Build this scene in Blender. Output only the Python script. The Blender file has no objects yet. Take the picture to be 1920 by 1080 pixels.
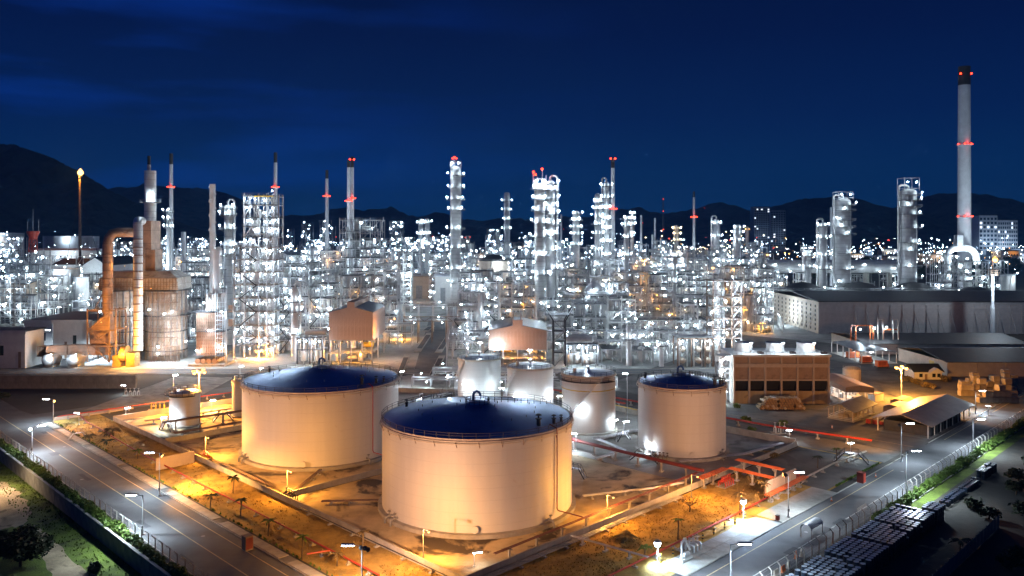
import bpy, math, random
from math import sin, cos, pi, radians, sqrt, atan, atan2
from mathutils import Vector, Matrix

scene = bpy.context.scene
COL = scene.collection
R0 = random.Random(7)

# ---------------------------------------------------------------- camera
F, CH, HY = 1490.0, 58.0, 440.0          # focal length in photo pixels, camera height, horizon row
cam_d = bpy.data.cameras.new('camera')
cam = bpy.data.objects.new('camera', cam_d)
COL.objects.link(cam)
cam.location = (0, 0, CH)
cam.rotation_euler = (pi / 2, 0, 0)
cam_d.sensor_width = 36.0
cam_d.lens = 36.0 * F / 1920.0
cam_d.shift_y = -(540.0 - HY) / 1920.0
cam_d.clip_start = 1.0
cam_d.clip_end = 30000.0
scene.camera = cam

# ---------------------------------------------------------------- render settings
scene.render.engine = 'CYCLES'
scene.view_settings.view_transform = 'Standard'
scene.view_settings.look = 'None'
scene.view_settings.exposure = 0.0
scene.view_settings.gamma = 1.0
scene.view_settings.use_curve_mapping = False
cy = scene.cycles
cy.use_denoising = True
cy.max_bounces = 4
cy.diffuse_bounces = 2
cy.glossy_bounces = 2
cy.transmission_bounces = 2
cy.caustics_reflective = False
cy.caustics_refractive = False
cy.sample_clamp_indirect = 1.5
cy.use_light_tree = True

# ---------------------------------------------------------------- night sky
SKY_ELEV, SKY_GAIN = -5.0, 1.15
world = bpy.data.worlds.new('World')
scene.world = world
world.use_nodes = True
wt = world.node_tree
wt.nodes.clear()
def wn(t, **k):
    n = wt.nodes.new(t)
    for a, v in k.items(): setattr(n, a, v)
    return n
w_out = wn('ShaderNodeOutputWorld'); w_bg = wn('ShaderNodeBackground')
w_tc = wn('ShaderNodeTexCoord'); w_sep = wn('ShaderNodeSeparateXYZ')
wt.links.new(w_tc.outputs['Generated'], w_sep.inputs[0])
w_ramp = wn('ShaderNodeValToRGB')
cr = w_ramp.color_ramp
cr.elements[0].position = 0.0;  cr.elements[0].color = (0.0020, 0.0330, 0.1170, 1)
cr.elements[1].position = 1.0;  cr.elements[1].color = (0.0006, 0.0030, 0.0240, 1)
for p_, c_ in ((0.05, (0.0010, 0.0260, 0.1050, 1)), (0.14, (0.0007, 0.0125, 0.0740, 1)),
               (0.24, (0.0006, 0.0066, 0.0490, 1)), (0.34, (0.0006, 0.0042, 0.0340, 1))):
    e_ = cr.elements.new(p_); e_.color = c_
wt.links.new(w_sep.outputs['Z'], w_ramp.inputs[0])
# thin streaks of cloud still catching the last blue light
w_map = wn('ShaderNodeMapping'); w_map.inputs['Scale'].default_value = (1.6, 1.6, 11.0)
w_map.inputs['Rotation'].default_value = (radians(4), radians(-6), 0)
w_map.inputs['Location'].default_value = (0.35, 0.2, 0.3)
wt.links.new(w_tc.outputs['Generated'], w_map.inputs[0])
w_noi = wn('ShaderNodeTexNoise'); w_noi.inputs['Scale'].default_value = 1.3
w_noi.inputs['Detail'].default_value = 5; w_noi.inputs['Roughness'].default_value = 0.55
wt.links.new(w_map.outputs[0], w_noi.inputs['Vector'])
w_cr = wn('ShaderNodeValToRGB')
w_cr.color_ramp.elements[0].position = 0.475; w_cr.color_ramp.elements[0].color = (0, 0, 0, 1)
w_cr.color_ramp.elements[1].position = 0.76; w_cr.color_ramp.elements[1].color = (1, 1, 1, 1)
wt.links.new(w_noi.outputs['Fac'], w_cr.inputs[0])
# the west side (left of the picture) keeps a little more light
w_west = wn('ShaderNodeMapRange')
w_west.inputs['From Min'].default_value = 0.15; w_west.inputs['From Max'].default_value = -0.55
wt.links.new(w_sep.outputs['X'], w_west.inputs['Value'])
w_mul = wn('ShaderNodeMath', operation='MULTIPLY')
wt.links.new(w_cr.outputs[0], w_mul.inputs[0]); wt.links.new(w_west.outputs[0], w_mul.inputs[1])
w_mix = wn('ShaderNodeMixRGB', blend_type='ADD')
w_mix.inputs[2].default_value = (0.0008, 0.024, 0.21, 1)
wt.links.new(w_mul.outputs[0], w_mix.inputs[0]); wt.links.new(w_ramp.outputs[0], w_mix.inputs[1])
wt.links.new(w_mix.outputs[0], w_bg.inputs['Color'])
w_bg.inputs['Strength'].default_value = SKY_GAIN
wt.links.new(w_bg.outputs[0], w_out.inputs[0])

# ---------------------------------------------------------------- coordinates
S2 = sqrt(0.5)
def ab(a, b, z=0.0):
    """a runs along the right-hand road, b along the left-hand road (both at 45 degrees to the view)."""
    return Vector(((a - b) * S2, (a + b) * S2, z))
def gp(px, py, z=0.0):
    Y = F * (CH - z) / (py - HY)
    return Vector(((px - 960) * Y / F, Y, z))
def dp(px, py, Y):
    return Vector(((px - 960) * Y / F, Y, CH - (py - HY) * Y / F))
def zy(py, Y):
    return CH - (py - HY) * Y / F
def xp(px, Y):
    return (px - 960) * Y / F

# ---------------------------------------------------------------- materials
MATS = {}
def mat(name, col, rough=0.6, metal=0.0, var=0.25, scale=0.6, bump=0.0, bscale=None, streak=False, dark=None, dscale=0.15, dpos=(0.55, 0.68), world_space=False, spec=0.5, seams=None, seamf=0.45):
    m = bpy.data.materials.new(name); m.use_nodes = True
    nt = m.node_tree; nd = nt.nodes; lk = nt.links
    b = nd['Principled BSDF']
    b.inputs['Roughness'].default_value = rough; b.inputs['Metallic'].default_value = metal
    if 'Specular IOR Level' in b.inputs: b.inputs['Specular IOR Level'].default_value = spec
    if world_space:
        g = nd.new('ShaderNodeNewGeometry'); vec = g.outputs['Position']
    else:
        g = nd.new('ShaderNodeTexCoord'); vec = g.outputs['Object']
    if streak:
        mp = nd.new('ShaderNodeMapping'); mp.inputs['Scale'].default_value = (1, 1, 0.06)
        lk.new(vec, mp.inputs[0]); nvec = mp.outputs[0]
    else: nvec = vec
    n = nd.new('ShaderNodeTexNoise'); n.inputs['Scale'].default_value = scale
    n.inputs['Detail'].default_value = 6; n.inputs['Roughness'].default_value = 0.62
    lk.new(nvec, n.inputs['Vector'])
    r = nd.new('ShaderNodeValToRGB')
    lo = tuple(c * (1 - var) for c in col); hi = tuple(min(1, c * (1 + var)) for c in col)
    r.color_ramp.elements[0].position = 0.32; r.color_ramp.elements[0].color = (*lo, 1)
    r.color_ramp.elements[1].position = 0.68; r.color_ramp.elements[1].color = (*hi, 1)
    lk.new(n.outputs['Fac'], r.inputs[0])
    last = r.outputs[0]
    if dark:
        n2 = nd.new('ShaderNodeTexNoise'); n2.inputs['Scale'].default_value = dscale
        n2.inputs['Detail'].default_value = 7; n2.inputs['Roughness'].default_value = 0.6
        n2.inputs['Distortion'].default_value = 0.6
        lk.new(vec, n2.inputs['Vector'])
        r2 = nd.new('ShaderNodeValToRGB')
        r2.color_ramp.elements[0].position = dpos[0]; r2.color_ramp.elements[0].color = (0, 0, 0, 1)
        r2.color_ramp.elements[1].position = dpos[1]; r2.color_ramp.elements[1].color = (1, 1, 1, 1)
        lk.new(n2.outputs['Fac'], r2.inputs[0])
        mx = nd.new('ShaderNodeMixRGB'); mx.inputs[2].default_value = (*dark, 1)
        lk.new(r2.outputs[0], mx.inputs[0]); lk.new(last, mx.inputs[1]); last = mx.outputs[0]
    if seams:   # horizontal plate joints every `seams` metres
        sp = nd.new('ShaderNodeSeparateXYZ'); lk.new(vec, sp.inputs[0])
        w = nd.new('ShaderNodeMath'); w.operation = 'PINGPONG'; w.inputs[1].default_value = seams / 2
        lk.new(sp.outputs['Z'], w.inputs[0])
        c = nd.new('ShaderNodeMath'); c.operation = 'LESS_THAN'; c.inputs[1].default_value = 0.07
        lk.new(w.outputs[0], c.inputs[0])
        mx = nd.new('ShaderNodeMixRGB'); mx.inputs[2].default_value = (*(c2 * seamf for c2 in col), 1)
        lk.new(c.outputs[0], mx.inputs[0]); lk.new(last, mx.inputs[1]); last = mx.outputs[0]
    lk.new(last, b.inputs['Base Color'])
    if bump:
        n3 = nd.new('ShaderNodeTexNoise'); n3.inputs['Scale'].default_value = bscale or scale * 4
        n3.inputs['Detail'].default_value = 5
        lk.new(vec, n3.inputs['Vector'])
        bp = nd.new('ShaderNodeBump'); bp.inputs['Strength'].default_value = bump; bp.inputs['Distance'].default_value = 0.3
        lk.new(n3.outputs['Fac'], bp.inputs['Height']); lk.new(bp.outputs[0], b.inputs['Normal'])
    MATS[name] = m
    return m
def emis(name, col, strength):
    m = bpy.data.materials.new(name); m.use_nodes = True
    nt = m.node_tree; nt.nodes.clear()
    o = nt.nodes.new('ShaderNodeOutputMaterial'); e = nt.nodes.new('ShaderNodeEmission')
    e.inputs[0].default_value = (*col, 1); e.inputs[1].default_value = strength
    nt.links.new(e.outputs[0], o.inputs[0])
    m.cycles.emission_sampling = 'NONE'
    MATS[name] = m
    return m

mat('tank_white', (0.66, 0.645, 0.605), 0.55, seams=2.35, seamf=0.93, var=0.05, scale=0.5, streak=True, dark=(0.52, 0.46, 0.38), dscale=0.35, dpos=(0.66, 0.86))
mat('roof_blue', (0.16, 0.29, 0.54), 0.28, 0.72, var=0.2, scale=0.12, bump=0.10, bscale=0.35)
mat('roof_white', (0.72, 0.73, 0.74), 0.35, var=0.1, scale=0.4, bump=0.08, bscale=0.5)
mat('rim_paint', (0.70, 0.62, 0.50), 0.55, var=0.15)
mat('concrete', (0.36, 0.34, 0.30), 0.85, var=0.22, scale=0.35, bump=0.25, dark=(0.16, 0.14, 0.12), dscale=0.25, dpos=(0.6, 0.75))
mat('concrete_dark', (0.20, 0.19, 0.175), 0.88, var=0.3, scale=0.3, bump=0.25, dark=(0.08, 0.075, 0.07), dscale=0.18)
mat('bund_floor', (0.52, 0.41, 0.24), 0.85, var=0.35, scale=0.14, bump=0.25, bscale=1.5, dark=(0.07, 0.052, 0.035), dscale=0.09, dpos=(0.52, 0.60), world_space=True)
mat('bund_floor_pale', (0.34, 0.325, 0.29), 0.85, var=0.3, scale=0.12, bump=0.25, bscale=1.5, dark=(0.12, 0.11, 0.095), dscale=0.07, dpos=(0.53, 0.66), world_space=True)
mat('ground_soil', (0.055, 0.05, 0.042), 0.95, var=0.4, scale=0.05, bump=0.4, bscale=0.6, world_space=True)
mat('plant_pad', (0.30, 0.30, 0.28), 0.85, var=0.25, scale=0.08, bump=0.15, bscale=0.8, dark=(0.14, 0.135, 0.12), dscale=0.05, dpos=(0.55, 0.7), world_space=True)
mat('yard_gravel', (0.13, 0.125, 0.115), 0.95, var=0.35, scale=0.12, bump=0.4, bscale=2.0, dark=(0.06, 0.057, 0.05), dscale=0.06, dpos=(0.52, 0.66), world_space=True)
mat('asphalt', (0.11, 0.11, 0.113), 0.8, var=0.25, scale=0.15, bump=0.15, bscale=6, dark=(0.07, 0.07, 0.072), dscale=0.06, dpos=(0.5, 0.68), world_space=True)
mat('asphalt_dark', (0.042, 0.042, 0.045), 0.8, var=0.25, scale=0.15, bump=0.15, bscale=6, world_space=True)
mat('line_yellow', (0.50, 0.40, 0.22), 0.7, var=0.3, scale=1.5, world_space=True)
mat('line_white', (0.6, 0.58, 0.54), 0.7, var=0.3, scale=1.5, world_space=True)
mat('dry_grass', (0.38, 0.25, 0.06), 0.95, var=0.3, scale=0.35, bump=0.8, bscale=5, dark=(0.20, 0.125, 0.035), dscale=0.13, dpos=(0.5, 0.66), world_space=True)
mat('green_grass', (0.10, 0.145, 0.016), 0.95, var=0.5, scale=0.3, bump=0.8, bscale=4, dark=(0.03, 0.035, 0.012), dscale=0.1, world_space=True)
mat('field_dirt', (0.36, 0.28, 0.18), 0.95, var=0.35, scale=0.25, bump=0.5, bscale=2, dark=(0.14, 0.105, 0.06), dscale=0.3, world_space=True)
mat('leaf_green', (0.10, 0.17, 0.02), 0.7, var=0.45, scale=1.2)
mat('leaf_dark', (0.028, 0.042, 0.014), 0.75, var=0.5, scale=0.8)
mat('leaf_dry', (0.13, 0.09, 0.03), 0.8, var=0.4, scale=1.2)
mat('trunk_brown', (0.11, 0.08, 0.05), 0.9, var=0.3, scale=2)
mat('hill_wood', (0.085, 0.085, 0.075), 0.95, var=0.5, scale=0.012, bump=1.0, bscale=0.03, world_space=True)
mat('steel_light', (0.52, 0.53, 0.54), 0.45, 0.25, var=0.15, scale=0.7)
mat('steel_mid', (0.28, 0.285, 0.29), 0.5, 0.25, var=0.2, scale=0.7)
mat('steel_dark', (0.055, 0.055, 0.06), 0.55, 0.2, var=0.3, scale=0.8)
mat('steel_brown', (0.25, 0.17, 0.12), 0.6, 0.1, var=0.25, scale=0.6)
mat('galvanised', (0.55, 0.57, 0.59), 0.4, 0.45, var=0.15, scale=1.2)
mat('silver_clad', (0.64, 0.64, 0.625), 0.45, 0.15, var=0.12, scale=0.35, seams=3.0)
mat('aged_clad', (0.40, 0.36, 0.31), 0.5, 0.2, var=0.25, scale=0.3, seams=3.2, dark=(0.20, 0.14, 0.10), dscale=0.2, dpos=(0.5, 0.7))
mat('silver_vessel', (0.62, 0.62, 0.61), 0.42, 0.3, var=0.12, scale=0.4)
mat('rusty_duct', (0.36, 0.235, 0.165), 0.6, 0.15, var=0.3, scale=0.25, seams=6.0, dark=(0.16, 0.085, 0.055), dscale=0.3, dpos=(0.58, 0.74))
mat('panel_brick', (0.27, 0.15, 0.105), 0.7, 0.05, var=0.2, scale=0.4, seams=1.6)
mat('grey_clad', (0.42, 0.40, 0.40), 0.55, 0.15, var=0.12, scale=0.4)
mat('brown_clad', (0.40, 0.285, 0.225), 0.6, 0.05, var=0.08, scale=0.5)
mat('roof_metal', (0.16, 0.18, 0.20), 0.35, 0.35, var=0.2, scale=0.5)
mat('roof_dark', (0.028, 0.027, 0.03), 0.6, var=0.3, scale=0.2, bump=0.2)
mat('roof_tan', (0.36, 0.29, 0.23), 0.45, 0.2, var=0.15, scale=0.3)
mat('wall_white', (0.66, 0.65, 0.62), 0.7, var=0.08, scale=0.4, dark=(0.42, 0.40, 0.36), dscale=0.3, dpos=(0.62, 0.8))
mat('wall_beige', (0.52, 0.43, 0.34), 0.75, var=0.12, scale=0.3, dark=(0.28, 0.22, 0.16), dscale=0.25, dpos=(0.6, 0.8))
mat('cooling_conc', (0.40, 0.285, 0.205), 0.8, var=0.15, scale=0.35, bump=0.15, dark=(0.24, 0.165, 0.115), dscale=0.3, dpos=(0.55, 0.75))
mat('cooling_base', (0.42, 0.31, 0.17), 0.8, var=0.2, scale=0.35, streak=True, dark=(0.05, 0.045, 0.03), dscale=0.22, dpos=(0.54, 0.64))
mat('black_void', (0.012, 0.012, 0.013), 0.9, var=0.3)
mat('red_paint', (0.46, 0.045, 0.02), 0.45, var=0.2, scale=0.8)
mat('orange_paint', (0.62, 0.16, 0.05), 0.45, var=0.15, scale=0.8)
mat('yellow_paint', (0.62, 0.40, 0.05), 0.5, var=0.15)
mat('ochre_paint', (0.36, 0.22, 0.06), 0.6, var=0.3, scale=0.6, dark=(0.16, 0.10, 0.05), dscale=0.5)
mat('maroon_paint', (0.20, 0.035, 0.03), 0.55, var=0.2)
mat('chimney_grey', (0.62, 0.63, 0.64), 0.6, var=0.1, scale=0.15)
mat('chimney_dark', (0.035, 0.033, 0.035), 0.7, var=0.3)
mat('blue_paint', (0.03, 0.09, 0.24), 0.5, var=0.15)
mat('wood', (0.30, 0.20, 0.11), 0.8, var=0.35, scale=1.2)
mat('drum_paint', (0.028, 0.045, 0.075), 0.32, 0.3, var=0.3, scale=0.6)
mat('drum_lid', (0.58, 0.67, 0.78), 0.3, 0.3, var=0.3, scale=0.4)  # far paler than the body: sky and lamp light put into the colour
mat('fence_blue', (0.10, 0.15, 0.20), 0.5, 0.2, var=0.2, scale=0.5)
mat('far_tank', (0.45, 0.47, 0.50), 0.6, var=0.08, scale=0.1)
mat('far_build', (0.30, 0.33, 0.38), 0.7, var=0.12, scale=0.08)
mat('glass_dark', (0.02, 0.025, 0.03), 0.15, var=0.1)
mat('timber_log', (0.32, 0.20, 0.10), 0.8, var=0.4, scale=0.9)
mat('crate_tan', (0.36, 0.29, 0.20), 0.8, var=0.3, scale=0.5)
emis('glow_white', (0.70, 0.88, 1.0), 60)
emis('glow_tube', (0.88, 0.95, 1.0), 60)
emis('glow_orange', (1.0, 0.46, 0.12), 7)
emis('glow_warm', (1.0, 0.72, 0.42), 50)
emis('glow_red', (1.0, 0.035, 0.012), 14)
emis('glow_blue', (0.62, 0.80, 1.0), 45)
emis('glow_window', (0.75, 0.85, 1.0), 2.0)

# ---------------------------------------------------------------- mesh builder
class MB:
    """collects simple solids; build() links them as one mesh object"""
    def __init__(s): s.v = []; s.f = []; s.m = []; s.sm = []
    def add(s, vs, fs, m=0, smooth=False):
        k = len(s.v); s.v += vs
        for f in fs:
            s.f.append(tuple(i + k for i in f)); s.m.append(m); s.sm.append(smooth)
    def box(s, x0, x1, y0, y1, z0, z1, m=0):
        s.add([(x0,y0,z0),(x1,y0,z0),(x1,y1,z0),(x0,y1,z0),(x0,y0,z1),(x1,y0,z1),(x1,y1,z1),(x0,y1,z1)],
              [(0,3,2,1),(4,5,6,7),(0,1,5,4),(1,2,6,5),(2,3,7,6),(3,0,4,7)], m)
    def cbox(s, c, sx, sy, sz, rz=0, m=0):
        """box standing on c, turned rz"""
        cs, sn = cos(rz), sin(rz); vs = []
        for z in (0, sz):
            for x, y in ((-1,-1),(1,-1),(1,1),(-1,1)):
                X, Y = x*sx/2, y*sy/2
                vs.append((c[0]+X*cs-Y*sn, c[1]+X*sn+Y*cs, c[2]+z))
        s.add(vs, [(0,3,2,1),(4,5,6,7),(0,1,5,4),(1,2,6,5),(2,3,7,6),(3,0,4,7)], m)
    def beam(s, p, q, w, h=None, m=0):
        h = h or w
        px, py, pz = p; qx, qy, qz = q
        dx, dy, dz = qx-px, qy-py, qz-pz
        L = sqrt(dx*dx+dy*dy+dz*dz)
        if L < 1e-6: return
        dx/=L; dy/=L; dz/=L
        hl = sqrt(dx*dx+dy*dy)
        if hl < 1e-4: ux,uy,uz = 1,0,0
        else: ux,uy,uz = dy/hl,-dx/hl,0
        vx,vy,vz = uy*dz-uz*dy, uz*dx-ux*dz, ux*dy-uy*dx
        a,b = w/2,h/2; vs=[]
        for (X,Y,Z) in (p,q):
            for su,sv in ((-a,-b),(a,-b),(a,b),(-a,b)):
                vs.append((X+ux*su+vx*sv, Y+uy*su+vy*sv, Z+uz*su+vz*sv))
        s.add(vs, [(0,1,2,3),(7,6,5,4),(4,5,1,0),(5,6,2,1),(6,7,3,2),(7,4,0,3)], m)
    def tube(s, p, q, r, n=6, m=0, r2=None, caps=True):
        r2 = r if r2 is None else r2
        px, py, pz = p; qx, qy, qz = q
        dx, dy, dz = qx-px, qy-py, qz-pz
        L = sqrt(dx*dx+dy*dy+dz*dz)
        if L < 1e-6: return
        dx/=L; dy/=L; dz/=L
        hl = sqrt(dx*dx+dy*dy)
        if hl < 1e-4: ux,uy,uz = 1,0,0
        else: ux,uy,uz = dy/hl,-dx/hl,0
        vx,vy,vz = uy*dz-uz*dy, uz*dx-ux*dz, ux*dy-uy*dx
        vs=[]
        for (X,Y,Z,r_) in ((px,py,pz,r),(qx,qy,qz,r2)):
            for i in range(n):
                c, d = cos(2*pi*i/n)*r_, sin(2*pi*i/n)*r_
                vs.append((X+ux*c+vx*d, Y+uy*c+vy*d, Z+uz*c+vz*d))
        k=len(s.v); 
        s.add(vs, [(i,(i+1)%n,n+(i+1)%n,n+i) for i in range(n)], m, n>5)
        if caps: s._caps(k,n,m)
    def _caps(s,k,n,m):
        s.f.append(tuple(k+i for i in range(n-1,-1,-1))); s.m.append(m); s.sm.append(False)
        s.f.append(tuple(k+n+i for i in range(n))); s.m.append(m); s.sm.append(False)
    def path(s, pts, r, n=6, m=0):
        """bent pipe through pts: one welded tube"""
        pts=[Vector(p) for p in pts]; rings=[]
        k=len(s.v); ref=None
        for i,p in enumerate(pts):
            if i==0: t=pts[1]-p
            elif i==len(pts)-1: t=p-pts[-2]
            else: t=(pts[i+1]-p).normalized()+(p-pts[i-1]).normalized()
            if t.length<1e-6: t=Vector((0,0,1))
            t.normalize()
            if ref is None:
                ref = Vector((0,0,1)) if abs(t.z)<0.9 else Vector((1,0,0))
            u=ref-t*ref.dot(t)
            if u.length<1e-3: u=Vector((1,0.3,0))-t*t.dot(Vector((1,0.3,0)))
            u.normalize(); v=t.cross(u); ref=u
            for j in range(n):
                q=p+u*(cos(2*pi*j/n)*r)+v*(sin(2*pi*j/n)*r)
                s.v.append((q.x,q.y,q.z))
        N=len(pts)
        for i in range(N-1):
            for j in range(n):
                a=k+i*n+j; b=k+i*n+(j+1)%n
                s.f.append((a,b,b+n,a+n)); s.m.append(m); s.sm.append(n>5)
        s.f.append(tuple(k+i for i in range(n-1,-1,-1))); s.m.append(m); s.sm.append(False)
        s.f.append(tuple(k+(N-1)*n+i for i in range(n))); s.m.append(m); s.sm.append(False)
    def lathe(s, prof, n=24, c=(0,0,0), m=0, a0=0.0, a1=2*pi, mats=None):
        """prof: (r,z) pairs turned about the vertical through c"""
        full = abs(a1-a0-2*pi)<1e-6; cnt = n if full else n+1
        k=len(s.v)
        for r,z in prof:
            for i in range(cnt):
                t=a0+(a1-a0)*i/n
                s.v.append((c[0]+r*cos(t), c[1]+r*sin(t), c[2]+z))
        for j in range(len(prof)-1):
            for i in range(n):
                i2=(i+1)%cnt if full else i+1
                s.f.append((k+j*cnt+i, k+j*cnt+i2, k+(j+1)*cnt+i2, k+(j+1)*cnt+i))
                s.m.append(mats[j] if mats else m); s.sm.append(True)
    def vessel(s, c, r, h, n=14, m=0, axis='z', head=0.35):
        """domed pressure vessel, upright (from c up) or lying along x / y (centred on c)"""
        prof=[(0.001,0),(r*0.6,r*head*0.3),(r*0.9,r*head*0.65),(r,r*head),(r,h-r*head),(r*0.9,h-r*head*0.65),(r*0.6,h-r*head*0.3),(0.001,h)]
        t=MB(); t.lathe(prof,n)
        vs=[]
        for x,y,z in t.v:
            if axis=='z': vs.append((c[0]+x,c[1]+y,c[2]+z))
            elif axis=='x': vs.append((c[0]+z-h/2,c[1]+x,c[2]+y))
            else: vs.append((c[0]+x,c[1]+z-h/2,c[2]+y))
        k=len(s.v); s.v+=vs
        for f in t.f: s.f.append(tuple(i+k for i in f)); s.m.append(m); s.sm.append(True)
    def quad(s,a,b,c,d,m=0): s.add([tuple(a),tuple(b),tuple(c),tuple(d)],[(0,1,2,3)],m)
    def prism(s, poly, z0, z1, m=0):
        n=len(poly); k=len(s.v)
        s.v += [(p[0],p[1],z0) for p in poly]+[(p[0],p[1],z1) for p in poly]
        for i in range(n):
            s.f.append((k+i,k+(i+1)%n,k+n+(i+1)%n,k+n+i)); s.m.append(m); s.sm.append(False)
        s._caps(k,n,m)
    def extr(s, poly, axis, t0, t1, m=0):
        """poly of (u,z) extruded along x (u=y) or y (u=x)"""
        n=len(poly); k=len(s.v)
        for t in (t0,t1):
            for u,z in poly: s.v.append((t,u,z) if axis=='x' else (u,t,z))
        for i in range(n):
            s.f.append((k+i,k+(i+1)%n,k+n+(i+1)%n,k+n+i)); s.m.append(m); s.sm.append(False)
        s._caps(k,n,m)
    def mesh(s, name, mats):
        me=bpy.data.meshes.new(name)
        me.from_pydata(s.v,[],s.f)
        for q in mats: me.materials.append(MATS[q] if isinstance(q,str) else q)
        if len(mats)>1: me.polygons.foreach_set('material_index', s.m)
        me.polygons.foreach_set('use_smooth', s.sm)
        me.update()
        if any(s.sm): me.set_sharp_from_angle(angle=radians(38))
        return me
    def build(s, name, mats, parent=None, loc=(0,0,0), rz=0, label=None, kind=None):
        if isinstance(mats,str): mats=[mats]
        if not s.v: return None
        return put(name, s.mesh(name,mats), parent, loc, rz, label, kind)

def put(name, me, parent=None, loc=(0,0,0), rz=0, label=None, kind=None):
    o=bpy.data.objects.new(name,me); COL.objects.link(o)
    o.parent=parent; o.location=loc; o.rotation_euler=(0,0,rz)
    if label: o['label']=label
    if kind: o['kind']=kind
    return o
def thing(name,label,cat,loc=(0,0,0),rz=0,group=None):
    o=bpy.data.objects.new(name,None); COL.objects.link(o)
    o.empty_display_size=0.5
    o.location=loc; o.rotation_euler=(0,0,rz); o['label']=label; o['category']=cat
    if group: o['group']=group
    return o
def tag(o,label,cat,group=None):
    o['label']=label; o['category']=cat
    if group: o['group']=group
    return o
def struct(o):
    o['kind']='structure'; return o
def copy_tree(o, parent=None):
    c=o.copy(); COL.objects.link(c)
    if parent is not None: c.parent=parent
    for ch in list(o.children): copy_tree(ch,c)
    return c

# ---------------------------------------------------------------- lamps
LCOL={'white':(0.70,0.86,1.0),'peach':(1.0,0.52,0.30),'orange':(1.0,0.41,0.06),'warm':(1.0,0.70,0.40),'red':(1.0,0.03,0.01),'blue':(0.55,0.75,1.0)}
LDATA={}
def light_data(kind, power, radius=0.15, spot=None, blend=0.6):
    key=(kind,power,radius,spot)
    if key not in LDATA:
        l=bpy.data.lights.new('lamp_or_fill_light','SPOT' if spot else 'POINT')
        l.color=LCOL[kind]; l.energy=power; l.shadow_soft_size=radius
        if spot: l.spot_size=radians(spot); l.spot_blend=blend
        LDATA[key]=l
    return LDATA[key]
NL=[0]
def light(parent, pos, kind, power, radius=0.15, spot=None, aim=None, blend=0.6):
    o=bpy.data.objects.new('lamp_or_fill_light', light_data(kind,power,radius,spot,blend)); COL.objects.link(o)
    o.parent=parent; o.location=pos; NL[0]+=1
    if aim is not None:
        d=Vector(aim)-Vector(pos); o.rotation_euler=d.to_track_quat('-Z','Y').to_euler()
    return o
LM={}
def lamp_mesh(kind):
    """bulkhead lamp: small grey hood over a bright globe"""
    if kind not in LM:
        b=MB()
        b.lathe([(0.001,-0.5),(0.35,-0.36),(0.5,0.0),(0.46,0.2),(0.30,0.42),(0.001,0.5)],8,m=0)
        b.lathe([(0.62,0.30),(0.50,0.46),(0.2,0.62),(0.001,0.66)],8,m=1)
        LM[kind]=b.mesh('lamp',['glow_'+kind,'steel_mid'])
    return LM[kind]
def lamp(parent, pos, kind='white', size=1.0, power=0, name='lamp'):
    o=put(name, lamp_mesh(kind), parent, pos); o.scale=(size,)*3
    if power: light(parent,(pos[0],pos[1],pos[2]-0.62*size-0.1),kind,power)
    return o
# ================================================================ THE SETTING
def sheet(name, pts, z, m, kind='structure'):
    b=MB(); k=[(p[0],p[1],z) for p in pts]
    b.add(k,[tuple(range(len(k)))])
    o=b.build(name,m,kind=kind); return o
def ab_rect(a0,a1,b0,b1): return [ab(a0,b0),ab(a1,b0),ab(a1,b1),ab(a0,b1)]

sheet('ground', ab_rect(53.6,30000,-30000,30000), 0.0, 'ground_soil')
sheet('field', ab_rect(-160,53.7,60,420), -2.8, 'green_grass')
def rough_edge(pts,seed,amp,n=9):
    rr=random.Random(seed); out=[]
    for p,q in zip(pts,pts[1:]+pts[:1]):
        d=Vector(q)-Vector(p); nn=Vector((-d.y,d.x,0)).normalized()
        for i in range(n): out.append(Vector(p)+d*(i/n)+nn*rr.uniform(-amp,amp))
    return out
sheet('dirt_clearing', rough_edge([gp(-80,890,-2.78),gp(8,902,-2.78),gp(38,925,-2.78),gp(62,958,-2.78),gp(48,985,-2.78),gp(10,990,-2.78),gp(-80,1010,-2.78)],1,.55), -2.78, 'field_dirt')
sheet('dirt_track', rough_edge([gp(60,985,-2.77),gp(88,1000,-2.77),gp(125,1040,-2.77),gp(190,1090,-2.77),gp(240,1150,-2.77),gp(130,1150,-2.77),gp(108,1090,-2.77),gp(80,1050,-2.77)],2,.4), -2.77, 'field_dirt')
sheet('plant_yard', [(-190,344,0),(215,344,0),(215,640,0),(330,1000,0),(-330,1000,0),(-260,640,0)], 0.012, 'plant_pad')
sheet('left_road', [ab(57.4,-40),ab(70.6,-40),ab(70.6,272),ab(74,277.5),ab(100,277.5),ab(100,290),ab(72,290),ab(70.6,300),ab(70.6,330),ab(57.4,330)], 0.02, 'asphalt')
sheet('right_road', ab_rect(40,420,63.2,74.3), 0.024, 'asphalt')
sheet('cross_road', ab_rect(100,205,277.5,290), 0.016, 'asphalt')
sheet('back_road', [ab(224,74),ab(236,74),ab(236,150),ab(224,150)], 0.028, 'asphalt')
sheet('main_road', [(-420,331,0),(112,331,0),(112,343,0),(-420,343,0)], 0.032, 'asphalt')
sheet('side_street', [(-42,343,0),(-28,343,0),(-44,560,0),(-58,560,0)], 0.036, 'asphalt')
sheet('service_yard', [ab(236.2,74.6),ab(420,74.6),ab(420,230),ab(236.2,190)], 0.014, 'yard_gravel')
sheet('office_forecourt', [(-420,343.2,0),(-190.2,343.2,0),(-205,470,0),(-420,470,0)], 0.014, 'asphalt_dark')
sheet('basin_apron', [gp(155,770),gp(330,706),gp(440,708),gp(380,740),gp(250,762)], 0.040, 'concrete_dark')
sheet('tank_farm_yard', ab_rect(209.8,223.5,76,277), 0.012, 'yard_gravel')

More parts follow.
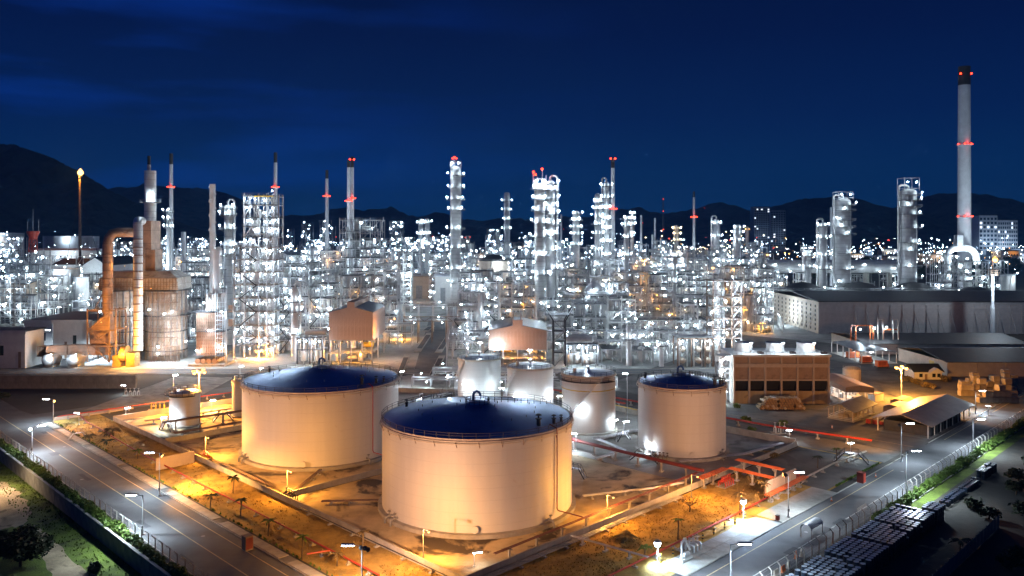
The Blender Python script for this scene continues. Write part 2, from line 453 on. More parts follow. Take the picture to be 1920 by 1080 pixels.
# bund floors
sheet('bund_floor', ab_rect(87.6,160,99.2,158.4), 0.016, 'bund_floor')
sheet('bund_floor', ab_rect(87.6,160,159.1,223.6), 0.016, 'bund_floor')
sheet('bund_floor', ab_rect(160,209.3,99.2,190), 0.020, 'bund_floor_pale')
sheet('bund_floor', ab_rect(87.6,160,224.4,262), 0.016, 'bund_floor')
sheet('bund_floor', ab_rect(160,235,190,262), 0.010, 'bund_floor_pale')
# verges
sheet('verge', ab_rect(73.6,87.2,74.5,276), 0.020, 'dry_grass')
sheet('verge', ab_rect(87.2,209.8,76.4,98.2), 0.020, 'dry_grass')
sheet('gravel_patch', ab_rect(178,209,77,98), 0.030, 'yard_gravel')
sheet('paved_strip', ab_rect(152,178,74.6,80.5), 0.034, 'concrete')
pad=sheet('loading_pad', ab_rect(116,151,74.6,80.2), 0.044, 'concrete_dark')
b=MB(); b.cbox((0,0,0),3.46,2.74,0.08,pi/4); slab2=b.mesh('concrete_slab',['concrete'])
for i in range(10):
    for j in range(2): put('concrete_slab',slab2,pad,ab(117.75+i*3.5,76.0+j*2.8,0.046+.012*R0.random()),R0.uniform(-.006,.006))
# footways and kerbs
foot=sheet('footway', ab_rect(70.9,73.1,76,274), 0.03, 'concrete_dark')
b=MB(); b.cbox((0,0,0),2.0,2.94,0.13,pi/4); slab=b.mesh('paving_slab',['concrete'])
for i in range(66):
    if i%9==8: continue
    p=ab(71.95,76+i*3.0+1.5,0.032+0.02*R0.random()); put('paving_slab',slab,foot,p,R0.uniform(-.012,.012))
b=MB()
for i in range(90):
    p=ab(70.7,70+i*2.3,0); b.cbox((p.x,p.y,0),0.22,2.27,0.15,pi/4)
for i in range(150):
    p=ab(60+i*2.3,74.45,0)
    if 222<60+i*2.3<239: continue
    b.cbox((p.x,p.y,0),2.27,0.22,0.15,pi/4)
for i in range(120):
    p=ab(40+i*2.6,60.3,0); b.cbox((p.x,p.y,0),2.57,0.25,0.22,pi/4)
for i in range(90):
    p=ab(57.2,-20+i*3.6,0); b.cbox((p.x,p.y,0),0.22,3.57,0.13,pi/4)
for i in range(105):
    b.cbox((-300+i*4.2,330.7,0),4.15,0.25,0.15); 
    if not -46<-300+i*4.2<-24: b.cbox((-300+i*4.2,343.3,0),4.15,0.25,0.15)
struct(b.build('kerb','concrete'))
# painted lines
b=MB()
def line(p,q,w,z=0.045,m=0):
    p=Vector(p);q=Vector(q);d=(q-p).normalized();n=Vector((-d.y,d.x,0))*w/2
    b.quad((*(p+n).xy,z),(*(p-n).xy,z),(*(q-n).xy,z),(*(q+n).xy,z),m)
line(ab(63.7,-40),ab(63.7,300),0.22); line(ab(68.5,-40),ab(68.5,262),0.20)
line(ab(40,72.0),ab(205,72.0),0.20); line(ab(40,66.4),ab(400,66.4),0.22,m=1)
line(ab(245,72.4),ab(400,72.4),0.18)
line(ab(231,76),ab(231,150),0.15); line((-400,337,0),(220,337,0),0.16)
struct(b.build('road_marking',['line_yellow','line_white']))
# islands in the side street
b=MB()
for (px0,px1,y0,y1) in ((735,770,665,720),(776,812,625,660),(790,815,612,622),(800,835,668,712),(815,850,628,662)):
    p=[gp(px0,y1),gp(px0+13,y1),gp(px1,y0),gp(px1-12,y0)]
    b.prism([(q.x,q.y) for q in p],0.0,0.35)
    c=[p[0]*0.85+p[2]*0.15,p[1]*0.85+p[3]*0.15,p[2]*0.85+p[0]*0.15,p[3]*0.85+p[1]*0.15]
    b.prism([(q.x,q.y) for q in c],0.35,0.45,1)
struct(b.build('street_island',['concrete','asphalt_dark']))

# hills on the skyline
def hill(name, prof, Y, depth, seed):
    rr=random.Random(seed); pts=[]
    x=prof[0][0]
    while x<=prof[-1][0]:
        for (x0,y0),(x1,y1) in zip(prof,prof[1:]):
            if x0<=x<=x1: y=y0+(y1-y0)*(x-x0)/(x1-x0); break
        pts.append((x,y)); x+=6
    b=MB(); n=len(pts); rows=9
    for j in range(rows):
        t=j/(rows-1); Yj=Y-depth*(1-t)
        for i,(px,py) in enumerate(pts):
            zt=zy(py,Y)
            g=(t**0.8)
            z=zt*g*(1 if j==rows-1 else (1+0.10*sin(px*0.05+j*1.3+seed)+0.05*sin(px*0.17+j)))+ (rr.uniform(-1,1)*Y*0.0011 if j>0 else 0)
            if j==0: z=-2
            b.v.append((xp(px,Y),Yj+rr.uniform(-1,1)*depth*0.02,z))
    for j in range(rows-1):
        for i in range(n-1):
            b.f.append((j*n+i,j*n+i+1,(j+1)*n+i+1,(j+1)*n+i)); b.m.append(0); b.sm.append(True)
    k=len(b.v)   # back slope
    for i,(px,py) in enumerate(pts): b.v.append((xp(px,Y),Y+depth*0.8,-2))
    for i in range(n-1):
        b.f.append(((rows-1)*n+i,(rows-1)*n+i+1,k+i+1,k+i)); b.m.append(0); b.sm.append(True)
    return struct(b.build(name,'hill_wood'))
hill('hill',[(-420,330),(-250,300),(-120,275),(-20,270),(10,270),(30,272),(60,284),(100,297),(150,322),(175,337),(200,354),(230,368),(280,392),(340,420),(400,438)],3000,900,1)
hill('hill',[(150,400),(190,370),(205,354),(245,350),(300,351),(350,352),(385,353),(420,362),(450,373),(480,388),(520,402),(560,406),(600,403),(625,391),(650,389),(690,397),(735,387),(765,404),(790,406),(830,400),(870,411),(910,414),(950,409),(1000,411),(1040,405),(1080,408),(1110,406),(1140,399),(1160,393),(1185,391),(1210,395),(1240,401),(1280,396),(1310,390),(1330,383),(1345,381),(1365,387),(1385,400),(1410,403),(1430,395)],6500,2200,2)
hill('hill',[(1340,432),(1380,412),(1420,397),(1450,388),(1480,378),(1520,371),(1560,370),(1590,376),(1620,390),(1650,399),(1680,388),(1720,372),(1760,363),(1800,364),(1830,375),(1860,390),(1900,408),(1960,412),(2100,400),(2300,420)],5200,1700,3)

# ================================================================ TANKS
def solve_tank(l,r,near_base_y,zb,near_rim_y):
    t0=atan((l-960)/F); t1=atan((r-960)/F); th=(t0+t1)/2; ha=(t1-t0)/2
    nd=F*(CH-zb)/(near_base_y-HY); Rg=nd/(cos(th)-sin(ha))
    return Rg*sin(th),Rg*cos(th),Rg*sin(ha),CH-(near_rim_y-HY)*nd/F
def rail_ring(b,R,z,n,h=1.1,a0=0,a1=2*pi,m=0,r=0.045):
    full=abs(a1-a0-2*pi)<1e-6
    N=max(8,int(n*2))
    for zz in (z+h,z+h*0.55):
        P=[(R*cos(a0+(a1-a0)*i/N),R*sin(a0+(a1-a0)*i/N),zz) for i in range(N+1)]
        for p,q in zip(P,P[1:]): b.beam(p,q,r*1.6,r*1.6,m)
    for i in range(n if full else n+1):
        t=a0+(a1-a0)*i/n
        b.beam((R*cos(t),R*sin(t),z),(R*cos(t),R*sin(t),z+h),r*2,r*2,m)
def spiral_stair(parent,R,z0,z1,a0,a1,mname='galvanised'):
    b=MB(); n=int((z1-z0)/0.28)
    for i in range(n):
        t=a0+(a1-a0)*i/n; z=z0+(z1-z0)*i/n
        p0=((R+0.15)*cos(t),(R+0.15)*sin(t),z); p1=((R+1.1)*cos(t),(R+1.1)*sin(t),z)
        b.beam(p0,p1,0.32,0.06)
    steps=b.build('tread',mname,parent,kind='stuff')
    b=MB()
    for rr,zz,w in ((R+1.12,0.0,0.22),(R+1.12,1.05,0.08),(R+1.12,0.55,0.06),(R+0.12,-0.05,0.18)):
        P=[(rr*cos(a0+(a1-a0)*i/24),rr*sin(a0+(a1-a0)*i/24),z0+(z1-z0)*i/24+zz) for i in range(25)]
        for p,q in zip(P,P[1:]): b.beam(p,q,w*0.5,w)
    for i in range(17):
        t=a0+(a1-a0)*i/16; z=z0+(z1-z0)*i/16
        b.beam(((R+1.12)*cos(t),(R+1.12)*sin(t),z),((R+1.12)*cos(t),(R+1.12)*sin(t),z+1.05),0.08)
    b.build('stair_rail',mname,parent,kind='stuff')
def tank(label,l,r,nby,nry,roof='roof_blue',rise=3.2,ring=0.9,big=True,seed=0,riser=None,riserlab=None,lampw=None,stair=None,door=None,rim='rim_paint',name='storage_tank',group=None,gallery=0):
    X,Y,R,h=solve_tank(l,r,nby,ring,nry)
    t=thing(name,label,'storage tank',(X,Y,0),0,group)
    rr=random.Random(seed)
    n=96 if big else 56
    b=MB(); b.lathe([(R,ring),(R,h)],n); b.build('shell','tank_white',t)
    b=MB(); b.lathe([(R+0.9 if big else R+0.6,0),(R+0.9 if big else R+0.6,ring-0.1),(R+0.35,ring),(R-0.2,ring)],n); b.build('foundation_ring','concrete',t)
    b=MB(); b.lathe([(R-0.05,h-0.55),(R+0.32,h-0.5),(R+0.32,h-0.36),(R+0.06,h-0.3),(R+0.06,h-0.08),(R+0.16,h-0.02),(R+0.16,h+0.06),(R-0.35,h+0.06)],n); b.build('rim_girder',rim,t)
    prof=[]
    for i in range(11):
        u=i/10; prof.append((max(0.01,(R-0.3)*(1-u)),h+0.04+rise*(0.86*u+0.14*sin(u*pi/2))))
    b=MB(); b.lathe(prof,n); b.build('roof',roof,t)
    def roofz(rad): 
        u=1-rad/(R-0.3); return h+0.04+rise*(0.86*u+0.14*sin(u*pi/2))
    if big:
        b=MB()   # short brackets under the girder
        nb=int(2*pi*R/4.4)
        for i in range(nb):
            a=2*pi*i/nb
            b.beam(((R+0.3)*cos(a),(R+0.3)*sin(a),h-0.55),((R+0.02)*cos(a+0.012),(R+0.02)*sin(a+0.012),h-1.7),0.10)
        b.build('girder_bracket','steel_brown',t,kind='stuff')
        b=MB()   # second thin fire-water ring just below the girder
        P=[((R+0.45)*cos(2*pi*i/96),(R+0.45)*sin(2*pi*i/96),h-0.95) for i in range(97)]
        for i in range(96):
            if i%24!=7: b.beam(P[i],P[i+1],0.13)
        b.build('spray_ring','rim_paint',t,kind='stuff')
    b=MB(); rail_ring(b,R+0.1,h+0.05,int(2*pi*R/(2.6 if big else 1.9)),m=0); b.build('roof_railing','steel_dark',t,kind='stuff')
    if big:
        b=MB(); rail_ring(b,2.6,roofz(2.6),14); 
        # rail beside the roof walkway from the rim up to the crown
        aw=0.55 if seed!=3 else 0.35
        for i in range(11):
            ra=2.6+(R-3.2)*i/10
            p=(ra*cos(aw),ra*sin(aw),roofz(ra)); b.beam(p,(p[0],p[1],p[2]+1.1),0.09)
            if i:
                for zz in (1.1,0.6):
                    b.beam((q[0],q[1],q[2]+zz),(p[0],p[1],p[2]+zz),0.07)
            q=p
        b.build('walkway_rail','steel_dark',t,kind='stuff')
        b=MB(); b.lathe([(2.5,roofz(2.5)+0.02),(2.5,roofz(2.5)+0.25),(0.3,roofz(0)+0.3),(0.01,roofz(0)+0.3)],24); b.build('crown_plate',roof,t)
        b=MB(); z=roofz(1.2)
        b.path([(-0.9,0.6,z),(-0.9,0.6,z+1.5),(-0.7,0.6,z+2.0),(-0.2,0.6,z+2.25),(0.35,0.6,z+2.05),(0.6,0.6,z+1.6),(0.6,0.6,z+1.2)],0.28,10); b.build('gooseneck_vent','blue_paint',t)
        b=MB()
        for rad,cnt in ((R*0.22,8),(R*0.62,18)):
            for i in range(cnt):
                a=2*pi*(i+0.3)/cnt; b.tube((rad*cos(a),rad*sin(a),roofz(rad)-0.05),(rad*cos(a),rad*sin(a),roofz(rad)+0.5),0.08,5)
        b.build('roof_peg','steel_mid',t,kind='stuff')
        # sampling fittings on the right of the roof
        for k,(rad,a,s) in enumerate(((R*0.84,-0.72,1.3),(R*0.9,-0.5,1.0),(R*0.93,-0.36,0.8),(R*0.86,2.75,0.9))):
            b=MB(); x,y=rad*cos(a),rad*sin(a); z=roofz(rad)
            b.tube((x,y,z-0.1),(x,y,z+1.0*s),0.32*s,10); b.tube((x,y,z+1.0*s),(x,y,z+1.12*s),0.5*s,10); b.tube((x,y,z+1.12*s),(x,y,z+1.6*s),0.12*s,6); b.lathe([(0.55*s,1.6*s),(0.3*s,1.8*s),(0.01,1.85*s)],10,(x,y,z))
            b.build('roof_hatch','steel_dark',t)
        a=-pi/2+0.02
        b=MB(); p=Vector((cos(a),sin(a),0)); b.tube(tuple(p*(R-0.1)+Vector((0,0,1.75))),tuple(p*(R+0.55)+Vector((0,0,1.75))),0.55,14)
        b.tube(tuple(p*(R+0.55)+Vector((0,0,1.75))),tuple(p*(R+0.68)+Vector((0,0,1.75))),0.72,14); b.build('manhole','tank_white',t)
        # inlet pipes with valves at the foot of the shell
        for a in (-pi/2-0.95,-pi/2-0.85,-pi/2+0.8):
            b=MB(); p=Vector((cos(a),sin(a),0)); z=1.4
            b.path([tuple(p*(R-0.1)+Vector((0,0,z))),tuple(p*(R+1.3)+Vector((0,0,z))),tuple(p*(R+1.7)+Vector((0,0,z-0.5))),tuple(p*(R+1.7)+Vector((0,0,0.1)))],0.22,8)
            b.tube(tuple(p*(R+0.8)+Vector((0,0,z-0.3))),tuple(p*(R+0.8)+Vector((0,0,z+0.9))),0.09,6); b.tube(tuple(p*(R+0.8)+Vector((0,0,z+0.9))),tuple(p*(R+0.8)+Vector((0,0,z+0.98))),0.38,10)
            b.build('inlet_valve','steel_mid',t)
    else:
        b=MB(); z=roofz(0)
        b.tube((0,0,z-0.1),(0,0,z+0.8),0.35,8); b.tube((0,0,z+0.8),(0,0,z+0.95),0.6,8)
        b.build('roof_vent','galvanised',t); b=MB(); b.tube((-R*0.55,-R*0.3,roofz(R*.6)-0.1),(-R*0.55,-R*0.3,roofz(R*.6)+1.3),0.55,10); b.build('roof_vent','galvanised',t)
        if R>6:
            b=MB(); b.beam((0,R*.8,h),(0,R*.8,h+4.2),.12); b.build('lamp_post','galvanised',t)  # post and tube lamp added to light the pale roof
            put('tube_lamp',tube_mesh(),t,(0,R*.8-.6,h+4.2),.4); light(t,(0,R*.8-.8,h+3.9),'white',1500,.2)
        if gallery:
            b=MB(); b.lathe([(R,h-gallery-0.15),(R+1.3,h-gallery-0.15),(R+1.3,h-gallery),(R,h-gallery)],40,a0=gallery_a[0],a1=gallery_a[1]); b.build('gallery','steel_dark',t)
            b=MB(); rail_ring(b,R+1.25,h-gallery,10,a0=gallery_a[0],a1=gallery_a[1]); b.build('gallery_rail','steel_dark',t,kind='stuff')
    if riser is not None:
        a=riser; p=Vector((cos(a),sin(a),0)); q=Vector((cos(a+0.3),sin(a+0.3),0))
        b=MB(); b.path([tuple(p*(R-1.4)+Vector((0,0,roofz(R-1.4)+0.6))),tuple(p*(R+0.3)+Vector((0,0,h+0.25))),tuple(p*(R+0.42)+Vector((0,0,h-0.3))),tuple(p*(R+0.42)+Vector((0,0,3.0))),tuple(p*(R+0.7)+Vector((0,0,2.6))),tuple(p*(R+4.5)+Vector((3.0,0.6,1.6)))],0.13,7)
        b.build('fire_riser','maroon_paint' if seed!=2 else 'red_paint',t,label='thin red pipe running up the shell and bending off at the foot')
    if stair: spiral_stair(t,R,0.3 if not big else 0.5,h-0.1,stair[0],stair[1])
    if lampw is not None:
        for a,z,pw in lampw:
            p=Vector(((R+1.5)*cos(a),(R+1.5)*sin(a),z))
            b=MB(); b.beam(tuple(Vector((R*cos(a),R*sin(a),z+0.5))),tuple(p+Vector((0,0,0.5))),0.12); b.build('lamp_arm','galvanised',t)
            o=put('tube_lamp',tube_mesh(),t,tuple(p),a+pi/2); light(t,tuple(p+Vector((0,0,-0.25))),'white',pw,0.2)
    return t,X,Y,R,h
def tube_mesh():
    if 'tube' not in LM:
        b=MB(); b.box(-0.85,0.85,-0.20,0.20,0.0,0.24,1); b.box(-0.78,0.78,-0.16,0.16,-0.16,-0.005,0)
        LM['tube']=b.mesh('tube_lamp',['glow_tube','steel_mid'])
    return LM['tube']
gallery_a=(2.5,5.6)
T1=tank('nearest and widest white tank with a blue domed roof, in the front bund',716.3,1072,1000,824,rise=2.95,seed=1,riser=-pi/2+0.92)
T2=tank('big white blue-roofed tank behind and left of the front one',453.5,747,876,737,rise=3.2,seed=2,riser=-pi/2+0.88)
T3=tank('medium white tank with dark blue roof standing alone at the right of the bund',1196.5,1361,859,731,rise=2.0,seed=3,stair=None)
T3[0].name='storage_tank'
M3=tank('white tank with pale roof, yellow band and zigzag outside stair, right of three',1053.5,1154,813,707,roof='roof_white',rise=0.9,ring=0.5,big=False,seed=4,stair=(3.4,5.1),lampw=[(-pi/2-0.35,8.2,1500),(-pi/2+0.9,4.0,800)],gallery=1.6)
def mid_tank(label,l,r,nry,nd,h,seed,lampw):
    # base hidden: depth from the rim
    t0=atan((l-960)/F); t1=atan((r-960)/F)
    nby=HY+F*(CH-0.5)/nd
    return tank(label,l,r,nby,nry,roof='roof_white',rise=0.9,ring=0.5,big=False,seed=seed,stair=(2.6,4.1),lampw=lampw)
M2=mid_tank('white pale-roofed tank between two of its kind, behind the front tank',951,1037.5,692.7,241,17.1,5,[(-pi/2-0.55,9.0,1500)])
M1=mid_tank('white pale-roofed tank at the left end of the row of three',858.7,938.8,675.8,258,17.1,6,[(-pi/2-0.55,9.5,1500),(-pi/2+0.75,4.0,700)])
SM=tank('short white tank with a crowded roof platform under the orange floodlight',317,376,800,740,roof='roof_white',rise=0.6,ring=0.5,big=False,seed=7,gallery=0.6)
S2T=tank('slim white tank half hidden behind the left blue-roofed tank',435,474,781,716,roof='roof_white',rise=0.5,ring=0.4,big=False,seed=8)
# yellow band on the right-hand one
b=MB(); b.lathe([(M3[3]+0.02,M3[4]-4.4),(M3[3]+0.12,M3[4]-4.35),(M3[3]+0.12,M3[4]-4.15),(M3[3]+0.02,M3[4]-4.1)],56); b.build('wind_band','yellow_paint',M3[0])
print('TANKS',[tuple(round(v,1) for v in q[1:]) for q in (T1,T2,T3,M1,M2,M3,SM,S2T)])
# ================================================================ FOREGROUND THINGS
def wall_line(name,label,p,q,h,w=0.35,m='concrete',panel=4.0,z0=0.0,coping=None,cat='wall'):
    p=Vector(p);q=Vector(q);d=q-p;L=d.length;rz=atan2(d.y,d.x)
    t=thing(name,label,cat,(p.x,p.y,z0),rz)
    n=max(1,round(L/panel));s=L/n
    b=MB(); b.box(0.015,s-0.015,-w/2,w/2,0,h); b.box(s-0.11,s+0.08,-w/2-0.05,w/2+0.05,0,h-0.04) if h>2 else None
    me=b.mesh('wall_panel',[m])
    c=MB(); c.box(0.02,s-0.02,-w/2-0.08,w/2+0.08,h+0.003,h+0.13); mc=c.mesh('coping',[coping]) if coping else None
    for i in range(n):
        o=put('wall_panel',me,t,(i*s,R0.uniform(-.02,.02),R0.uniform(-.03,.02)))
        if mc: put('coping',mc,t,(i*s,R0.uniform(-.03,.03),R0.uniform(-.01,.03)))
    return t
wall_line('bund_wall','low concrete bund wall between the left verge and the tanks',ab(87.3,98.6),ab(87.3,262),1.35)
wall_line('bund_wall','low concrete bund wall below the front tank facing the right road',ab(87.7,98.9),ab(209.2,98.9),1.35)
wall_line('bund_wall','dividing bund wall running between the two largest blue-roofed tanks',ab(87.8,158.8),ab(152,158.8),1.3)
wall_line('bund_wall','bund wall behind the left blue-roofed tank, beside the small tanks',ab(87.8,224),ab(139,224),1.5)
wall_line('bund_wall','stained bund wall at the right of the lone medium tank',ab(209.5,99.3),ab(209.5,190),1.9)
wall_line('bund_wall','bund wall behind the three pale-roofed tanks',ab(209.2,190.3),ab(160.5,262),1.6)
wall_line('bund_wall','pale wall closing the verge below the palm garden, top left',ab(87,262.3),ab(135,262.3),1.6,m='wall_beige')
wall_line('retaining_wall','tall retaining wall dropping from the left road to the green field',ab(53.8,92),ab(53.8,330),3.35,0.4,'concrete_dark',4.0,-2.85,'concrete')
wall_line('basin_wall','long grey sloping basin wall left of the tank farm',(-300,300,0),(-142,300,0),5.0,1.2,'concrete_dark',5.0)
wall_line('blast_wall','beige panelled blast wall wrapped by red pipes near the right road',ab(163,84),ab(177,84),3.7,0.35,'wall_beige',2.8)
wall_line('low_wall','low kerb wall around the garden at the corner of the left road',ab(74,276.4),ab(98,276.4),1.0,m='wall_beige')

# fences with bent concrete posts
def post_fence(label,p,q,step,lean,base=0.0,h=2.6):
    p=Vector(p);q=Vector(q);d=q-p;L=d.length;rz=atan2(d.y,d.x)
    t=thing('post_fence',label,'fence',(p.x,p.y,base),rz)
    b=MB(); b.beam((0,0,0),(0,0,h),0.17); b.beam((0,0,h-0.06),(0,lean*0.62,h+0.5),0.15); me=b.mesh('post',['concrete'])
    n=int(L/step)
    for i in range(n+1): put('post',me,t,(i*step,0,R0.uniform(-.06,.04)),R0.uniform(-.05,.05))
    b=MB()
    for z in (0.5,1.1,1.7,2.3): b.beam((0,0,z),(L,0,z),0.025)
    for k in (0.3,0.55): b.beam((0,lean*k,h+k*0.85),(L,lean*k,h+k*0.85),0.025)
    b.build('barbed_wire','steel_mid',t,kind='stuff')
    return t
post_fence('leaning concrete post fence between hedge and left road',ab(56.6,96),ab(56.6,330),3.3,1)
post_fence('leaning concrete post fence along the right road above the drums',ab(60,62.4),ab(330,62.4),3.0,1)

# shrubs
def leaf_cloud(seed,n,rx,ry,rz,size,m):
    rr=random.Random(seed); b=MB()
    for i in range(n):
        while True:
            x,y,z=rr.uniform(-1,1),rr.uniform(-1,1),rr.uniform(-1,1)
            q=x*x+y*y+z*z
            if 0.12<q<1: break
        lump=1+0.28*sin(3.1*x+seed)*cos(2.7*y-seed)
        c=Vector((x*rx*lump,y*ry*lump,z*rz*lump+rz)); u=Vector((rr.gauss(0,1),rr.gauss(0,1),rr.gauss(0,.6))).normalized()
        v=u.cross(Vector((rr.gauss(0,1),rr.gauss(0,1),rr.gauss(0,1)))).normalized()
        s=size*rr.uniform(.6,1.4)
        b.quad(c-u*s,c+v*s*.5,c+u*s,c-v*s*.5)
    return b.mesh('foliage',[m])
shr=[leaf_cloud(k,260,1.25,0.95,0.75,0.30,'leaf_green') for k in range(4)]
def hedge(label,p,q,step,skip=()):
    p=Vector(p);q=Vector(q);d=q-p;L=d.length;rz=atan2(d.y,d.x)
    t=thing('hedge',label,'hedge',(p.x,p.y,0),rz)
    for i in range(int(L/step)):
        if i in skip or R0.random()<.05: continue
        o=put('shrub',shr[i%4],t,(i*step,R0.uniform(-.3,.3),-0.15),R0.uniform(0,6)); s=R0.uniform(.75,1.25); o.scale=(s,s,s*R0.uniform(.8,1.2))
hedge('clipped green hedge on top of the retaining wall beside left road',ab(55.2,98),ab(55.2,300),1.75)
hedge('green hedge along the right road fence above the grass strip',ab(166,61.3),ab(320,61.3),1.8)
sheet('grass_strip',ab_rect(168,330,57.4,60.2),0.03,'green_grass')

frond_me=None
def palm(label,pos,h,spread,kind='palm',n=9,m='leaf_green',seed=0):
    rr=random.Random(seed)
    t=thing('palm_tree',label,'palm tree',pos)
    b=MB(); b.path([(0,0,-.1),(0.05*h*.3,0,h*.35),(0.04*h,0.03*h,h*.7),(0.02*h,0.03*h,h)],0.09+0.012*h,7); b.build('trunk','trunk_brown',t)
    b=MB()
    for i in range(n):
        a=2*pi*i/n+rr.uniform(-.25,.25); up=rr.uniform(.25,.75); L=spread*rr.uniform(.8,1.15)
        prev=None
        for k in range(8):
            u=k/7; r=L*u*(1-.15*u); z=h+L*(up*u-0.85*u*u)
            c=Vector((cos(a)*r+.02*h,sin(a)*r+.03*h,z)); w=L*.17*sin(min(1,u*1.15+.12)*pi)**.7 if u<1 else .02
            sd=Vector((-sin(a),cos(a),0))
            if prev:
                # left and right blades hanging from the rib
                pc,pw=prev
                b.quad(pc,c,c+sd*w-Vector((0,0,w*.45)),pc+sd*pw*.6-Vector((0,0,pw*.45)))
                b.quad(c,pc,pc-sd*pw*.6-Vector((0,0,pw*.45)),c-sd*w-Vector((0,0,w*.45)))
            prev=(c,w)
    b.build('crown',m,t)
    return t
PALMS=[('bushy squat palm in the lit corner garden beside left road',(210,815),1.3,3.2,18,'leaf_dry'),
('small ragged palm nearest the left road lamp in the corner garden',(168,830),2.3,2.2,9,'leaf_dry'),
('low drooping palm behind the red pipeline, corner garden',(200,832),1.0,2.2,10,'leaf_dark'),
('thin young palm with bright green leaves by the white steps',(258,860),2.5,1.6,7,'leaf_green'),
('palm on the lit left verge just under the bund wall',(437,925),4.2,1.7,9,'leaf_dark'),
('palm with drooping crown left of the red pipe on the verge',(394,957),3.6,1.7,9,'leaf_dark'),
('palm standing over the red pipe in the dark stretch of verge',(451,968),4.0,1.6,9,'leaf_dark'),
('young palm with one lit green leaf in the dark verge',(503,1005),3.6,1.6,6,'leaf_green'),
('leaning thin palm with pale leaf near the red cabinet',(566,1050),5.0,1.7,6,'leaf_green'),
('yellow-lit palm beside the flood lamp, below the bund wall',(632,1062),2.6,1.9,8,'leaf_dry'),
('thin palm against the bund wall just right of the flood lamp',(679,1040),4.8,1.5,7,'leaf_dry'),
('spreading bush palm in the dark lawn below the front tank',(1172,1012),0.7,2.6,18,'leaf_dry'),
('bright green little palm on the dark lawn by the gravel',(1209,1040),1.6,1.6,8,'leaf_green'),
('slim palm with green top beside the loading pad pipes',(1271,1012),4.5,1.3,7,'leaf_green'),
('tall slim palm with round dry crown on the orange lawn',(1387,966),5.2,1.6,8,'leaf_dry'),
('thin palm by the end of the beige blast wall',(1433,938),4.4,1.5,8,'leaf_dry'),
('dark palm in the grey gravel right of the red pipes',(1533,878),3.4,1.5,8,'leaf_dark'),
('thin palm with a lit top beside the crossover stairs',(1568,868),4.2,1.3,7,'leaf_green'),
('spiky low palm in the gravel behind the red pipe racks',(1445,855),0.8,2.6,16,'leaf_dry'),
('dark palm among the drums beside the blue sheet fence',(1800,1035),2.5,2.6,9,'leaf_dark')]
for i,(lb,p,h,s,n,m) in enumerate(PALMS): palm(lb,gp(*p),h*.85,s*1.35,n=n+2,m=m,seed=i)
def bare_tree():
    p=gp(1293,960); t=thing('bare_tree','bare branching tree casting shadow on the orange lawn','tree',p)
    b=MB(); rr=random.Random(5)
    b.path([(0,0,0),(.1,0,.8),(0,.1,1.5)],.13,6); b.build('trunk','trunk_brown',t)
    b=MB()
    for i in range(9):
        a=i*.7;L=rr.uniform(1.2,2.4)
        b.path([(0,.1,1.2),(cos(a)*L*.5,sin(a)*L*.5,1.9),(cos(a)*L,sin(a)*L,2.6)],.05,5)
        for k in range(3):
            a2=a+rr.uniform(-.8,.8); b.beam((cos(a)*L*.6,sin(a)*L*.6,2.05),(cos(a)*L*.6+cos(a2)*.9,sin(a)*L*.6+sin(a2)*.9,2.6+.4*rr.random()),.035)
    b.build('branches','trunk_brown',t,kind='stuff')
    put('foliage',leaf_cloud(77,90,2.2,2.2,.7,.16,'leaf_dry'),t,(0,0,1.7),kind='stuff')
bare_tree()
def round_tree(name,label,pos,h,r,m,n=1500,seed=1,leaf=.45):
    rr=random.Random(seed); t=thing(name,label,'tree' if h>3 else 'shrub',pos)
    b=MB(); b.path([(0,0,-.3),(.1,0,h*.3),(0,.1,h*.6)],.1+.03*h,7)
    for i in range(5): 
        a=i*1.3; b.path([(0,0,h*.35),(cos(a)*r*.4,sin(a)*r*.4,h*.6),(cos(a)*r*.7,sin(a)*r*.7,h*.75)],.06+.008*h,5)
    b.build('trunk','trunk_brown',t)
    b=MB()
    for k in range(9):
        a=rr.uniform(0,6.28);q=r*rr.uniform(0,.75); c=Vector((cos(a)*q,sin(a)*q,h*rr.uniform(.5,.85)));cr=r*rr.uniform(.3,.55)
        for i in range(n//9):
            d=Vector((rr.gauss(0,1),rr.gauss(0,1),rr.gauss(0,1))).normalized()*cr*rr.uniform(.55,1.05); d.z*=.75
            u=Vector((rr.gauss(0,1),rr.gauss(0,1),rr.gauss(0,.6))).normalized(); v=u.cross(Vector((rr.gauss(0,1),rr.gauss(0,1),rr.gauss(0,1)))).normalized(); s=leaf*rr.uniform(.6,1.3)
            p=c+d; b.quad(p-u*s,p+v*s*.5,p+u*s,p-v*s*.5)
    b.build('crown',m,t,kind='stuff')
    return t
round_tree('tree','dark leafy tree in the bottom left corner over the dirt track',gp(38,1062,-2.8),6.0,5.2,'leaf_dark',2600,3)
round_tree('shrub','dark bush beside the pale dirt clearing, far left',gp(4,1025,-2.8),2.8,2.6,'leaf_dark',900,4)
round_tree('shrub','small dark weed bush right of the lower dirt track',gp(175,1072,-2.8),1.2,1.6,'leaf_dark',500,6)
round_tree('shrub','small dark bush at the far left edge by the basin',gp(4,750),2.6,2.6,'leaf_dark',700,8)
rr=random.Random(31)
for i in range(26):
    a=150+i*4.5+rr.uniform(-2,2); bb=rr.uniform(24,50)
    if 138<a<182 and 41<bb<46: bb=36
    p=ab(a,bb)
    round_tree('dark_shrub','dark overgrown shrub on the unlit slope below the drums',p,rr.uniform(1.6,3.0),rr.uniform(1.8,3.2),'leaf_dark',420,40+i)['group']='dark shrubs in the bottom right corner'

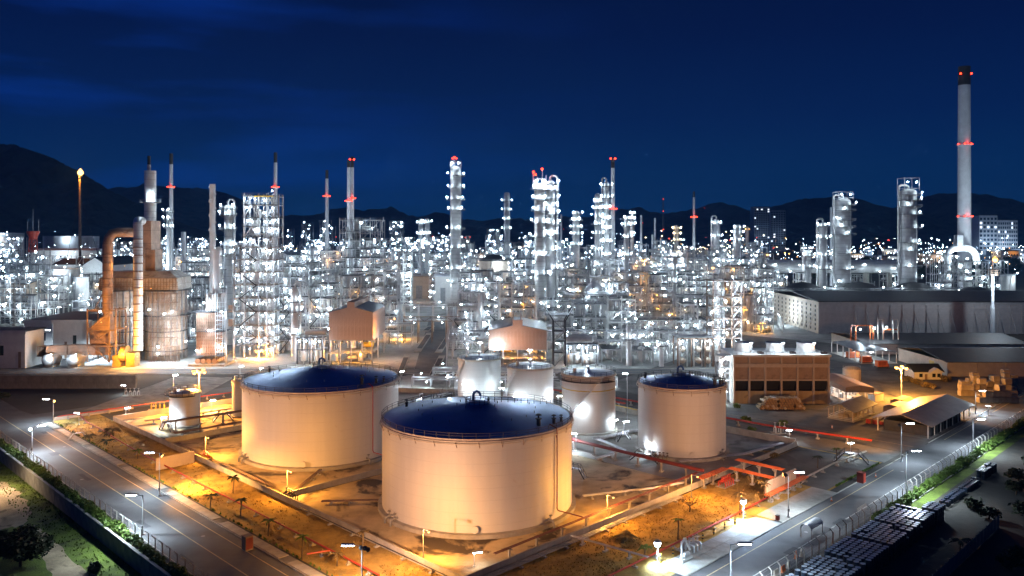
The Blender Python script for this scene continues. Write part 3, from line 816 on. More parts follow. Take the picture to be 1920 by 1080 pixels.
# tufts on verge and field
def tufts(name,label,n,seed,place,size,m):
    rr=random.Random(seed); b=MB()
    for i in range(n):
        p=place(rr)
        for k in range(3):
            a=rr.uniform(0,6.28); s=size*rr.uniform(.5,1.5); u=Vector((cos(a)*s*.5,sin(a)*s*.5,0)); t_=Vector((rr.uniform(-.4,.4)*s,rr.uniform(-.4,.4)*s,s))
            b.add([tuple(p-u),tuple(p+u),tuple(p+t_)],[(0,1,2)])
    o=b.build(name,m,kind='stuff'); o['label']=label; o['category']='grass'
tufts('grass_tufts','dry grass tufts over the left verge',2600,1,lambda r:ab(r.uniform(73.8,87),r.uniform(76,272),.03),.2,'dry_grass')
tufts('grass_tufts','dry grass tufts over the lawn before the front bund',2600,2,lambda r:ab(r.uniform(88,176),r.uniform(83.5,98),.03),.2,'dry_grass')
tufts('grass_tufts','green grass tufts on the low field',1700,3,lambda r:ab(53.4-7*r.random()**1.6,r.uniform(110,300),-2.79),.26,'green_grass')
tufts('weeds','weeds growing along the bund walls and kerbs',700,4,lambda r:ab(*r.choice([(87.9+r.random()*.8,r.uniform(100,260)),(r.uniform(88,208),99.5+r.random()*.6),(73.7,r.uniform(80,270)),(r.uniform(182,208),76.6)]),.03),.4,'leaf_green')
# street lamps ------------------------------------------------------------
pole_cache={}
def street_lamp(label,base,h,dx,power=5200,dy=0.0,floods=(),arm=1.3,kind='white',name='street_lamp'):
    t=thing(name,label,'street lamp',(base[0],base[1],0))
    b=MB(); b.tube((0,0,0),(0,0,h),0.14,8,r2=0.08); b.cbox((0,0,0),0.5,0.5,0.25); b.build('pole','galvanised',t)
    b=MB(); b.cbox((0,-0.2,1.3),0.35,0.25,0.55); b.build('junction_box','steel_mid',t)
    if dx or dy:
        d=Vector((dx,dy,0)).normalized()
        b=MB(); b.beam((0,0,h-0.12),tuple(d*arm+Vector((0,0,h+0.1))),0.1); b.build('arm','galvanised',t)
        b=MB(); b.box(-1.05,1.05,-0.22,0.22,0.0,0.22,1); b.box(-0.95,0.95,-0.17,0.17,-0.16,-0.005,0)
        c=d*(arm+0.95)
        o=b.build('lamp_head',['glow_tube','steel_mid'],t,(c.x,c.y,h+0.1),atan2(dy,dx))
        light(t,(c.x,c.y,h-0.12),kind,power*3.0,0.3,165,(c.x,c.y,0),0.8)
    for (fx,fy,tx,ty,tz,pw,kd) in floods:
        f=Vector((fx,fy,h-0.55)); aim=Vector((tx-base[0],ty-base[1],tz)); dr=(aim-f).normalized()
        b=MB(); b.tube(tuple(f-dr*0.35),tuple(f+dr*0.1),0.22,10,m=1,r2=0.42); b.tube(tuple(f+dr*0.101),tuple(f+dr*0.13),0.36,10,m=0); b.beam(tuple(f-dr*.3),(0,0,h-.6),.08,m=1)
        b.build('floodlight',['glow_orange' if kd in ('orange','peach') else 'glow_white','steel_dark'],t)
        light(t,tuple(f+dr*0.35),kd,pw,0.35,118 if tz>0 else 84,tuple(aim),0.9)
    return t
t1c=(T1[1],T1[2]); t2c=(T2[1],T2[2]); t3c=(T3[1],T3[2])
LAMPS=[]
street_lamp('street lamp on the hedge side of left road, tube pointing left',gp(268,1003),7.7,-1,7000)
street_lamp('double-headed street lamp by the far hedge of left road',gp(60,853),7.4,1,5200,0.8,floods=((-0.3,-0.3,-112,196,0,9000,'white'),))
street_lamp('street lamp with an orange flood at the left road junction',gp(100,795),7.6,-1,4600,floods=((0.4,-0.3,t2c[0]-20,t2c[1]-10,11,38000,'peach'),))
street_lamp('street lamp with strapped box on the kerb left of the largest tanks',gp(299,930),9.6,-1,4600,floods=((0.5,0.2,t2c[0]-6,t2c[1]-8,12,38000,'peach'),(0.7,-.3,-56,168,-8,22000,'orange'),(0.3,.6,-100,208,-8,30000,'orange'),(.8,.1,-64,190,-9,90000,'orange')))
street_lamp('lamp post with twin dark floods at the bottom edge of the verge',ab(73.0,107),8.2,-1,3800,floods=((0.5,0.25,t1c[0]-3,t1c[1],13,37000,'peach'),(1.0,-0.2,-10,141,-8,26000,'orange'),(-.2,.6,-38,145,-8,24000,'orange')))
street_lamp('street lamp by the bottom edge beside the loading pad',ab(112.5,64),9.4,1,15000)
street_lamp('street lamp with floods in front of the blast wall',gp(1478,970),9.2,1,4200,floods=((-0.5,0.1,t3c[0]+4,t3c[1],9,48000,'peach'),(-0.8,-0.2,38,170,-8,40000,'orange'),(-.9,.3,t1c[0]+12,t1c[1],12,36000,'peach')))
street_lamp('street lamp beside the fence below the crossover stairs',gp(1699,932),10.2,1,10000)
street_lamp('street lamp on the kerb corner in front of the gable shed',gp(1690,866),9.8,1,4600,floods=((-.4,.3,92,272,8,42000,'orange'),))
street_lamp('street lamp on the fence side right of the gable shed',gp(1824,848),8.8,1,9000)
street_lamp('farthest street lamp of the right road near the bales',gp(1829,775),7.3,1,5200)
street_lamp('street lamp out on the green field beside the dirt clearing',gp(-30,925,-2.8),6.2,1,5000,kind='warm')
# small lit stubs inside the bunds
def stub_lamp(label,px,py,z,dx=1,power=900,base=None,kind='white'):
    Y=F*(CH-z)/(py-HY); p=Vector((xp(px,Y),Y,0)); t=thing('pole_lamp',label,'pole lamp',p)
    b=MB(); b.tube((0,0,0),(0,0,z),0.07,6); b.cbox((0,0,0),.45,.45,.2); b.build('pole','galvanised',t)
    o=put('tube_lamp',tube_mesh(),t,(dx*.6,0,z),0.25*dx)
    light(t,(dx*.6,0,z-.25),kind,power,.2)
stub_lamp('short pole lamp on the bund path between right tanks',1170,790,3.2)
stub_lamp('short pole lamp at the foot of the lone medium tank',1210,832,3.4,power=1500)
stub_lamp('short pole lamp by the small platform right of the bund',1480,806,3.5,0,1300)
stub_lamp('short pole lamp beside the crossover stairs in gravel',1595,830,4.2,0,1500)
stub_lamp('short tilted lamp behind the corner garden wall',236,764,3.5,1,1200)
stub_lamp('short tilted lamp just left of the small crowded tank',303,782,4.0,1,5000)
stub_lamp('thin lamp on the garden path by white steps',148,774,3.6,-1,1000)
stub_lamp('pole lamp beside the pump group on the basin apron',234,722,3.6,-1,1000)
stub_lamp('tilted lamp above the pipes right of the small crowded tank',396,750,3.5,1,1600)
stub_lamp('pole lamp leaning over the small crowded tank roof',325,703,12.5,1,1200)
stub_lamp('pole lamp near the back rim of the left blue-roofed tank',450,686,6.5,1,1800)
stub_lamp('low pole lamp over the back rim of left tank',488,690,6.0,1,1800)
stub_lamp('white lamp at the foot of the front bund corner',889,1035,2.6,1,250)
stub_lamp('lamp on the pipe bridge right of left blue-roofed tank',751,696,6.0,1,1800)

stub_lamp('added tall lamp post in the gap left of the middle pale tank',944,727,9.0,-1,3500)  # the tall posts are added to light the pale tanks
stub_lamp('added tall lamp post between the middle and right pale tanks',1046,742,9.0,1,3500)
stub_lamp('added tall lamp post standing left of the row of pale tanks',838,706,14.0,1,4500)
stub_lamp('added tall lamp post right of the right-hand pale tank',1176,700,15.0,-1,4500)
stub_lamp('added tall lamp post in front of the left pale tank',880,757,6.0,1,3500)
stub_lamp('added tall lamp post in front of the middle pale tank',990,764,7.0,1,5500)
stub_lamp('added tall lamp post in front of the right-hand pale tank',1080,812,5.0,-1,3500)
def orange_mast(label,px,py,Y,size,power,head='mast',kind='orange',r=0.16,z0=0.0,spot=None,aim=None):
    z=zy(py,Y); t=thing('floodlight_mast',label,'floodlight',(xp(px,Y),Y,z0)); z-=z0
    b=MB(); b.tube((0,0,0),(0,0,z+.3),r*1.3,8,r2=r*.8); b.build('pole','galvanised',t)
    b=MB(); b.beam((-.9,0,z+.1),(.9,0,z+.1),.14); b.build('crossbar','galvanised',t)
    for q in range(6): lamp(t,(1.0*size*cos(q*1.047),1.0*size*sin(q*1.047),z+.35*(q%2)),kind,size*.62,0,'floodlight')
    light(t,(0,-.5-size,z-.3),kind,power*.6,.35)
    return t
orange_mast('blazing orange floodlight mast above the small crowded tank',373,698,262,1.8,160000)
orange_mast('blazing orange floodlight on a thin pole before the sheds',1690,691,280.6,1.8,140000)
orange_mast('orange floodlight at the foot of the lattice tower',486,659,372,1.6,52000)
orange_mast('orange floodlight by the left corner of the long warehouse',1430,607,470,1.4,18000)
orange_mast('orange floodlight mast in the back street, right of centre',1208,489,700,2.0,60000)
orange_mast('orange pole lamp beside the brown boxed heater house',750,629,440,0.9,46000)
t=thing('flood_mast','tall thick grey mast with an orange floodlight head, far right','floodlight mast',(xp(1861,432),432,0))
b=MB(); b.tube((0,0,0),(0,0,18),1.25,14,r2=1.15); b.tube((0,0,18),(0,0,20),1.15,14,r2=.8); b.tube((0,0,20),(0,0,36),.8,14,r2=.7); b.build('pole','chimney_grey',t)
b=MB()
for z in (36,37.3,38.6): b.lathe([(1,z),(2.6,z),(2.6,z+.2),(1,z+.2)],12)
for i in range(8): b.beam((2.5*cos(i*pi/4),2.5*sin(i*pi/4),36),(2.5*cos(i*pi/4),2.5*sin(i*pi/4),39),.15)
b.build('head_frame','steel_brown',t)
lamp(t,(0,-2.4,44.4),'orange',2.6,0,'floodlight'); light(t,(0,-7,34),'white',30000,.5); light(t,(0,-1.5,48),'orange',5000,.5)
b=MB(); b.tube((0,0,36),(0,0,44.5),.3,8); b.build('top_tube','steel_brown',t)

# red pipelines -----------------------------------------------------------
def pipeline(label,pts,r,z,m='red_paint',step=6,n=1,gap=.5,sup='concrete',name='pipeline',cat='pipeline',tee=False):
    P=[Vector((p[0],p[1],0)) for p in pts]; o=P[0]
    t=thing(name,label,cat,o)
    for k in range(n):
        b=MB(); Q=[]
        for i,p in enumerate(P):
            d=(P[min(i+1,len(P)-1)]-P[max(i-1,0)]).normalized(); nn=Vector((-d.y,d.x,0))
            Q.append(tuple(p-o+nn*(k-(n-1)/2)*gap+Vector((0,0,z+r))))
        b.path(Q,r,8); b.build('pipe',m,t)
    for p,q in zip(P,P[1:]):
        L=(q-p).length;d=(q-p).normalized();rz=atan2(d.y,d.x)
        for i in range(max(1,int(L/step))):
            c=p-o+d*(step*(i+.5))
            b=MB(); w=n*gap+.3
            if z<1.2: b.cbox((c.x,c.y,0),.5,w+.3,.3,rz); b.cbox((c.x,c.y,.3),.22,w*.5,z-.3,rz)
            else:
                b.cbox((c.x,c.y,0),.9,.9,.4,rz); b.cbox((c.x,c.y,.4),.35,.35,z-.55,rz); b.cbox((c.x,c.y,z-.18),.3,w+.35,.17,rz)
                if tee:
                    nn=Vector((-d.y,d.x,0))
                    for s in (-1,1): b.beam((c.x,c.y,z-1.2),tuple(Vector((c.x,c.y,z-.2))+nn*s*w*.45),.14)
            b.build('support',sup,t)
    return t
pipeline('long red pipe low on supports along the left verge',[ab(78.5,110),ab(78.5,150),ab(78.2,215),ab(79,240)],.16,.75)
pipeline('rusty red pipe of the corner garden, left verge far end',[ab(79.5,242),ab(79.5,262),ab(81,274)],.2,.8,'maroon_paint')
pipeline('red pipe on top of the kerb behind the corner garden',[ab(75,275.5),ab(101,275),ab(140,273)],.17,1.1)
pipeline('red pipe along the right verge behind the loading pad',[ab(92,82.7),ab(130,82.8),ab(175,83)],.18,.6)
pipeline('short red branch pipe bent towards the kerb of left verge',[ab(78.4,125),ab(74.6,126.5)],.16,.7,step=3)
pipeline('dark red elevated pipe from behind the front tank to the manifold',[ab(163,143),ab(163.2,99.8)],.42,2.3,'maroon_paint',7,1,.5)
pipeline('thin red and pale pipes on pedestals along the front bund',[ab(96,100.3),ab(162.4,100.9)],.10,2.2,'maroon_paint',7.2,2,.45)
pipeline('six-pipe red rack climbing along the bund end',[ab(157.5,97.4),ab(169,97.4)],.11,2.6,'orange_paint',4,4,.55,tee=True,name='pipe_rack',cat='pipe rack')
pipeline('six-pipe red rack crossing the lawn to the blast wall',[ab(169.6,96.8),ab(169.6,85)],.11,2.65,'orange_paint',4,4,.55,tee=True,name='pipe_rack',cat='pipe rack')
pipeline('rear red rack of parallel pipes nearest the gravel',[ab(175.2,98),ab(175.2,86)],.11,3.3,'orange_paint',4,4,.55,tee=True,name='pipe_rack',cat='pipe rack')
pipeline('red pipes running along the front of the blast wall',[ab(160,82.2),ab(168,82.2),ab(179,82.4)],.2,1.6,'orange_paint',3,3,.55,tee=True,name='pipe_rack',cat='pipe rack')
pipeline('pale red pipe crossing the grey gravel under the crossover stairs',[ab(178,83.2),ab(196,83.4),ab(214,82)],.22,.8,'wall_beige',5)
pipeline('long elevated red pipes behind the lone medium tank',[ab(219,190),ab(219,110),ab(223,84)],.2,1.6,'red_paint',8,2,.7)
pipeline('red hoop pipes behind the gap of the right tanks',[ab(214,205),ab(213,160)],.2,1.8,'red_paint',5,2,.6)
pipeline('orange pipe in the gap beyond the right-hand pale tank',[ab(209.9,186),ab(206,150)],.16,2.3,'yellow_paint',7)
pipeline('pale pipes across the dark lawn to the loading pad',[ab(114,98.2),ab(116,82)],.09,1.1,'galvanised',5,2,.4)
pipeline('grey pipes along the foot of the front bund wall',[ab(90,97.4),ab(150,97.4)],.12,.35,'steel_mid',6,3,.5)
pipeline('dark pipe laid along the face of the left bund wall',[ab(86.6,102),ab(86.6,150)],.09,.6,'steel_dark',8)
pipeline('grey pipe bundle between the right-hand pale tank and lone tank',[ab(174,141),ab(187,139.5),ab(196,137)],.16,.5,'galvanised',4,5,.5,name='pipe_rack',cat='pipe rack')
pipeline('rust pipe bridge carrying pipes past the short crowded tank',[ab(92,236),ab(118,234),ab(150,226)],.2,3.0,'steel_brown',7,3,.6,name='pipe_rack',cat='pipe rack')
pipeline('brown pipes on posts behind the lit verge, far bund',[ab(92,228),ab(112,227),ab(135,226)],.14,1.4,'steel_brown',5,4,.4,name='pipe_rack',cat='pipe rack')

pipeline('grey twin pipes leaving the front tank towards the manifold',[ab(134,112),ab(150,104),ab(158,101.5)],.16,.7,'silver_vessel',4,2,.5)
pipeline('low brown pipes crossing the bund floor left of the front tank',[ab(92,150),ab(100,143),ab(104,138)],.15,.5,'steel_brown',4,2,.5)
pipeline('twin pipes from the left blue-roofed tank to the bund corner',[ab(104,170),ab(95,163),ab(91,160)],.16,.6,'steel_brown',4,2,.5)
pipeline('pipe run skirting the lone medium tank towards the path',[ab(172,112),ab(190,104),ab(207,102)],.14,.6,'galvanised',5,3,.5)
pipeline('long grey pipes between the front tank and the lone one',[ab(158,128),ab(170,128),ab(174,140)],.16,.8,'galvanised',4,3,.5)
pipeline('orange-lit brown pipe parallel to the left bund wall, inside',[ab(89.6,166),ab(89.6,220)],.14,.5,'steel_brown',6,2,.45)
pipeline('thin pipes on posts across the far small-tank compartment',[ab(92,250),ab(130,247)],.12,1.2,'steel_brown',5,4,.4)
# manifold valves, red risers, extinguisher boxes
def cabinet(label,p,w,h,m,rz=pi/4):
    t=thing('fire_cabinet',label,'cabinet',(p.x,p.y,0),rz)
    b=MB(); b.box(-w/2,w/2,-w/2,w/2,.1,h); b.build('body',m,t)
    b=MB(); b.box(-w/2-.06,w/2+.06,-w/2-.06,w/2+.06,h,h+.1); b.build('top',m,t)
    b=MB(); b.box(-w/2+.1,w/2-.1,-w/2-.04,-w/2,.3,h-.2); b.box(-.03,.03,-w/2-.07,-w/2-.04,.3,h-.2,0); b.build('door','maroon_paint' if m!='maroon_paint' else 'red_paint',t)
    b=MB(); b.box(-w/2-.02,w/2+.02,-w/2-.02,w/2+.02,0,.1); b.build('base','concrete',t)
cabinet('brown fire hose cabinet on the kerb of left road',gp(464,1030),1.5,2.5,'steel_brown')
cabinet('red fire hose cabinet on the kerb of right road',gp(1615,905),1.5,2.4,'maroon_paint')
def cone(label,p):
    t=thing('traffic_cone',label,'cone',(p.x,p.y,0.02))
    b=MB(); b.box(-.28,.28,-.28,.28,0,.06); b.build('base','steel_dark',t)
    b=MB(); b.lathe([(.22,.06),(.16,.38),(.115,.62),(.05,.95),(.01,.95)],12,mats=[0,1,0,0]); b.build('cone_body',['orange_paint','wall_white'],t)
cone('orange traffic cone on right road below the blast wall',gp(1559,940)); cone('orange traffic cone past the red cabinet',gp(1642,895))
cone('orange traffic cone near the dark side of the wooden hut',gp(1560,803)); cone('lone cone far right by the bales yard',gp(1906,752))

def crossover(label,p,rz,L=7.0,h=2.2,m='steel_dark'):
    t=thing('crossover_stairs',label,'stairs',(p.x,p.y,0),rz)
    b=MB(); b.box(-L*.2,L*.2,-.5,.5,h-.08,h); b.build('landing','galvanised',t)
    for s in (-1,1):
        for i in range(8):
            u=i/8; b=MB(); x=s*(L*.2+(L*.3)*(1-u)); z=h*u
            b.box(x-.17,x+.17,-.48,.48,z+.2,z+.26); b.build('tread','galvanised',t)
        b=MB()
        for y in (-.5,.5): b.beam((s*L*.5,y,0),(s*L*.2,y,h),.1,.25)
        b.build('stringer',m,t)
    b=MB()
    for y in (-.52,.52):
        P=[(-L*.5,y,1.0),(-L*.2,y,h+1.05),(L*.2,y,h+1.05),(L*.5,y,1.0)]
        b.path(P,.045,5)
        for (x,z) in ((-L*.5,0),(-L*.35,h*.5),(-L*.2,h),(0,h),(L*.2,h),(L*.35,h*.5),(L*.5,0)): b.beam((x,y,z),(x,y,z+1.05),.07)
    b.build('handrail',m,t,kind='stuff')
crossover('black crossover stairs over the pale pipe in the gravel',gp(1596,868),-.35,8,2.6)
crossover('dark crossover stairs at the foot of the lone medium tank',gp(1208,866),-.5,7.5,2.2)
crossover('small dark stairs right of the front tank over grey pipes',gp(1080,895),-.6,5.0,2.2)
crossover('small stairs beside pipes right of pale tanks',gp(1168,826),.6,5,1.8)
crossover('pale crossover stairs in the corner garden',gp(146,822),.7,4.5,1.6,'wall_beige')
crossover('crossover stairs over the pipes before the short crowded tank',gp(312,808),-.6,6,2.4)
crossover('dark small crossover beside pipes near the slim tank',gp(418,790),.5,6,2.2)

def valve_group(label,p,n,sp,h,m,rz=0,m2='red_paint'):
    t=thing('valve_manifold',label,'valves',(p.x,p.y,0),rz)
    for i in range(n):
        x=(i-(n-1)/2)*sp
        b=MB(); b.path([(x,-.9,.0),(x,-.9,h*.5),(x,-.6,h*.62),(x,.6,h*.62),(x,.9,h*.5),(x,.9,0)],.13,7); b.build('pipe',m,t)
        b=MB(); b.tube((x,0,h*.55),(x,0,h),.09,6); b.tube((x,0,h),(x,0,h+.07),.34,10); b.tube((x,-.25,h*.62),(x,.25,h*.62),.26,10); b.build('valve',m2,t)
    b=MB(); b.box(-n*sp/2-.4,n*sp/2+.4,-1.2,1.2,0,.15); b.build('plinth','concrete',t)
valve_group('red valve group under the pipe racks near the lawn',ab(165,95),5,.9,2.2,'red_paint',.8)
valve_group('red valves at the right end of the blast wall',ab(180,86),5,.8,2.0,'red_paint',.8)
valve_group('yellow-lit valves by the bund corner post, left',ab(88.5,199),4,1.0,2.4,'yellow_paint',-.8)
valve_group('red hydrant valves in front of the beige gate wall',ab(85,203),3,1.0,1.8,'red_paint',-.8)
valve_group('dark valves on the bund corner between the two largest tanks',ab(88.5,157),4,1.1,2.4,'steel_brown',-.8,'steel_dark')
valve_group('grey pump valves on the concrete apron by the basin',gp(248,742),4,1.5,2.6,'galvanised',0,'steel_light')
valve_group('white valves on the platform at right bund end',gp(1462,812),3,1.4,3.0,'wall_white',0,'steel_light')
valve_group('valves crowding the foot of the lone medium tank',gp(1233,862),6,1.0,1.9,'steel_brown',-.4,'steel_brown')
valve_group('yellow pipes and valves left of the short crowded tank',gp(296,768),4,1.3,2.2,'yellow_paint',.3,'yellow_paint')
valve_group('small valves beside the loading pad in white light',gp(1300,1032),3,1.2,2.2,'galvanised',.8,'steel_light')
wall_line('gate_wall','beige slab wall across the verge with red pipes through it',ab(76.2,200),ab(85.6,200),3.0,.4,'wall_beige',3.1)
# loading pad: white equipment, striped bollards, flood
t=thing('fuel_loader','white loading arm with pump on the lit concrete pad','loading arm',gp(1284,1050),pi/4)
b=MB(); b.box(-1.6,1.6,-.6,.6,0,.5); b.build('base','wall_white',t)
b=MB(); b.path([(-1,0,.5),(-1,0,3.2),(-.6,0,3.6),(.3,0,3.4),(1.6,0,1.4)],.2,8); b.build('arm','wall_white',t)
b=MB(); b.vessel((.5,0,.9),.4,1.6,12,axis='x'); b.build('pump','silver_vessel',t)
t=thing('loading_skid','grey metering skid with pipes behind the loading arm','skid',ab(127.5,81),pi/4)
b=MB()
for x in (-2,-.7,.7,2): b.path([(x,-.5,0),(x,-.5,1.4),(x,.5,1.4),(x,.5,0)],.16,7)
b.build('piping','galvanised',t,kind='stuff'); b=MB(); b.box(-3,3,-1,1,0,.2); b.build('base','concrete',t)
b=MB(); b.tube((-1.4,0,.2),(-1.4,0,2.1),.35,10); b.build('filter','steel_light',t)
def bollard(p):
    b=MB()
    for i in range(5): b.tube((0,0,i*.3),(0,0,i*.3+.3),.17,8,m=i%2,caps=(i in (0,4)))
    return b
bme=bollard(0).mesh('bollard',['yellow_paint','steel_dark'])
for i,a in enumerate((118,122,132,136,140,144,148)):
    o=put('bollard',bme,None,ab(a,80.9,0.04)); tag(o,'yellow and black banded bollard at the back edge of the lit loading pad','bollard','bollards behind the loading pad')
def ground_flood(label,p,z,power,aim):
    t=thing('floodlight_mast',label,'floodlight',p); b=MB(); b.tube((0,0,0),(0,0,z),.1,8); b.cbox((0,0,0),.5,.5,.2); b.build('pole','galvanised',t)
    lamp(t,(0,0,z+.3),'blue',1.2,0,'floodlight'); light(t,(0,-.3,z-.5),'blue',power,.3,150,aim)
ground_flood('dazzling white floodlight behind the loading pad',ab(147,80.7),3.6,16000,(0,-4,-3))
ground_flood('white floodlight washing the near end of the pad',ab(117.3,81),3.2,11000,(3,-3,-3))
for i,(lb,x,y) in enumerate((('lamp post base box at the right road kerb',1458,975),)): 
    p=gp(x,y); t=thing('electrical_box','low red electrical box on the kerb below the blast wall','box',(p.x,p.y,0),pi/4); b=MB(); b.box(-.3,.3,-.3,.3,0,.9); b.build('body','maroon_paint',t); b=MB(); b.box(-.35,.35,-.35,.35,.9,.98); b.build('lid','steel_dark',t)
# cage bridge / ribbed rain cover and gantry by the fence
t=thing('bus_shelter','small arched ribbed shelter against the fence, right road','shelter',gp(1522,1003),pi/4)
b=MB()
for i in range(9): 
    P=[(-2.4+i*.6,-1.1*cos(k*pi/8),1.9+.8*sin(k*pi/8)) for k in range(9)]
    for p,q in zip(P,P[1:]): b.quad((p[0]-.27,p[1],p[2]),(q[0]-.27,q[1],q[2]),(q[0]+.27,q[1],q[2]),(p[0]+.27,p[1],p[2]))
b.build('roof','galvanised',t)
b=MB()
for x in (-2.4,2.4):
    for y in (-1.05,1.05): b.beam((x,y,0),(x,y,1.95),.12)
b.build('frame','steel_mid',t,kind='stuff')
t=thing('sign_gantry','low frame of short upright bars beside the fence','rack',gp(1620,965),pi/4)
b=MB()
for i in range(12):
    for y in (-.5,.5): b.beam((-2.2+i*.4,y,1.1),(-2.2+i*.4,y,1.75),.07)
b.build('bars','wall_white',t,kind='stuff'); b=MB()
for y in (-.5,.5): b.beam((-2.3,y,1.2),(2.3,y,1.2),.08)
for x in (-2.2,2.2): b.beam((x,0,0),(x,0,1.2),.12)
b.build('frame','steel_mid',t,kind='stuff')
# traffic barriers beside the near fence
for i,(px,py) in enumerate(((1455,1079),(1468,1072),(1478,1064),(1492,1046),(1502,1042))):
    p=gp(px,py); t=thing('road_barrier','red and white plastic road barrier by the near fence','barrier',(p.x,p.y,0),pi/4+.1*i,'road barriers by the near fence')
    b=MB(); b.extr([(-.28,0),(.28,0),(.12,.5),(.1,1.05),(-.1,1.05),(-.12,.5)],'x',-.7,.7); b.build('body','orange_paint' if i%2 else 'wall_beige',t)

# orange post lamps added around the bunds to brighten their floors
def added_post_lamp(label,p,h,power,kind='orange'):
    t=thing('pole_lamp',label,'pole lamp',p); b=MB(); b.tube((0,0,0),(0,0,h),.08,6); b.cbox((0,0,0),.4,.4,.2); b.build('pole','steel_mid',t); b=MB(); b.beam((0,0,h),(1.1,-1.1,h+.1),.08); b.build('arm','wall_white',t)
    lamp(t,(1.1,-1.1,h-.1),kind,.4); light(t,(1.1,-1.2,h-.5),kind,power,.2)
added_post_lamp('added grey post with small orange lamp at the front bund corner',ab(89.5,112),5.2,5500)
added_post_lamp('added grey post with small orange lamp at the dividing bund wall',ab(90,161),5.4,11000)
added_post_lamp('added grey post with small orange lamp by the yellow-lit valves',ab(90,203),5.4,11000)
added_post_lamp('added grey post with small orange lamp on the right half of front bund',ab(128,100.6),5.0,10000)
added_post_lamp('added grey post with small orange lamp before the blast wall rack',ab(152,96),5.0,4500)
# covers and patches in the roads
b=MB(); b.lathe([(.01,.012),(.36,.012),(.4,.0)],14); mh=b.mesh('manhole_cover',['steel_mid'])
for i,(a,bb,lb) in enumerate(((66,150,'round manhole cover in left road, nearest the bottom edge'),(61,205,'round manhole cover in left road beside the hedge'),(67,240,'round manhole cover in left road near the junction'),(150,69,'round manhole cover in right road beside the loading pad'),(205,70,'round manhole cover in right road near the red cabinet'),(262,68,'round manhole cover in right road before the gable shed'))):
    o=put('manhole_cover',mh,None,ab(a,bb,.05)); tag(o,lb,'manhole cover')
rr=random.Random(71)
for i in range(10):
    a,bb=(rr.uniform(58,69),rr.uniform(110,260)) if i<5 else (rr.uniform(125,300),rr.uniform(64,72)); w=rr.uniform(1,2.4);l=rr.uniform(2,7)
    if i>4: w,l=l,w
    sheet('road_patch',rough_edge(ab_rect(a,a+w,bb,bb+l),i,.06,4),.052+.002*i,'asphalt_dark')
# drums -------------------------------------------------------------------
b=MB(); b.lathe([(.46,0),(.47,.3),(.49,.32),(.47,.34),(.47,.66),(.49,.68),(.47,.70),(.46,.98),(.47,1.0),(.47,1.03),(.43,1.03),(.42,.99),(.01,1.0)],16,mats=[0]*8+[1,1,1,1])
dme=b.mesh('drum',['drum_paint','drum_lid'])
low=MB(); nd=0; rr=random.Random(12)
def drum_row(a0,a1,b0,cols,layers,gapevery,skip=()):
    global nd
    i=0;a=a0
    while a<a1:
        if i%gapevery==gapevery-1: a+=.7+rr.random()*.8
        ly=layers if not (rr.random()<.04) else layers-1
        for c in range(cols):
            if rr.random()<.03: continue
            p=ab(a+rr.uniform(-.07,.07),b0-c*1.1+rr.uniform(-.07,.07))
            z=(ly-1)*1.05
            if nd<298:
                o=put('steel_drum',dme,None,(p.x,p.y,z),rr.uniform(0,6)); tag(o,'dark blue steel drum standing on top of the drum stacks by the fence','drum','steel drums stacked along the right fence'); nd+=1
            for l in range(ly-1): low.tube((p.x,p.y,l*1.05),(p.x,p.y,l*1.05+1.0),.47,8)
        a+=1.13;i+=1
drum_row(117,172,60.0,4,2,9); drum_row(124,176,54.6,3,3,10); drum_row(180,208,55.4,2,2,8); drum_row(212,222,55.2,2,3,6)
o=low.build('drum_stack',['drum_paint'],kind='stuff',label='lower layers of dark steel drums under the counted ones'); o['category']='drums'
# blue sheet fence
p=ab(140,43);t=thing('sheet_fence','blue corrugated sheet fence in the dark bottom right corner','fence',p,pi/4)
b=MB()
for i in range(9): b.quad((i*.24,.05*(i%2),0),((i+1)*.24,.05*((i+1)%2),0),((i+1)*.24,.05*((i+1)%2),2.5),(i*.24,.05*(i%2),2.5))
sme=b.mesh('sheet',['fence_blue']); b=MB(); b.beam((0,.12,0),(0,.12,2.7),.14); pme=b.mesh('post',['steel_mid'])
for i in range(18): put('sheet',sme,t,(i*2.2,0,R0.uniform(-.06,.06)));put('post',pme,t,(i*2.2,0,0))
# ================================================================ BUILDINGS
def part_box(t,name,m,x0,x1,y0,y1,z0,z1,**k):
    b=MB(); b.box(x0,x1,y0,y1,z0,z1); return b.build(name,m,t,**k)
def gable(b,x0,x1,y0,y1,ze,zr,th=.18,axis='x',oh=.5,m=0):
    """two roof slopes with ridge along axis"""
    if axis=='x':
        ym=(y0+y1)/2
        for s in (-1,1):
            e=y0-oh if s<0 else y1+oh; ez=ze-(zr-ze)*oh/((y1-y0)/2)
            b.extr([(ym,zr),(e,ez),(e,ez+th),(ym,zr+th)],'x',x0-oh,x1+oh,m)
    else:
        xm=(x0+x1)/2
        for s in (-1,1):
            e=x0-oh if s<0 else x1+oh; ez=ze-(zr-ze)*oh/((x1-x0)/2)
            b.extr([(xm,zr),(e,ez),(e,ez+th),(xm,zr+th)],'y',y0-oh,y1+oh,m)

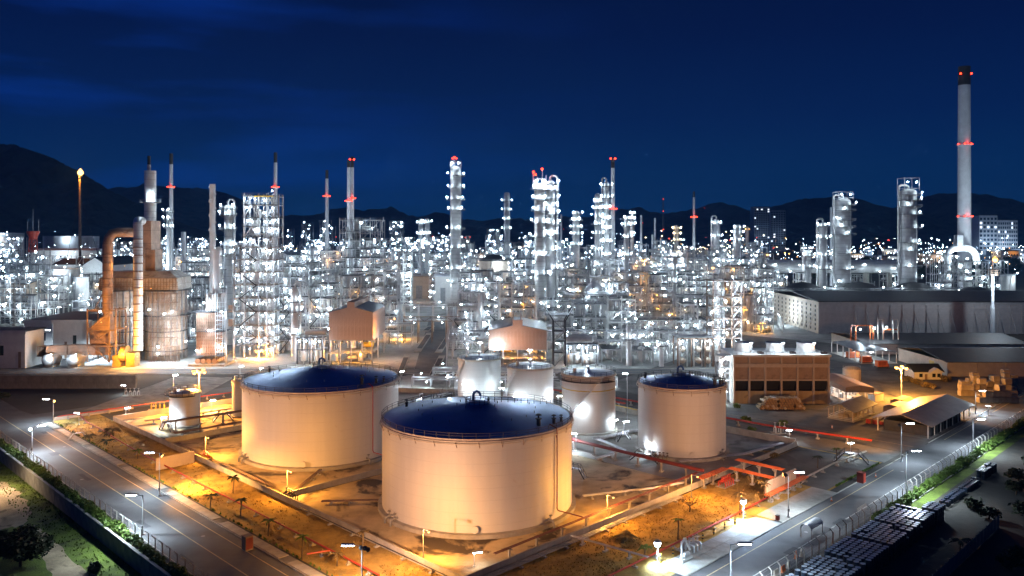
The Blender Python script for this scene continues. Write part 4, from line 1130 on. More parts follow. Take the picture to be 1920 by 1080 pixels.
# long warehouse ---------------------------------------------------------
WX,WY0,WY1,WH,WX1=179.4,465.0,552.0,18.7,420.0
t=thing('warehouse','long grey warehouse with braced ribs and rows of small window holes','warehouse',(WX,WY0,0))
part_box(t,'front_wall','grey_clad',0,WX1-WX,0,.4,0,WH,)
part_box(t,'gable_wall','wall_beige',-.01,.4,.41,WY1-WY0,0,WH)
part_box(t,'back_wall','grey_clad',.41,WX1-WX,WY1-WY0-.4,WY1-WY0,0,WH)
b=MB(); D=WY1-WY0; b.extr([(-1.2,WH+.01),(D/2,WH+3.0),(D+1.2,WH+.01),(D+1.2,WH+.5),(D/2,WH+3.5),(-1.2,WH+.5)],'x',-1.0,WX1-WX); b.build('roof','roof_dark',t)
b=MB(); b.box(20,WX1-WX,-.35,-.02,14.4,15.2); b.box(20,WX1-WX,-.25,-.02,17.2,17.7); b.build('wall_band','grey_clad',t)
n=int((WX1-WX-22)/7.0)
me=MB(); me.box(-.22,.22,-.55,-.02,0,16.9); rib=me.mesh('rib',['grey_clad'])
me=MB(); me.beam((-1.6,-.5,12.6),(0,-4.6,.2),.32); brc=me.mesh('raking_brace',['grey_clad'])
me=MB(); me.box(-6.7,-.24,-.28,-.03,0,.26); gir=me.mesh('girt',['grey_clad'])
for i in range(n+1):
    put('rib',rib,t,(21+i*7,0,0)); put('raking_brace',brc,t,(22.6+i*7,0,0))
    if i:
        for z in (3.0,5.8,8.6,11.4): put('girt',gir,t,(21+i*7,0,z))
me=MB(); me.box(-.5,-.02,-1.0,1.0,0,.22,0); me.box(-.06,-.03,-.8,.8,-1.5,-.02,1); wn_=me.mesh('window',['grey_clad','black_void'])
for r in range(6):
    for c in range(11): put('window',wn_,t,(0,5+c*7.2,16.6-r*2.7))
me=MB(); me.beam((-.3,0,11),(-4.5,0,.5),.25); bb=me.mesh('raking_brace',['wall_beige'])
for c in range(11): put('raking_brace',bb,t,(0,6+c*7.2,0))
light(t,(-9,40,9),'white',16000,.4); lamp(t,(-1.2,34,12.5),'white',.7,0)
t=thing('conveyor_wall','leaning white wall panels below the warehouse gable, lit orange','wall',(170,470,0))
for i in range(4):
    b=MB(); b.extr([(0,0),(9.6,0),(9.6,7.5),(0,4.5+.4*i)],'y',i*0,.4); o=b.build('wall_panel','wall_white',t,(-9+i*2.8,i*11,0),1.35)

def shed_low(label,x0,x1,y0,y1,he,rise,wall='grey_clad',roof='roof_dark'):
    t=thing('storage_shed',label,'shed',(x0,y0,0)); w=x1-x0;d=y1-y0
    part_box(t,'front_wall',wall,0,w,0,.3,0,he); part_box(t,'side_wall','wall_beige',0,.3,.31,d,0,he); part_box(t,'back_wall',wall,.31,w,d-.3,d,0,he)
    b=MB(); gable(b,0,w,0,d,he+.02,he+rise,.2,'x',.8); b.build('roof',roof,t)
    return t
t=shed_low('low wide dark-roofed shed in front of the warehouse, nearer one',178,330,325,366,5.9,2.6)
b=MB(); b.box(-.08,-.01,10,14,3.2,4.6); b.build('notice_board','yellow_paint',t,label='small yellow green board on the side wall')
for x in range(12,140,12): part_box(t,'wall_rib','grey_clad',x,x+.25,-.2,-.01,0,5.7)
shed_low('second low dark-roofed shed further back, beside red pipes',172,250,385,428,5.0,2.4)

# cooling tower ----------------------------------------------------------
CX0,CX1,CY0,CY1,CHt=75.8,108.8,272.0,288.0,16.9
t=thing('cooling_tower','brown concrete cooling tower with three white fan stacks and dark openings','cooling tower',(CX0,CY0,0))
W=CX1-CX0; D=CY1-CY0; nb=6; bw=W/nb
pm=MB(); pm.box(.32,bw-.32,.5,.8,0,4.4); base=pm.mesh('base_panel',['cooling_base'])
pm=MB(); pm.box(.32,bw-.32,.75,1.05,8.5,12.5); mid=pm.mesh('wall_panel',['cooling_conc'])
pm=MB(); pm.box(.32,bw-.32,.75,1.05,13.9,16.0); top=pm.mesh('wall_panel',['cooling_conc'])
pm=MB(); pm.box(.32,bw-.32,.1,.7,12.55,13.85); bea=pm.mesh('beam',['wall_beige'])
pm=MB(); pm.box(.32,bw-.32,.1,.7,7.95,8.45); be2=pm.mesh('beam',['wall_beige'])
pm=MB(); pm.box(-.3,.3,0,.8,0,16.1); post=pm.mesh('post',['wall_beige'])  # paler than the recessed panels: relief contrast put into the colour
pm=MB(); pm.quad((.32,.9,7.9),(bw-.32,.9,7.9),(bw-.32,2.6,4.5),(.32,2.6,4.5)); lou=pm.mesh('louvre',['roof_dark'])
for i in range(nb):
    for me_ in (base,mid,top): put(me_.name.split('.')[0],me_,t,(i*bw,0,0))
    put('beam',bea,t,(i*bw,0,0)); put('beam',be2,t,(i*bw,0,0)); put('louvre',lou,t,(i*bw,0,0))
for i in range(nb+1): put('post',post,t,(min(max(i*bw,.31),W-.31),0,0))
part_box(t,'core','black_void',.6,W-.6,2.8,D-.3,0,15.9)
part_box(t,'side_wall','wall_white',-.02,.28,.85,D,0,16.1); part_box(t,'side_wall','cooling_conc',W-.28,W+.02,.85,D,0,16.1)
part_box(t,'deck','wall_white',-.4,W+.4,-.35,D+.3,16.12,16.9)
for x in (6.1,17.2,28.0):
    b=MB(); b.lathe([(3.5,16.92),(3.15,17.6),(3.05,18.6),(3.3,20.0),(3.15,20.0),(2.9,18.6),(3.0,17.6)],28,(x,D/2+1,0)); o=b.build('fan_stack','wall_white',t)
    b=MB()
    for k in range(5): b.beam((x,D/2+1,18.7),(x+2.7*cos(k*1.257),D/2+1+2.7*sin(k*1.257),18.8),.5,.06)
    b.tube((x,D/2+1,18.4),(x,D/2+1,18.95),.35,8); b.build('fan','steel_dark',o)
    b=MB(); b.box(x+2.8,x+4.2,1.6,2.6,16.91,17.8); b.box(x+4.2,x+4.9,1.8,2.4,16.91,17.5); b.build('motor','steel_dark',t)
    lp=put('tube_lamp',tube_mesh(),t,(x+.5,2.2,20.6),.8); light(t,(x+.3,1.0,20.0),'white',2000,.2); 
    b=MB(); b.beam((x+.5,2.3,16.9),(x+.5,2.3,20.7),.09); b.build('lamp_post','steel_mid',t)
b=MB(); 
for zz in (17.4,17.9): b.beam((-.3,-.25,zz),(W+.3,-.25,zz),.06)
for i in range(24): b.beam((-.3+i*W/23,-.25,16.9),(-.3+i*W/23,-.25,17.95),.06)
b.build('railing','steel_mid',t,kind='stuff')
# white pipes and stair frame at its left end
t=thing('riser_frame','white pipe risers in a frame at the left end of the cooling tower','pipe frame',(CX0-4.6,CY0+1,0))
b=MB()
for x in (0,3.8):
    for y in (0,5): b.beam((x,y,0),(x,y,16.4),.4)
for z in (4,8,12,16.2):
    for y in (0,5): b.beam((0,y,z),(3.8,y,z),.3)
    b.box(.1,3.7,.1,4.9,z-.1,z)
b.build('frame','wall_white',t,kind='stuff')
b=MB(); b.path([(1.2,2,0),(1.2,2,14),(1.8,2,15),(4.4,2,15)],.7,10); b.build('riser_pipe','wall_white',t)
b=MB(); b.path([(2.9,3.4,0),(2.9,3.4,9),(3.2,3.4,9.8),(4.4,3.4,9.8)],.5,10); b.build('riser_pipe','wall_white',t)
for z in (3.4,7.4,11.5,15.6): lp=put('tube_lamp',tube_mesh(),t,(1.6,-.5,z),.9); light(t,(1.6,-.9,z-.3),'white',900,.2)

# log pile in front
b=MB(); b.tube((0,-2,0),(0,2,0),.43,10,m=0); lme=b.mesh('log',['timber_log']); b=MB(); b.tube((0,-2,0),(0,2,0),.43,10,m=0); lme2=b.mesh('log',['wall_beige'])
p0=gp(1466,766); rr=random.Random(3); k=0
for r in range(5):
    nn=17-r*1
    for i in range(nn):
        if rr.random()<.05: continue
        o=put('log',lme2 if rr.random()<.13 else lme,None,(p0.x-7.6+(i+r*.5)*.9+rr.uniform(-.05,.05),p0.y+rr.uniform(-.3,.3),.43+r*.77)); pale=o.data==lme2
        tag(o,'pale round-ended log in the pile before the cooling tower' if pale else 'brown round log stacked in the pile before the cooling tower','log','pale logs in the pile' if pale else 'brown logs in the pile')

# shelters and sheds -----------------------------------------------------
def shelter(label,x0,x1,y0,y1,h,fascia,roof='roof_tan',fm='roof_tan',lamps=4,inner=None,lampw=900):
    t=thing('shelter',label,'shelter',(x0,y0,0)); w=x1-x0;d=y1-y0
    b=MB(); b.extr([(0,h),(w*.5,h+.7),(w,h),(w,h+.15),(w*.5,h+.85),(0,h+.15)],'y',0,d); b.build('roof',roof,t)
    if fascia:
        b=MB(); b.extr([(0,h-fascia),(w,h-fascia),(w,h-.02),(w*.5,h+.68),(0,h-.02)],'y',-.12,-.02); b.build('fascia',fm,t)
        part_box(t,'side_fascia',fm,-.12,-.02,0,d,h-fascia,h-.02)
    pm=MB(); pm.box(-.15,.15,-.15,.15,0,h-.05); pme_=pm.mesh('post',['wall_white'])
    nn=max(2,int(d/6))
    for i in range(nn+1):
        for x in (.2,w-.2): put('post',pme_,t,(x,.2+i*(d-.4)/nn,0))
    part_box(t,'floor','concrete',-.3,w+.3,-.3,d+.3,.02,.2)
    for i in range(lamps):
        put('tube_lamp',tube_mesh(),t,(w*.4,d*(i+.5)/lamps,h-.5),.3); light(t,(w*.4,d*(i+.5)/lamps,h-.9),'white',lampw,.2)
    return t
t=shelter('open shelter with tan hipped roof and deep fascia, lit inside, beside cooling tower',115.5,125.3,275,300,5.0,1.6)
b=MB(); rr=random.Random(8)
for i in range(16): x=rr.uniform(1,9);y=rr.uniform(1,23); b.tube((x,y,.2),(x,y,rr.uniform(1,2.2)),rr.uniform(.2,.5),8)
b.build('pump_row','steel_light',t,kind='stuff')
t=shelter('flat green-grey shelter roof over the red fire pumps',157,173,357,391,5.2,0,'roof_metal','roof_metal',4,lampw=1800)
def pump(label,x,y,m='orange_paint',L=4.5,rz=0.15):
    t=thing('fire_pump',label,'pump',(x,y,.02),rz)
    part_box(t,'engine_body',m,-L/2,L/2,-1.2,1.2,.5,3.0); part_box(t,'base','steel_dark',-L/2-.3,L/2+.3,-1.3,1.3,0,.49)
    b=MB()
    for i in range(6): b.box(-L/2+.4+i*.6,-L/2+.7+i*.6,-1.26,-1.21,.9,2.6)
    b.build('grille','maroon_paint',t,kind='stuff'); b=MB(); b.path([(L/2,0,1.4),(L/2+.9,0,1.4),(L/2+1.2,0,.9),(L/2+1.2,0,0)],.25,8); b.build('pipe','red_paint',t)
pump('red engine pump box at the front edge of the pump shelter',161.5,347.5)
pump('red pump box in the middle under the pump shelter',160,359.5); pump('red pump set at the back under the pump shelter',159.8,373,L=5.5)
t=thing('pipe_hoops','red hoop pipes with two white portal frames on the shed roof side','pipework',(168,394,0))
for i,(x,z) in enumerate(((0,13),(2.4,13),(16,11))):
    b=MB(); b.path([(x,0,0),(x,0,z-1),(x+.6,0,z),(x+9-i,0,z),(x+9.6-i,0,z-1),(x+9.6-i,0,6)],.35,8); b.build('pipe','orange_paint',t)
for x in (13,20.5):
    b=MB()
    for dx in (0,2.4): b.beam((x+dx,-1,5),(x+dx,-1,16),.4)
    b.beam((x,-1,16),(x+2.4,-1,16),.4); b.build('portal','wall_white',t)
for x in (4,11,17): lamp(t,(x,-1.5,11+x*.08),'white',.9,1800)
# white cottage
t=thing('small_house','small white gabled cottage beside the dark sheds','house',(161,318,0))
part_box(t,'wall','wall_white',0,11,0,8,0,3.4); b=MB(); gable(b,0,11,0,8,3.42,5.6,.2,'x',.7); b.build('roof','roof_dark',t)
b=MB(); b.extr([(0,3.42),(4,5.5),(8,3.42)],'x',10.7,10.95); b.build('gable_end','wall_white',t)
b=MB(); b.extr([(5.5,3.1),(8,4.6),(10.5,3.1)],'y',-2.0,-1.8); b.extr([(5.2,3.05),(8,4.75),(10.8,3.05),(10.8,3.2),(8,4.95),(5.2,3.2)],'y',-2.2,.3); b.build('porch_roof','wall_white',t)
for x in (2,7.2,9.2):
    f=part_box(t,'window','glass_dark',x,x+1.3,-.06,-.01,1.0,2.4); part_box(f,'sill','wall_beige',x-.1,x+1.4,-.16,-.07,.9,.99)
part_box(t,'door','steel_brown',4.2,5.2,-.06,-.01,0,2.2)
# gable shed (ridge along the right road)
p=ab(243,75.8);t=thing('gable_shed','big gable shed with pale brown metal roof over dark stores, right road corner','shed',(p.x,p.y,0),pi/4)
b=MB(); gable(b,0,39.5,0,14.4,4.0,5.9,.15,'x',1.2); b.build('roof','roof_tan',t)
pm=MB(); pm.box(-.13,.13,-.13,.13,0,4.0); pme_=pm.mesh('post',['wall_white'])
for i in range(8):
    for y in (.3,14.1): put('post',pme_,t,(.3+i*5.55,y,0))
for i in range(5): part_box(t,'store_wall','steel_dark',3+i*5.6,8.4+i*5.6,.5,13.4,0.05,3.0+.12*(i%2))
b=MB(); b.box(-.5,40,-.4,14.8,.02,.05); b.build('floor','concrete_dark',t)
for i in range(5): part_box(t,'shutter','black_void',3.6+i*5.6,7.8+i*5.6,.4,.47,.1,2.6)
# wooden hut
p=ab(248,99);t=thing('open_hut','dark-roofed open hut with pale railings beside timber stacks','hut',(p.x,p.y,0),pi/4)
b=MB(); gable(b,0,16.5,0,8,3.5,5.2,.15,'x',.9); b.build('roof','roof_metal',t)
pm=MB(); pm.box(-.12,.12,-.12,.12,0,3.5); pme_=pm.mesh('post',['wall_beige'])
for i in range(5):
    for y in (.2,7.8): put('post',pme_,t,(.2+i*4,y,0))
b=MB()
for z in (.6,1.1):
    for y in (.2,7.8): b.beam((0,y,z),(16.5,y,z),.09)
    b.beam((0.2,0,z),(.2,8,z),.09)
for i in range(24): b.beam((i*.7,.2,0),(i*.7,.2,1.1),.06)
b.build('railing','wall_white',t,kind='stuff'); part_box(t,'floor','concrete',-.2,16.8,-.2,8.2,.02,.25)
rr=random.Random(6)
for i in range(7): part_box(t,'stored_box','crate_tan',1+i*2,2.2+i*2,2+rr.random()*2,5,.26,1+rr.random())
# timber stacks
for i,(lb,a,bb,L,w,h) in enumerate((('long dark timber stack with red end paint, nearest the hut',250,95.5,10,1.5,1.5),('long timber stack with red ends, middle of three',250.5,93.6,10,1.4,1.4),('long timber stack closest to the gable shed',251,91.8,10.5,1.4,1.3),('covered brown stack behind the hut under tarpaulin',270,95,9,6,2.6),('tan heap with pale cover right of the hut',283,98,8,5,2.2))):
    p=ab(a,bb);t=thing('timber_stack',lb,'timber stack',(p.x,p.y,0.02),pi/4)
    if i<3:
        pm=MB(); pm.box(0,L,-.1,.1,0,.24,0); pm.box(L,L+.05,-.1,.1,0,.24,1); pm.box(-.05,0,-.1,.1,0,.24,1); bm_=pm.mesh('plank',['wood','red_paint'])
        for r in range(int(h/.27)):
            for c in range(int(w/.22)): put('plank',bm_,t,(rr.uniform(-.15,.15),(c-w/.44)*.22,r*.26))
    else:
        b=MB(); b.extr([(-w/2,0),(w/2,0),(w/2,h*.7),(w*.2,h),(-w*.25,h*.95),(-w/2,h*.65)],'x',0,L); b.build('tarpaulin','steel_brown' if i==3 else 'crate_tan',t)
        part_box(t,'pallet','wood',-.2,L+.2,-w/2-.2,w/2+.2,-.01,.12)
# bales yard
rr=random.Random(9); b=MB(); b.box(-1.25,1.25,-1.25,1.25,0,2.0); b.box(-1.28,1.28,-.5,-.3,.0,2.02); b.box(-1.28,1.28,.3,.5,0,2.02); cme=b.mesh('wrapped_bale',['crate_tan'])
cells=[]
for i in range(9):
    for j in range(6):
        px,py=1806+i*11.5+rr.uniform(-2,2),754-j*6.3
        if i+j<2 or (i<3 and j<2): continue
        for k in range(1 if rr.random()<.4 else 2 if rr.random()<.75 else 3):
            p=gp(px,py); o=put('wrapped_bale',cme,None,(p.x,p.y,.02+k*2.06),rr.uniform(-.12,.12)); o.scale=(rr.uniform(.85,1),rr.uniform(.85,1),rr.uniform(.9,1.0))
            tag(o,'tan wrapped bale in the block of bales before the dark shed','bale','wrapped bales in the right yard')
# yard extras
t=thing('water_tank','squat round tank with railing beside the tan shelter','tank',gp(1597,712)); b=MB(); b.lathe([(3.4,0),(3.4,4.4),(2.2,5.2),(.01,5.4)],28); b.build('shell','wall_beige',t); b=MB(); rail_ring(b,3.3,4.5,10); b.build('railing','steel_mid',t,kind='stuff')
t=thing('container','white box container behind the dark-roofed hut','container',gp(1642,752),.6); part_box(t,'body','wall_white',-2.6,2.6,-1.3,1.3,.1,2.6); part_box(t,'roof','roof_tan',-2.7,2.7,-1.4,1.4,2.61,2.75)
for i in range(5): part_box(t,'rib','wall_white',-2.2+i*1.1,-2.05+i*1.1,-1.36,-1.31,.2,2.5)
t=thing('dish_antenna','small white dish on a fenced plot by the right road','antenna',gp(1853,778)); b=MB(); b.tube((0,0,0),(0,0,2.6),.08,6); b.build('pole','galvanised',t); b=MB(); b.lathe([(.01,.0),(.5,.1),(.85,.3),(.8,.32),(.45,.14),(.01,.05)],16,(0,0,2.6)); b.build('dish','wall_white',t)
rr=random.Random(14)
for i,(px,py,lb) in enumerate(((1722,722,'rust-coloured bush in front of the white cottage'),(1742,728,'low brown scrub right of the orange lamp pole'),(1700,716,'reddish shrub under the orange floodlight'),(1775,716,'dark shrub against the near dark shed'))): round_tree('shrub',lb,gp(px,py),2.0,2.6,'leaf_dry',500,60+i)
for i,(px,py,lb) in enumerate(((1408,808,'bright green bush in the strip behind the lone tank'),(1398,789,'small green plant by the red elevated pipes'),(1468,797,'green tuft on the verge below the logs'),(1382,764,'grass clump at the left foot of the cooling tower'))): round_tree('shrub',lb,gp(px,py),1.0,1.8,'leaf_green',260,70+i,.3)

# left office buildings ---------------------------------------------------
def office(label,px0,px1,Y,pyt,d,slab='roof_dark',wall='wall_white',skew=0):
    x0,x1=xp(px0,Y),xp(px1,Y);h=zy(pyt,Y);t=thing('office_building',label,'building',(x0,Y,0),skew);w=x1-x0
    part_box(t,'wall',wall,0,w,0,d,0,h); part_box(t,'roof',slab,-.7,w+.7,-.7,d+.7,h+.01,h+.5)
    part_box(t,'parapet',wall,-.75,w+.75,-.8,-.71,h-.8,h+.6)
    nn=int(w/4)
    for i in range(nn):
        if i%3==1: f=part_box(t,'door','steel_brown',1.2+i*4,2.4+i*4,-.05,-.01,.2,h*.45); part_box(f,'handle','galvanised',2.15+i*4,2.25+i*4,-.1,-.06,1.1,1.25)
        elif i%3==2: f=part_box(t,'window','glass_dark',1.2+i*4,2.8+i*4,-.05,-.01,h*.35,h*.62); part_box(f,'sill',wall,1.1+i*4,2.9+i*4,-.2,-.06,h*.31,h*.345)
    return t
t=office('flat white two-level office with open undercroft, left of the heater',100,172,372,602,30); 
t=office('white office wing with dark roof slab set further left',45,98,395,602,45)
office('white block cut by the left edge of the frame',-40,47,345,622,14)
for i,(px,py,Y,lb) in enumerate(((75,619,380,'street lamp in front of the white office wing'),(28,637,362,'street lamp before the white block at left edge'),(170,627,365,'street lamp at the right end of the white offices'),(98,576,480,'street lamp on the lane behind the white offices'))):
    street_lamp(lb,(xp(px+6,Y),Y),zy(py,Y),1,20000)
# ================================================================ THE REFINERY
LIGHTN=0
def rails(b,x0,x1,y0,y1,z,step=2.4,h=1.1,r=.07,m=0):
    for zz in (h,h*.55):
        b.beam((x0,y0,z+zz),(x1,y0,z+zz),r); b.beam((x0,y0,z+zz),(x0,y1,z+zz),r); b.beam((x1,y0,z+zz),(x1,y1,z+zz),r)
    n=max(1,int((x1-x0)/step))
    for i in range(n+1): b.beam((x0+(x1-x0)*i/n,y0,z),(x0+(x1-x0)*i/n,y0,z+h),r*1.2)
def stair_zig(b,x0,x1,y,zs,w=.9,m=0):
    for i,(z0,z1) in enumerate(zip(zs,zs[1:])):
        a,c=(x0,x1) if i%2==0 else (x1,x0)
        b.beam((a,y,z0),(c,y,z1),.12,.5,m); b.beam((a,y,z0+1.1),(c,y,z1+1.1),.1,.1,m)
LAND=[(60,'the red and white lattice mast'),(150,'the orange-topped flare stack'),(255,'the twin-duct heater'),(390,'the brown box heater'),(478,'the tall lattice tower'),(575,'the pipe-looped column'),(668,'the brown boxed heater house'),(800,'the side street'),(855,'the many-lamped column'),(970,'the ribbed heater house'),(1020,'the thick twin column'),(1090,'the flared platform tower'),(1150,'the pale chimney'),(1240,'the radio mast'),(1355,'the open brown tower'),(1430,'the warehouse gable'),(1580,'the silver column with pipe loop'),(1700,'the tall right-hand column'),(1808,'the tallest chimney'),(1900,'the right frame edge')]
USED=set()
def where(px,Y):
    l=min(LAND,key=lambda q:abs(q[0]-px)); side='left of' if px<l[0]-14 else 'right of' if px>l[0]+14 else 'in line with'
    d='just behind' if Y<420 else 'behind' if Y<560 else 'well behind' if Y<800 else 'far behind'
    if side=='in line with': return d+' '+l[1]
    return side+' '+l[1]+(', near row' if Y<420 else ', second row' if Y<500 else ', middle rows' if Y<640 else ', back rows' if Y<1000 else ', far rows')
def uniq(s,alts):
    k=s
    for a in ['']+list(alts):
        k=(a+' '+s).strip()
        if k not in USED: break
    USED.add(k); return k
NUMW={1:'one-deck',2:'two-deck',3:'three-deck',4:'four-deck',5:'five-deck',6:'six-deck',7:'seven-deck',8:'eight-deck',9:'nine-deck',10:'ten-deck'}
CW={'wall_white':'white','steel_light':'pale','steel_mid':'grey','steel_brown':'rusty','galvanised':'silver'}
def structure(px0,px1,Y,pyt,depth=14,seed=0,m=None,label=None,lampk='white',dens=1.0,light_every=1,power=1100,lampsize=.5,simple=False,colour_pipe=True,stair=False):
    rr=random.Random(seed*7919+13); power*=(.12 if simple else .42)
    if simple and lampk=='white': lampk='blue' if rr.random()<.75 else 'white'
    if not simple and lampk=='white' and rr.random()<.11 and Y<720: lampk='orange'; power*=.8
    x0,x1=xp(px0,Y),xp(px1,Y);w=x1-x0;H=max(6,zy(pyt,Y))
    m=m or rr.choice(['steel_light','steel_light','steel_mid','galvanised','wall_white'])
    lv=rr.uniform(5.0,7.5) if Y<700 else rr.uniform(7,10)
    nl=max(1,int(round(H/lv)));zs=[0]+[H*(i+1)/nl*rr.uniform(.96,1.0) if i<nl-1 else H for i in range(nl)]
    nbx=max(1,int(round(w/rr.uniform(5,7.5))));bx=w/nbx
    if label is None:
        label=uniq(NUMW.get(nl,'tall')+' '+CW.get(m,'pale')+' steel structure '+where((px0+px1)/2,Y),['slim','broad','crowded','lamp-lit','open','bare','dense','cluttered','boxy','stepped'])
    t=thing('process_structure',label,'process structure',((x0+x1)/2,Y,0))
    X=lambda i:-w/2+i*bx
    hb=[nl if rr.random()<.62 else max(1,nl-rr.randint(1,max(1,nl//2))) for _ in range(nbx)]
    if nbx: hb[rr.randrange(nbx)]=nl
    pw=rr.choice([.42,.5,.6]) if Y<700 else .7
    f=MB()
    for i in range(nbx+1):
        hh=max(hb[max(0,i-1)],hb[min(nbx-1,i)])
        for y in ((0,depth/2,depth) if not simple else (0,depth)):
            f.beam((X(i),y,0),(X(i),y,zs[hh]+(rr.random()<.3)*1.5),pw)
    for i in range(nbx):
        for l in range(1,hb[i]+1):
            for y in ((0,depth) if not simple else (0,)): f.beam((X(i),y,zs[l]-.2),(X(i+1),y,zs[l]-.2),pw*.75,pw)
            if not simple: f.beam((X(i),0,zs[l]-.2),(X(i),depth,zs[l]-.2),pw*.7)
            q=rr.random()
            if q<.22: f.beam((X(i),-.02,zs[l-1]),(X(i+1),-.02,zs[l]),pw*.55)
            elif q<.40: f.beam((X(i+1),-.02,zs[l-1]),(X(i),-.02,zs[l]),pw*.55)
            elif q<.5: 
                f.beam((X(i),-.02,zs[l-1]),((X(i)+X(i+1))/2,-.02,zs[l]),pw*.5); f.beam((X(i+1),-.02,zs[l-1]),((X(i)+X(i+1))/2,-.02,zs[l]),pw*.5)
    f.build('frame',m,t,kind='stuff')
    ra=MB(); pi_=MB(); eq=MB(); lamps=[]
    for l in range(1,nl+1):
        ib=[i for i in range(nbx) if hb[i]>=l]
        if not ib: continue
        i=0; d=MB()
        while i<len(ib):
            j=i
            while j+1<len(ib) and ib[j+1]==ib[j]+1: j+=1
            a,c=X(ib[i]),X(ib[j]+1)
            yy=0 if rr.random()<.7 else depth*.4
            d.box(a+.1,c-.1,yy-.25,depth,zs[l]+.02,zs[l]+.16)
            if not simple: rails(ra,a,c,yy-.2,depth,zs[l]+.17)
            i=j+1
        d.build('deck','steel_dark' if rr.random()<.8 else 'steel_mid',t)
    # vessels
    nv=int((nbx*nl*.42+1)*dens)
    for k in range(nv):
        i=rr.randrange(nbx);l=rr.randrange(0,hb[i]) if hb[i]>0 else 0
        q=rr.random();b=MB(); y=rr.uniform(depth*.25,depth*.7)
        if q<.55:
            r=min(bx*.36,rr.choice([.8,1.2,1.7,2.4]))*(1 if Y<700 else 1.5); span=rr.choice([1,1,2,3]); top=zs[min(hb[i],l+span)]
            hh=max(2.5,(top-zs[l])*rr.uniform(.65,1.15)); b.vessel((X(i)+bx*rr.uniform(.3,.7),y,zs[l]+.2),r,hh,12)
        else:
            r=rr.uniform(.6,1.3)*(1 if Y<700 else 1.5); L=min(w*.9,bx*rr.uniform(.8,1.8)); cx=min(max(X(i)+bx/2,-w/2+L/2),w/2-L/2)
            b.vessel((cx,y,zs[l]+r+.7),r,L,12,axis='x')
        if simple: 
            k0=len(eq.v); eq.v+=b.v; eq.f+=[tuple(a+k0 for a in ff) for ff in b.f]; eq.m+=b.m; eq.sm+=b.sm
        else: b.build('vessel',rr.choice(['silver_vessel','silver_vessel','silver_clad','wall_white','steel_mid']),t)
    eq.build('vessels','silver_vessel',t,kind='stuff')
    # pipes
    npi=int((nbx*nl*3.0+3)*dens*(1 if not simple else .5))
    for k in range(npi):
        i=rr.randrange(nbx);l=rr.randrange(0,max(1,hb[i]))
        r=rr.choice([.1,.14,.2,.28])*(1 if Y<700 else 1.8); y=rr.uniform(-.6,depth*.8)
        xa=X(i)+rr.uniform(0,bx);za=zs[l]+rr.uniform(.5,zs[min(nl,l+1)]-zs[l]) if l<nl else zs[l]
        q=rr.random()
        if q<.42: pi_.tube((xa,y,zs[l]+.2),(xa,y,zs[min(nl,l+rr.choice([1,1,2]))]+rr.uniform(-1,1.2)),r,6,m=rr.randrange(3))
        elif q<.8:
            xb=min(w/2,max(-w/2,xa+rr.choice([-1,1])*rr.uniform(3,w*.8))); pi_.tube((xa,y,za),(xb,y,za),r,6,m=rr.randrange(3))
        else:
            xb=min(w/2,max(-w/2,xa+rr.uniform(-6,6))); zb=za+rr.uniform(2,6)
            pi_.path([(xa,y,zs[l]+.2),(xa,y,za),(xb,y,za),(xb,y,min(zb,H+2))],r,6,m=rr.randrange(3))
    # small valves and boxes
    for k in range(int(nbx*nl*2.0*dens*(0 if simple else 1))):
        i=rr.randrange(nbx);l=rr.randrange(0,max(1,hb[i])); s=rr.uniform(.3,.9)
        pi_.cbox((X(i)+rr.uniform(0,bx),rr.uniform(0,depth*.6),zs[l]+.2),s,s,s*rr.uniform(.8,2.4),rr.uniform(0,1),m=rr.randrange(4))
    pi_.build('piping',['silver_vessel','steel_light','steel_mid','wall_white'],t,kind='stuff')
    ra.build('railing','steel_dark' if rr.random()<.5 else 'steel_mid',t,kind='stuff')
    if stair:
        b=MB(); stair_zig(b,-w/2+.6,-w/2+6,-1.0,zs); b.build('stair_flight','steel_dark',t,kind='stuff')
    # lamps under each deck edge
    lm=MB(); cnt=0
    for l in range(1,nl+1):
        for i in range(nbx):
            if hb[i]<l or rr.random()<(.40 if simple else .52): continue
            for q in range(1 if rr.random()<.78 else 2):
                y=-.7 if q==0 else rr.uniform(depth*.2,depth*.6); z=zs[l]-rr.uniform(.7,2.0) if q==0 else zs[l-1]+rr.uniform(3,4.5)
                if rr.random()<.2: z=zs[l]+2.6
                x=X(i)+bx*rr.uniform(.1,.9); s=lampsize*rr.choice([.5,.8,1.0,1.4,1.9])*(.55 if lampk=='orange' else 1); kd=lampk if rr.random()>.06 else rr.choice(['warm','warm','orange'])
                cnt+=1
                if simple: lm.lathe([(.001,-s*.6),(s*.6,0),(.001,s*.6)],6,(x,y,z))
                else: lamp(t,(x,y,z),kd,s)
                if light_every and cnt%light_every==0: light(t,(x,y-s*.7-.1,z-s*.5-.1),kd,power,.15)
    lm.build('lamps','glow_'+lampk,t,kind='stuff')
    return t
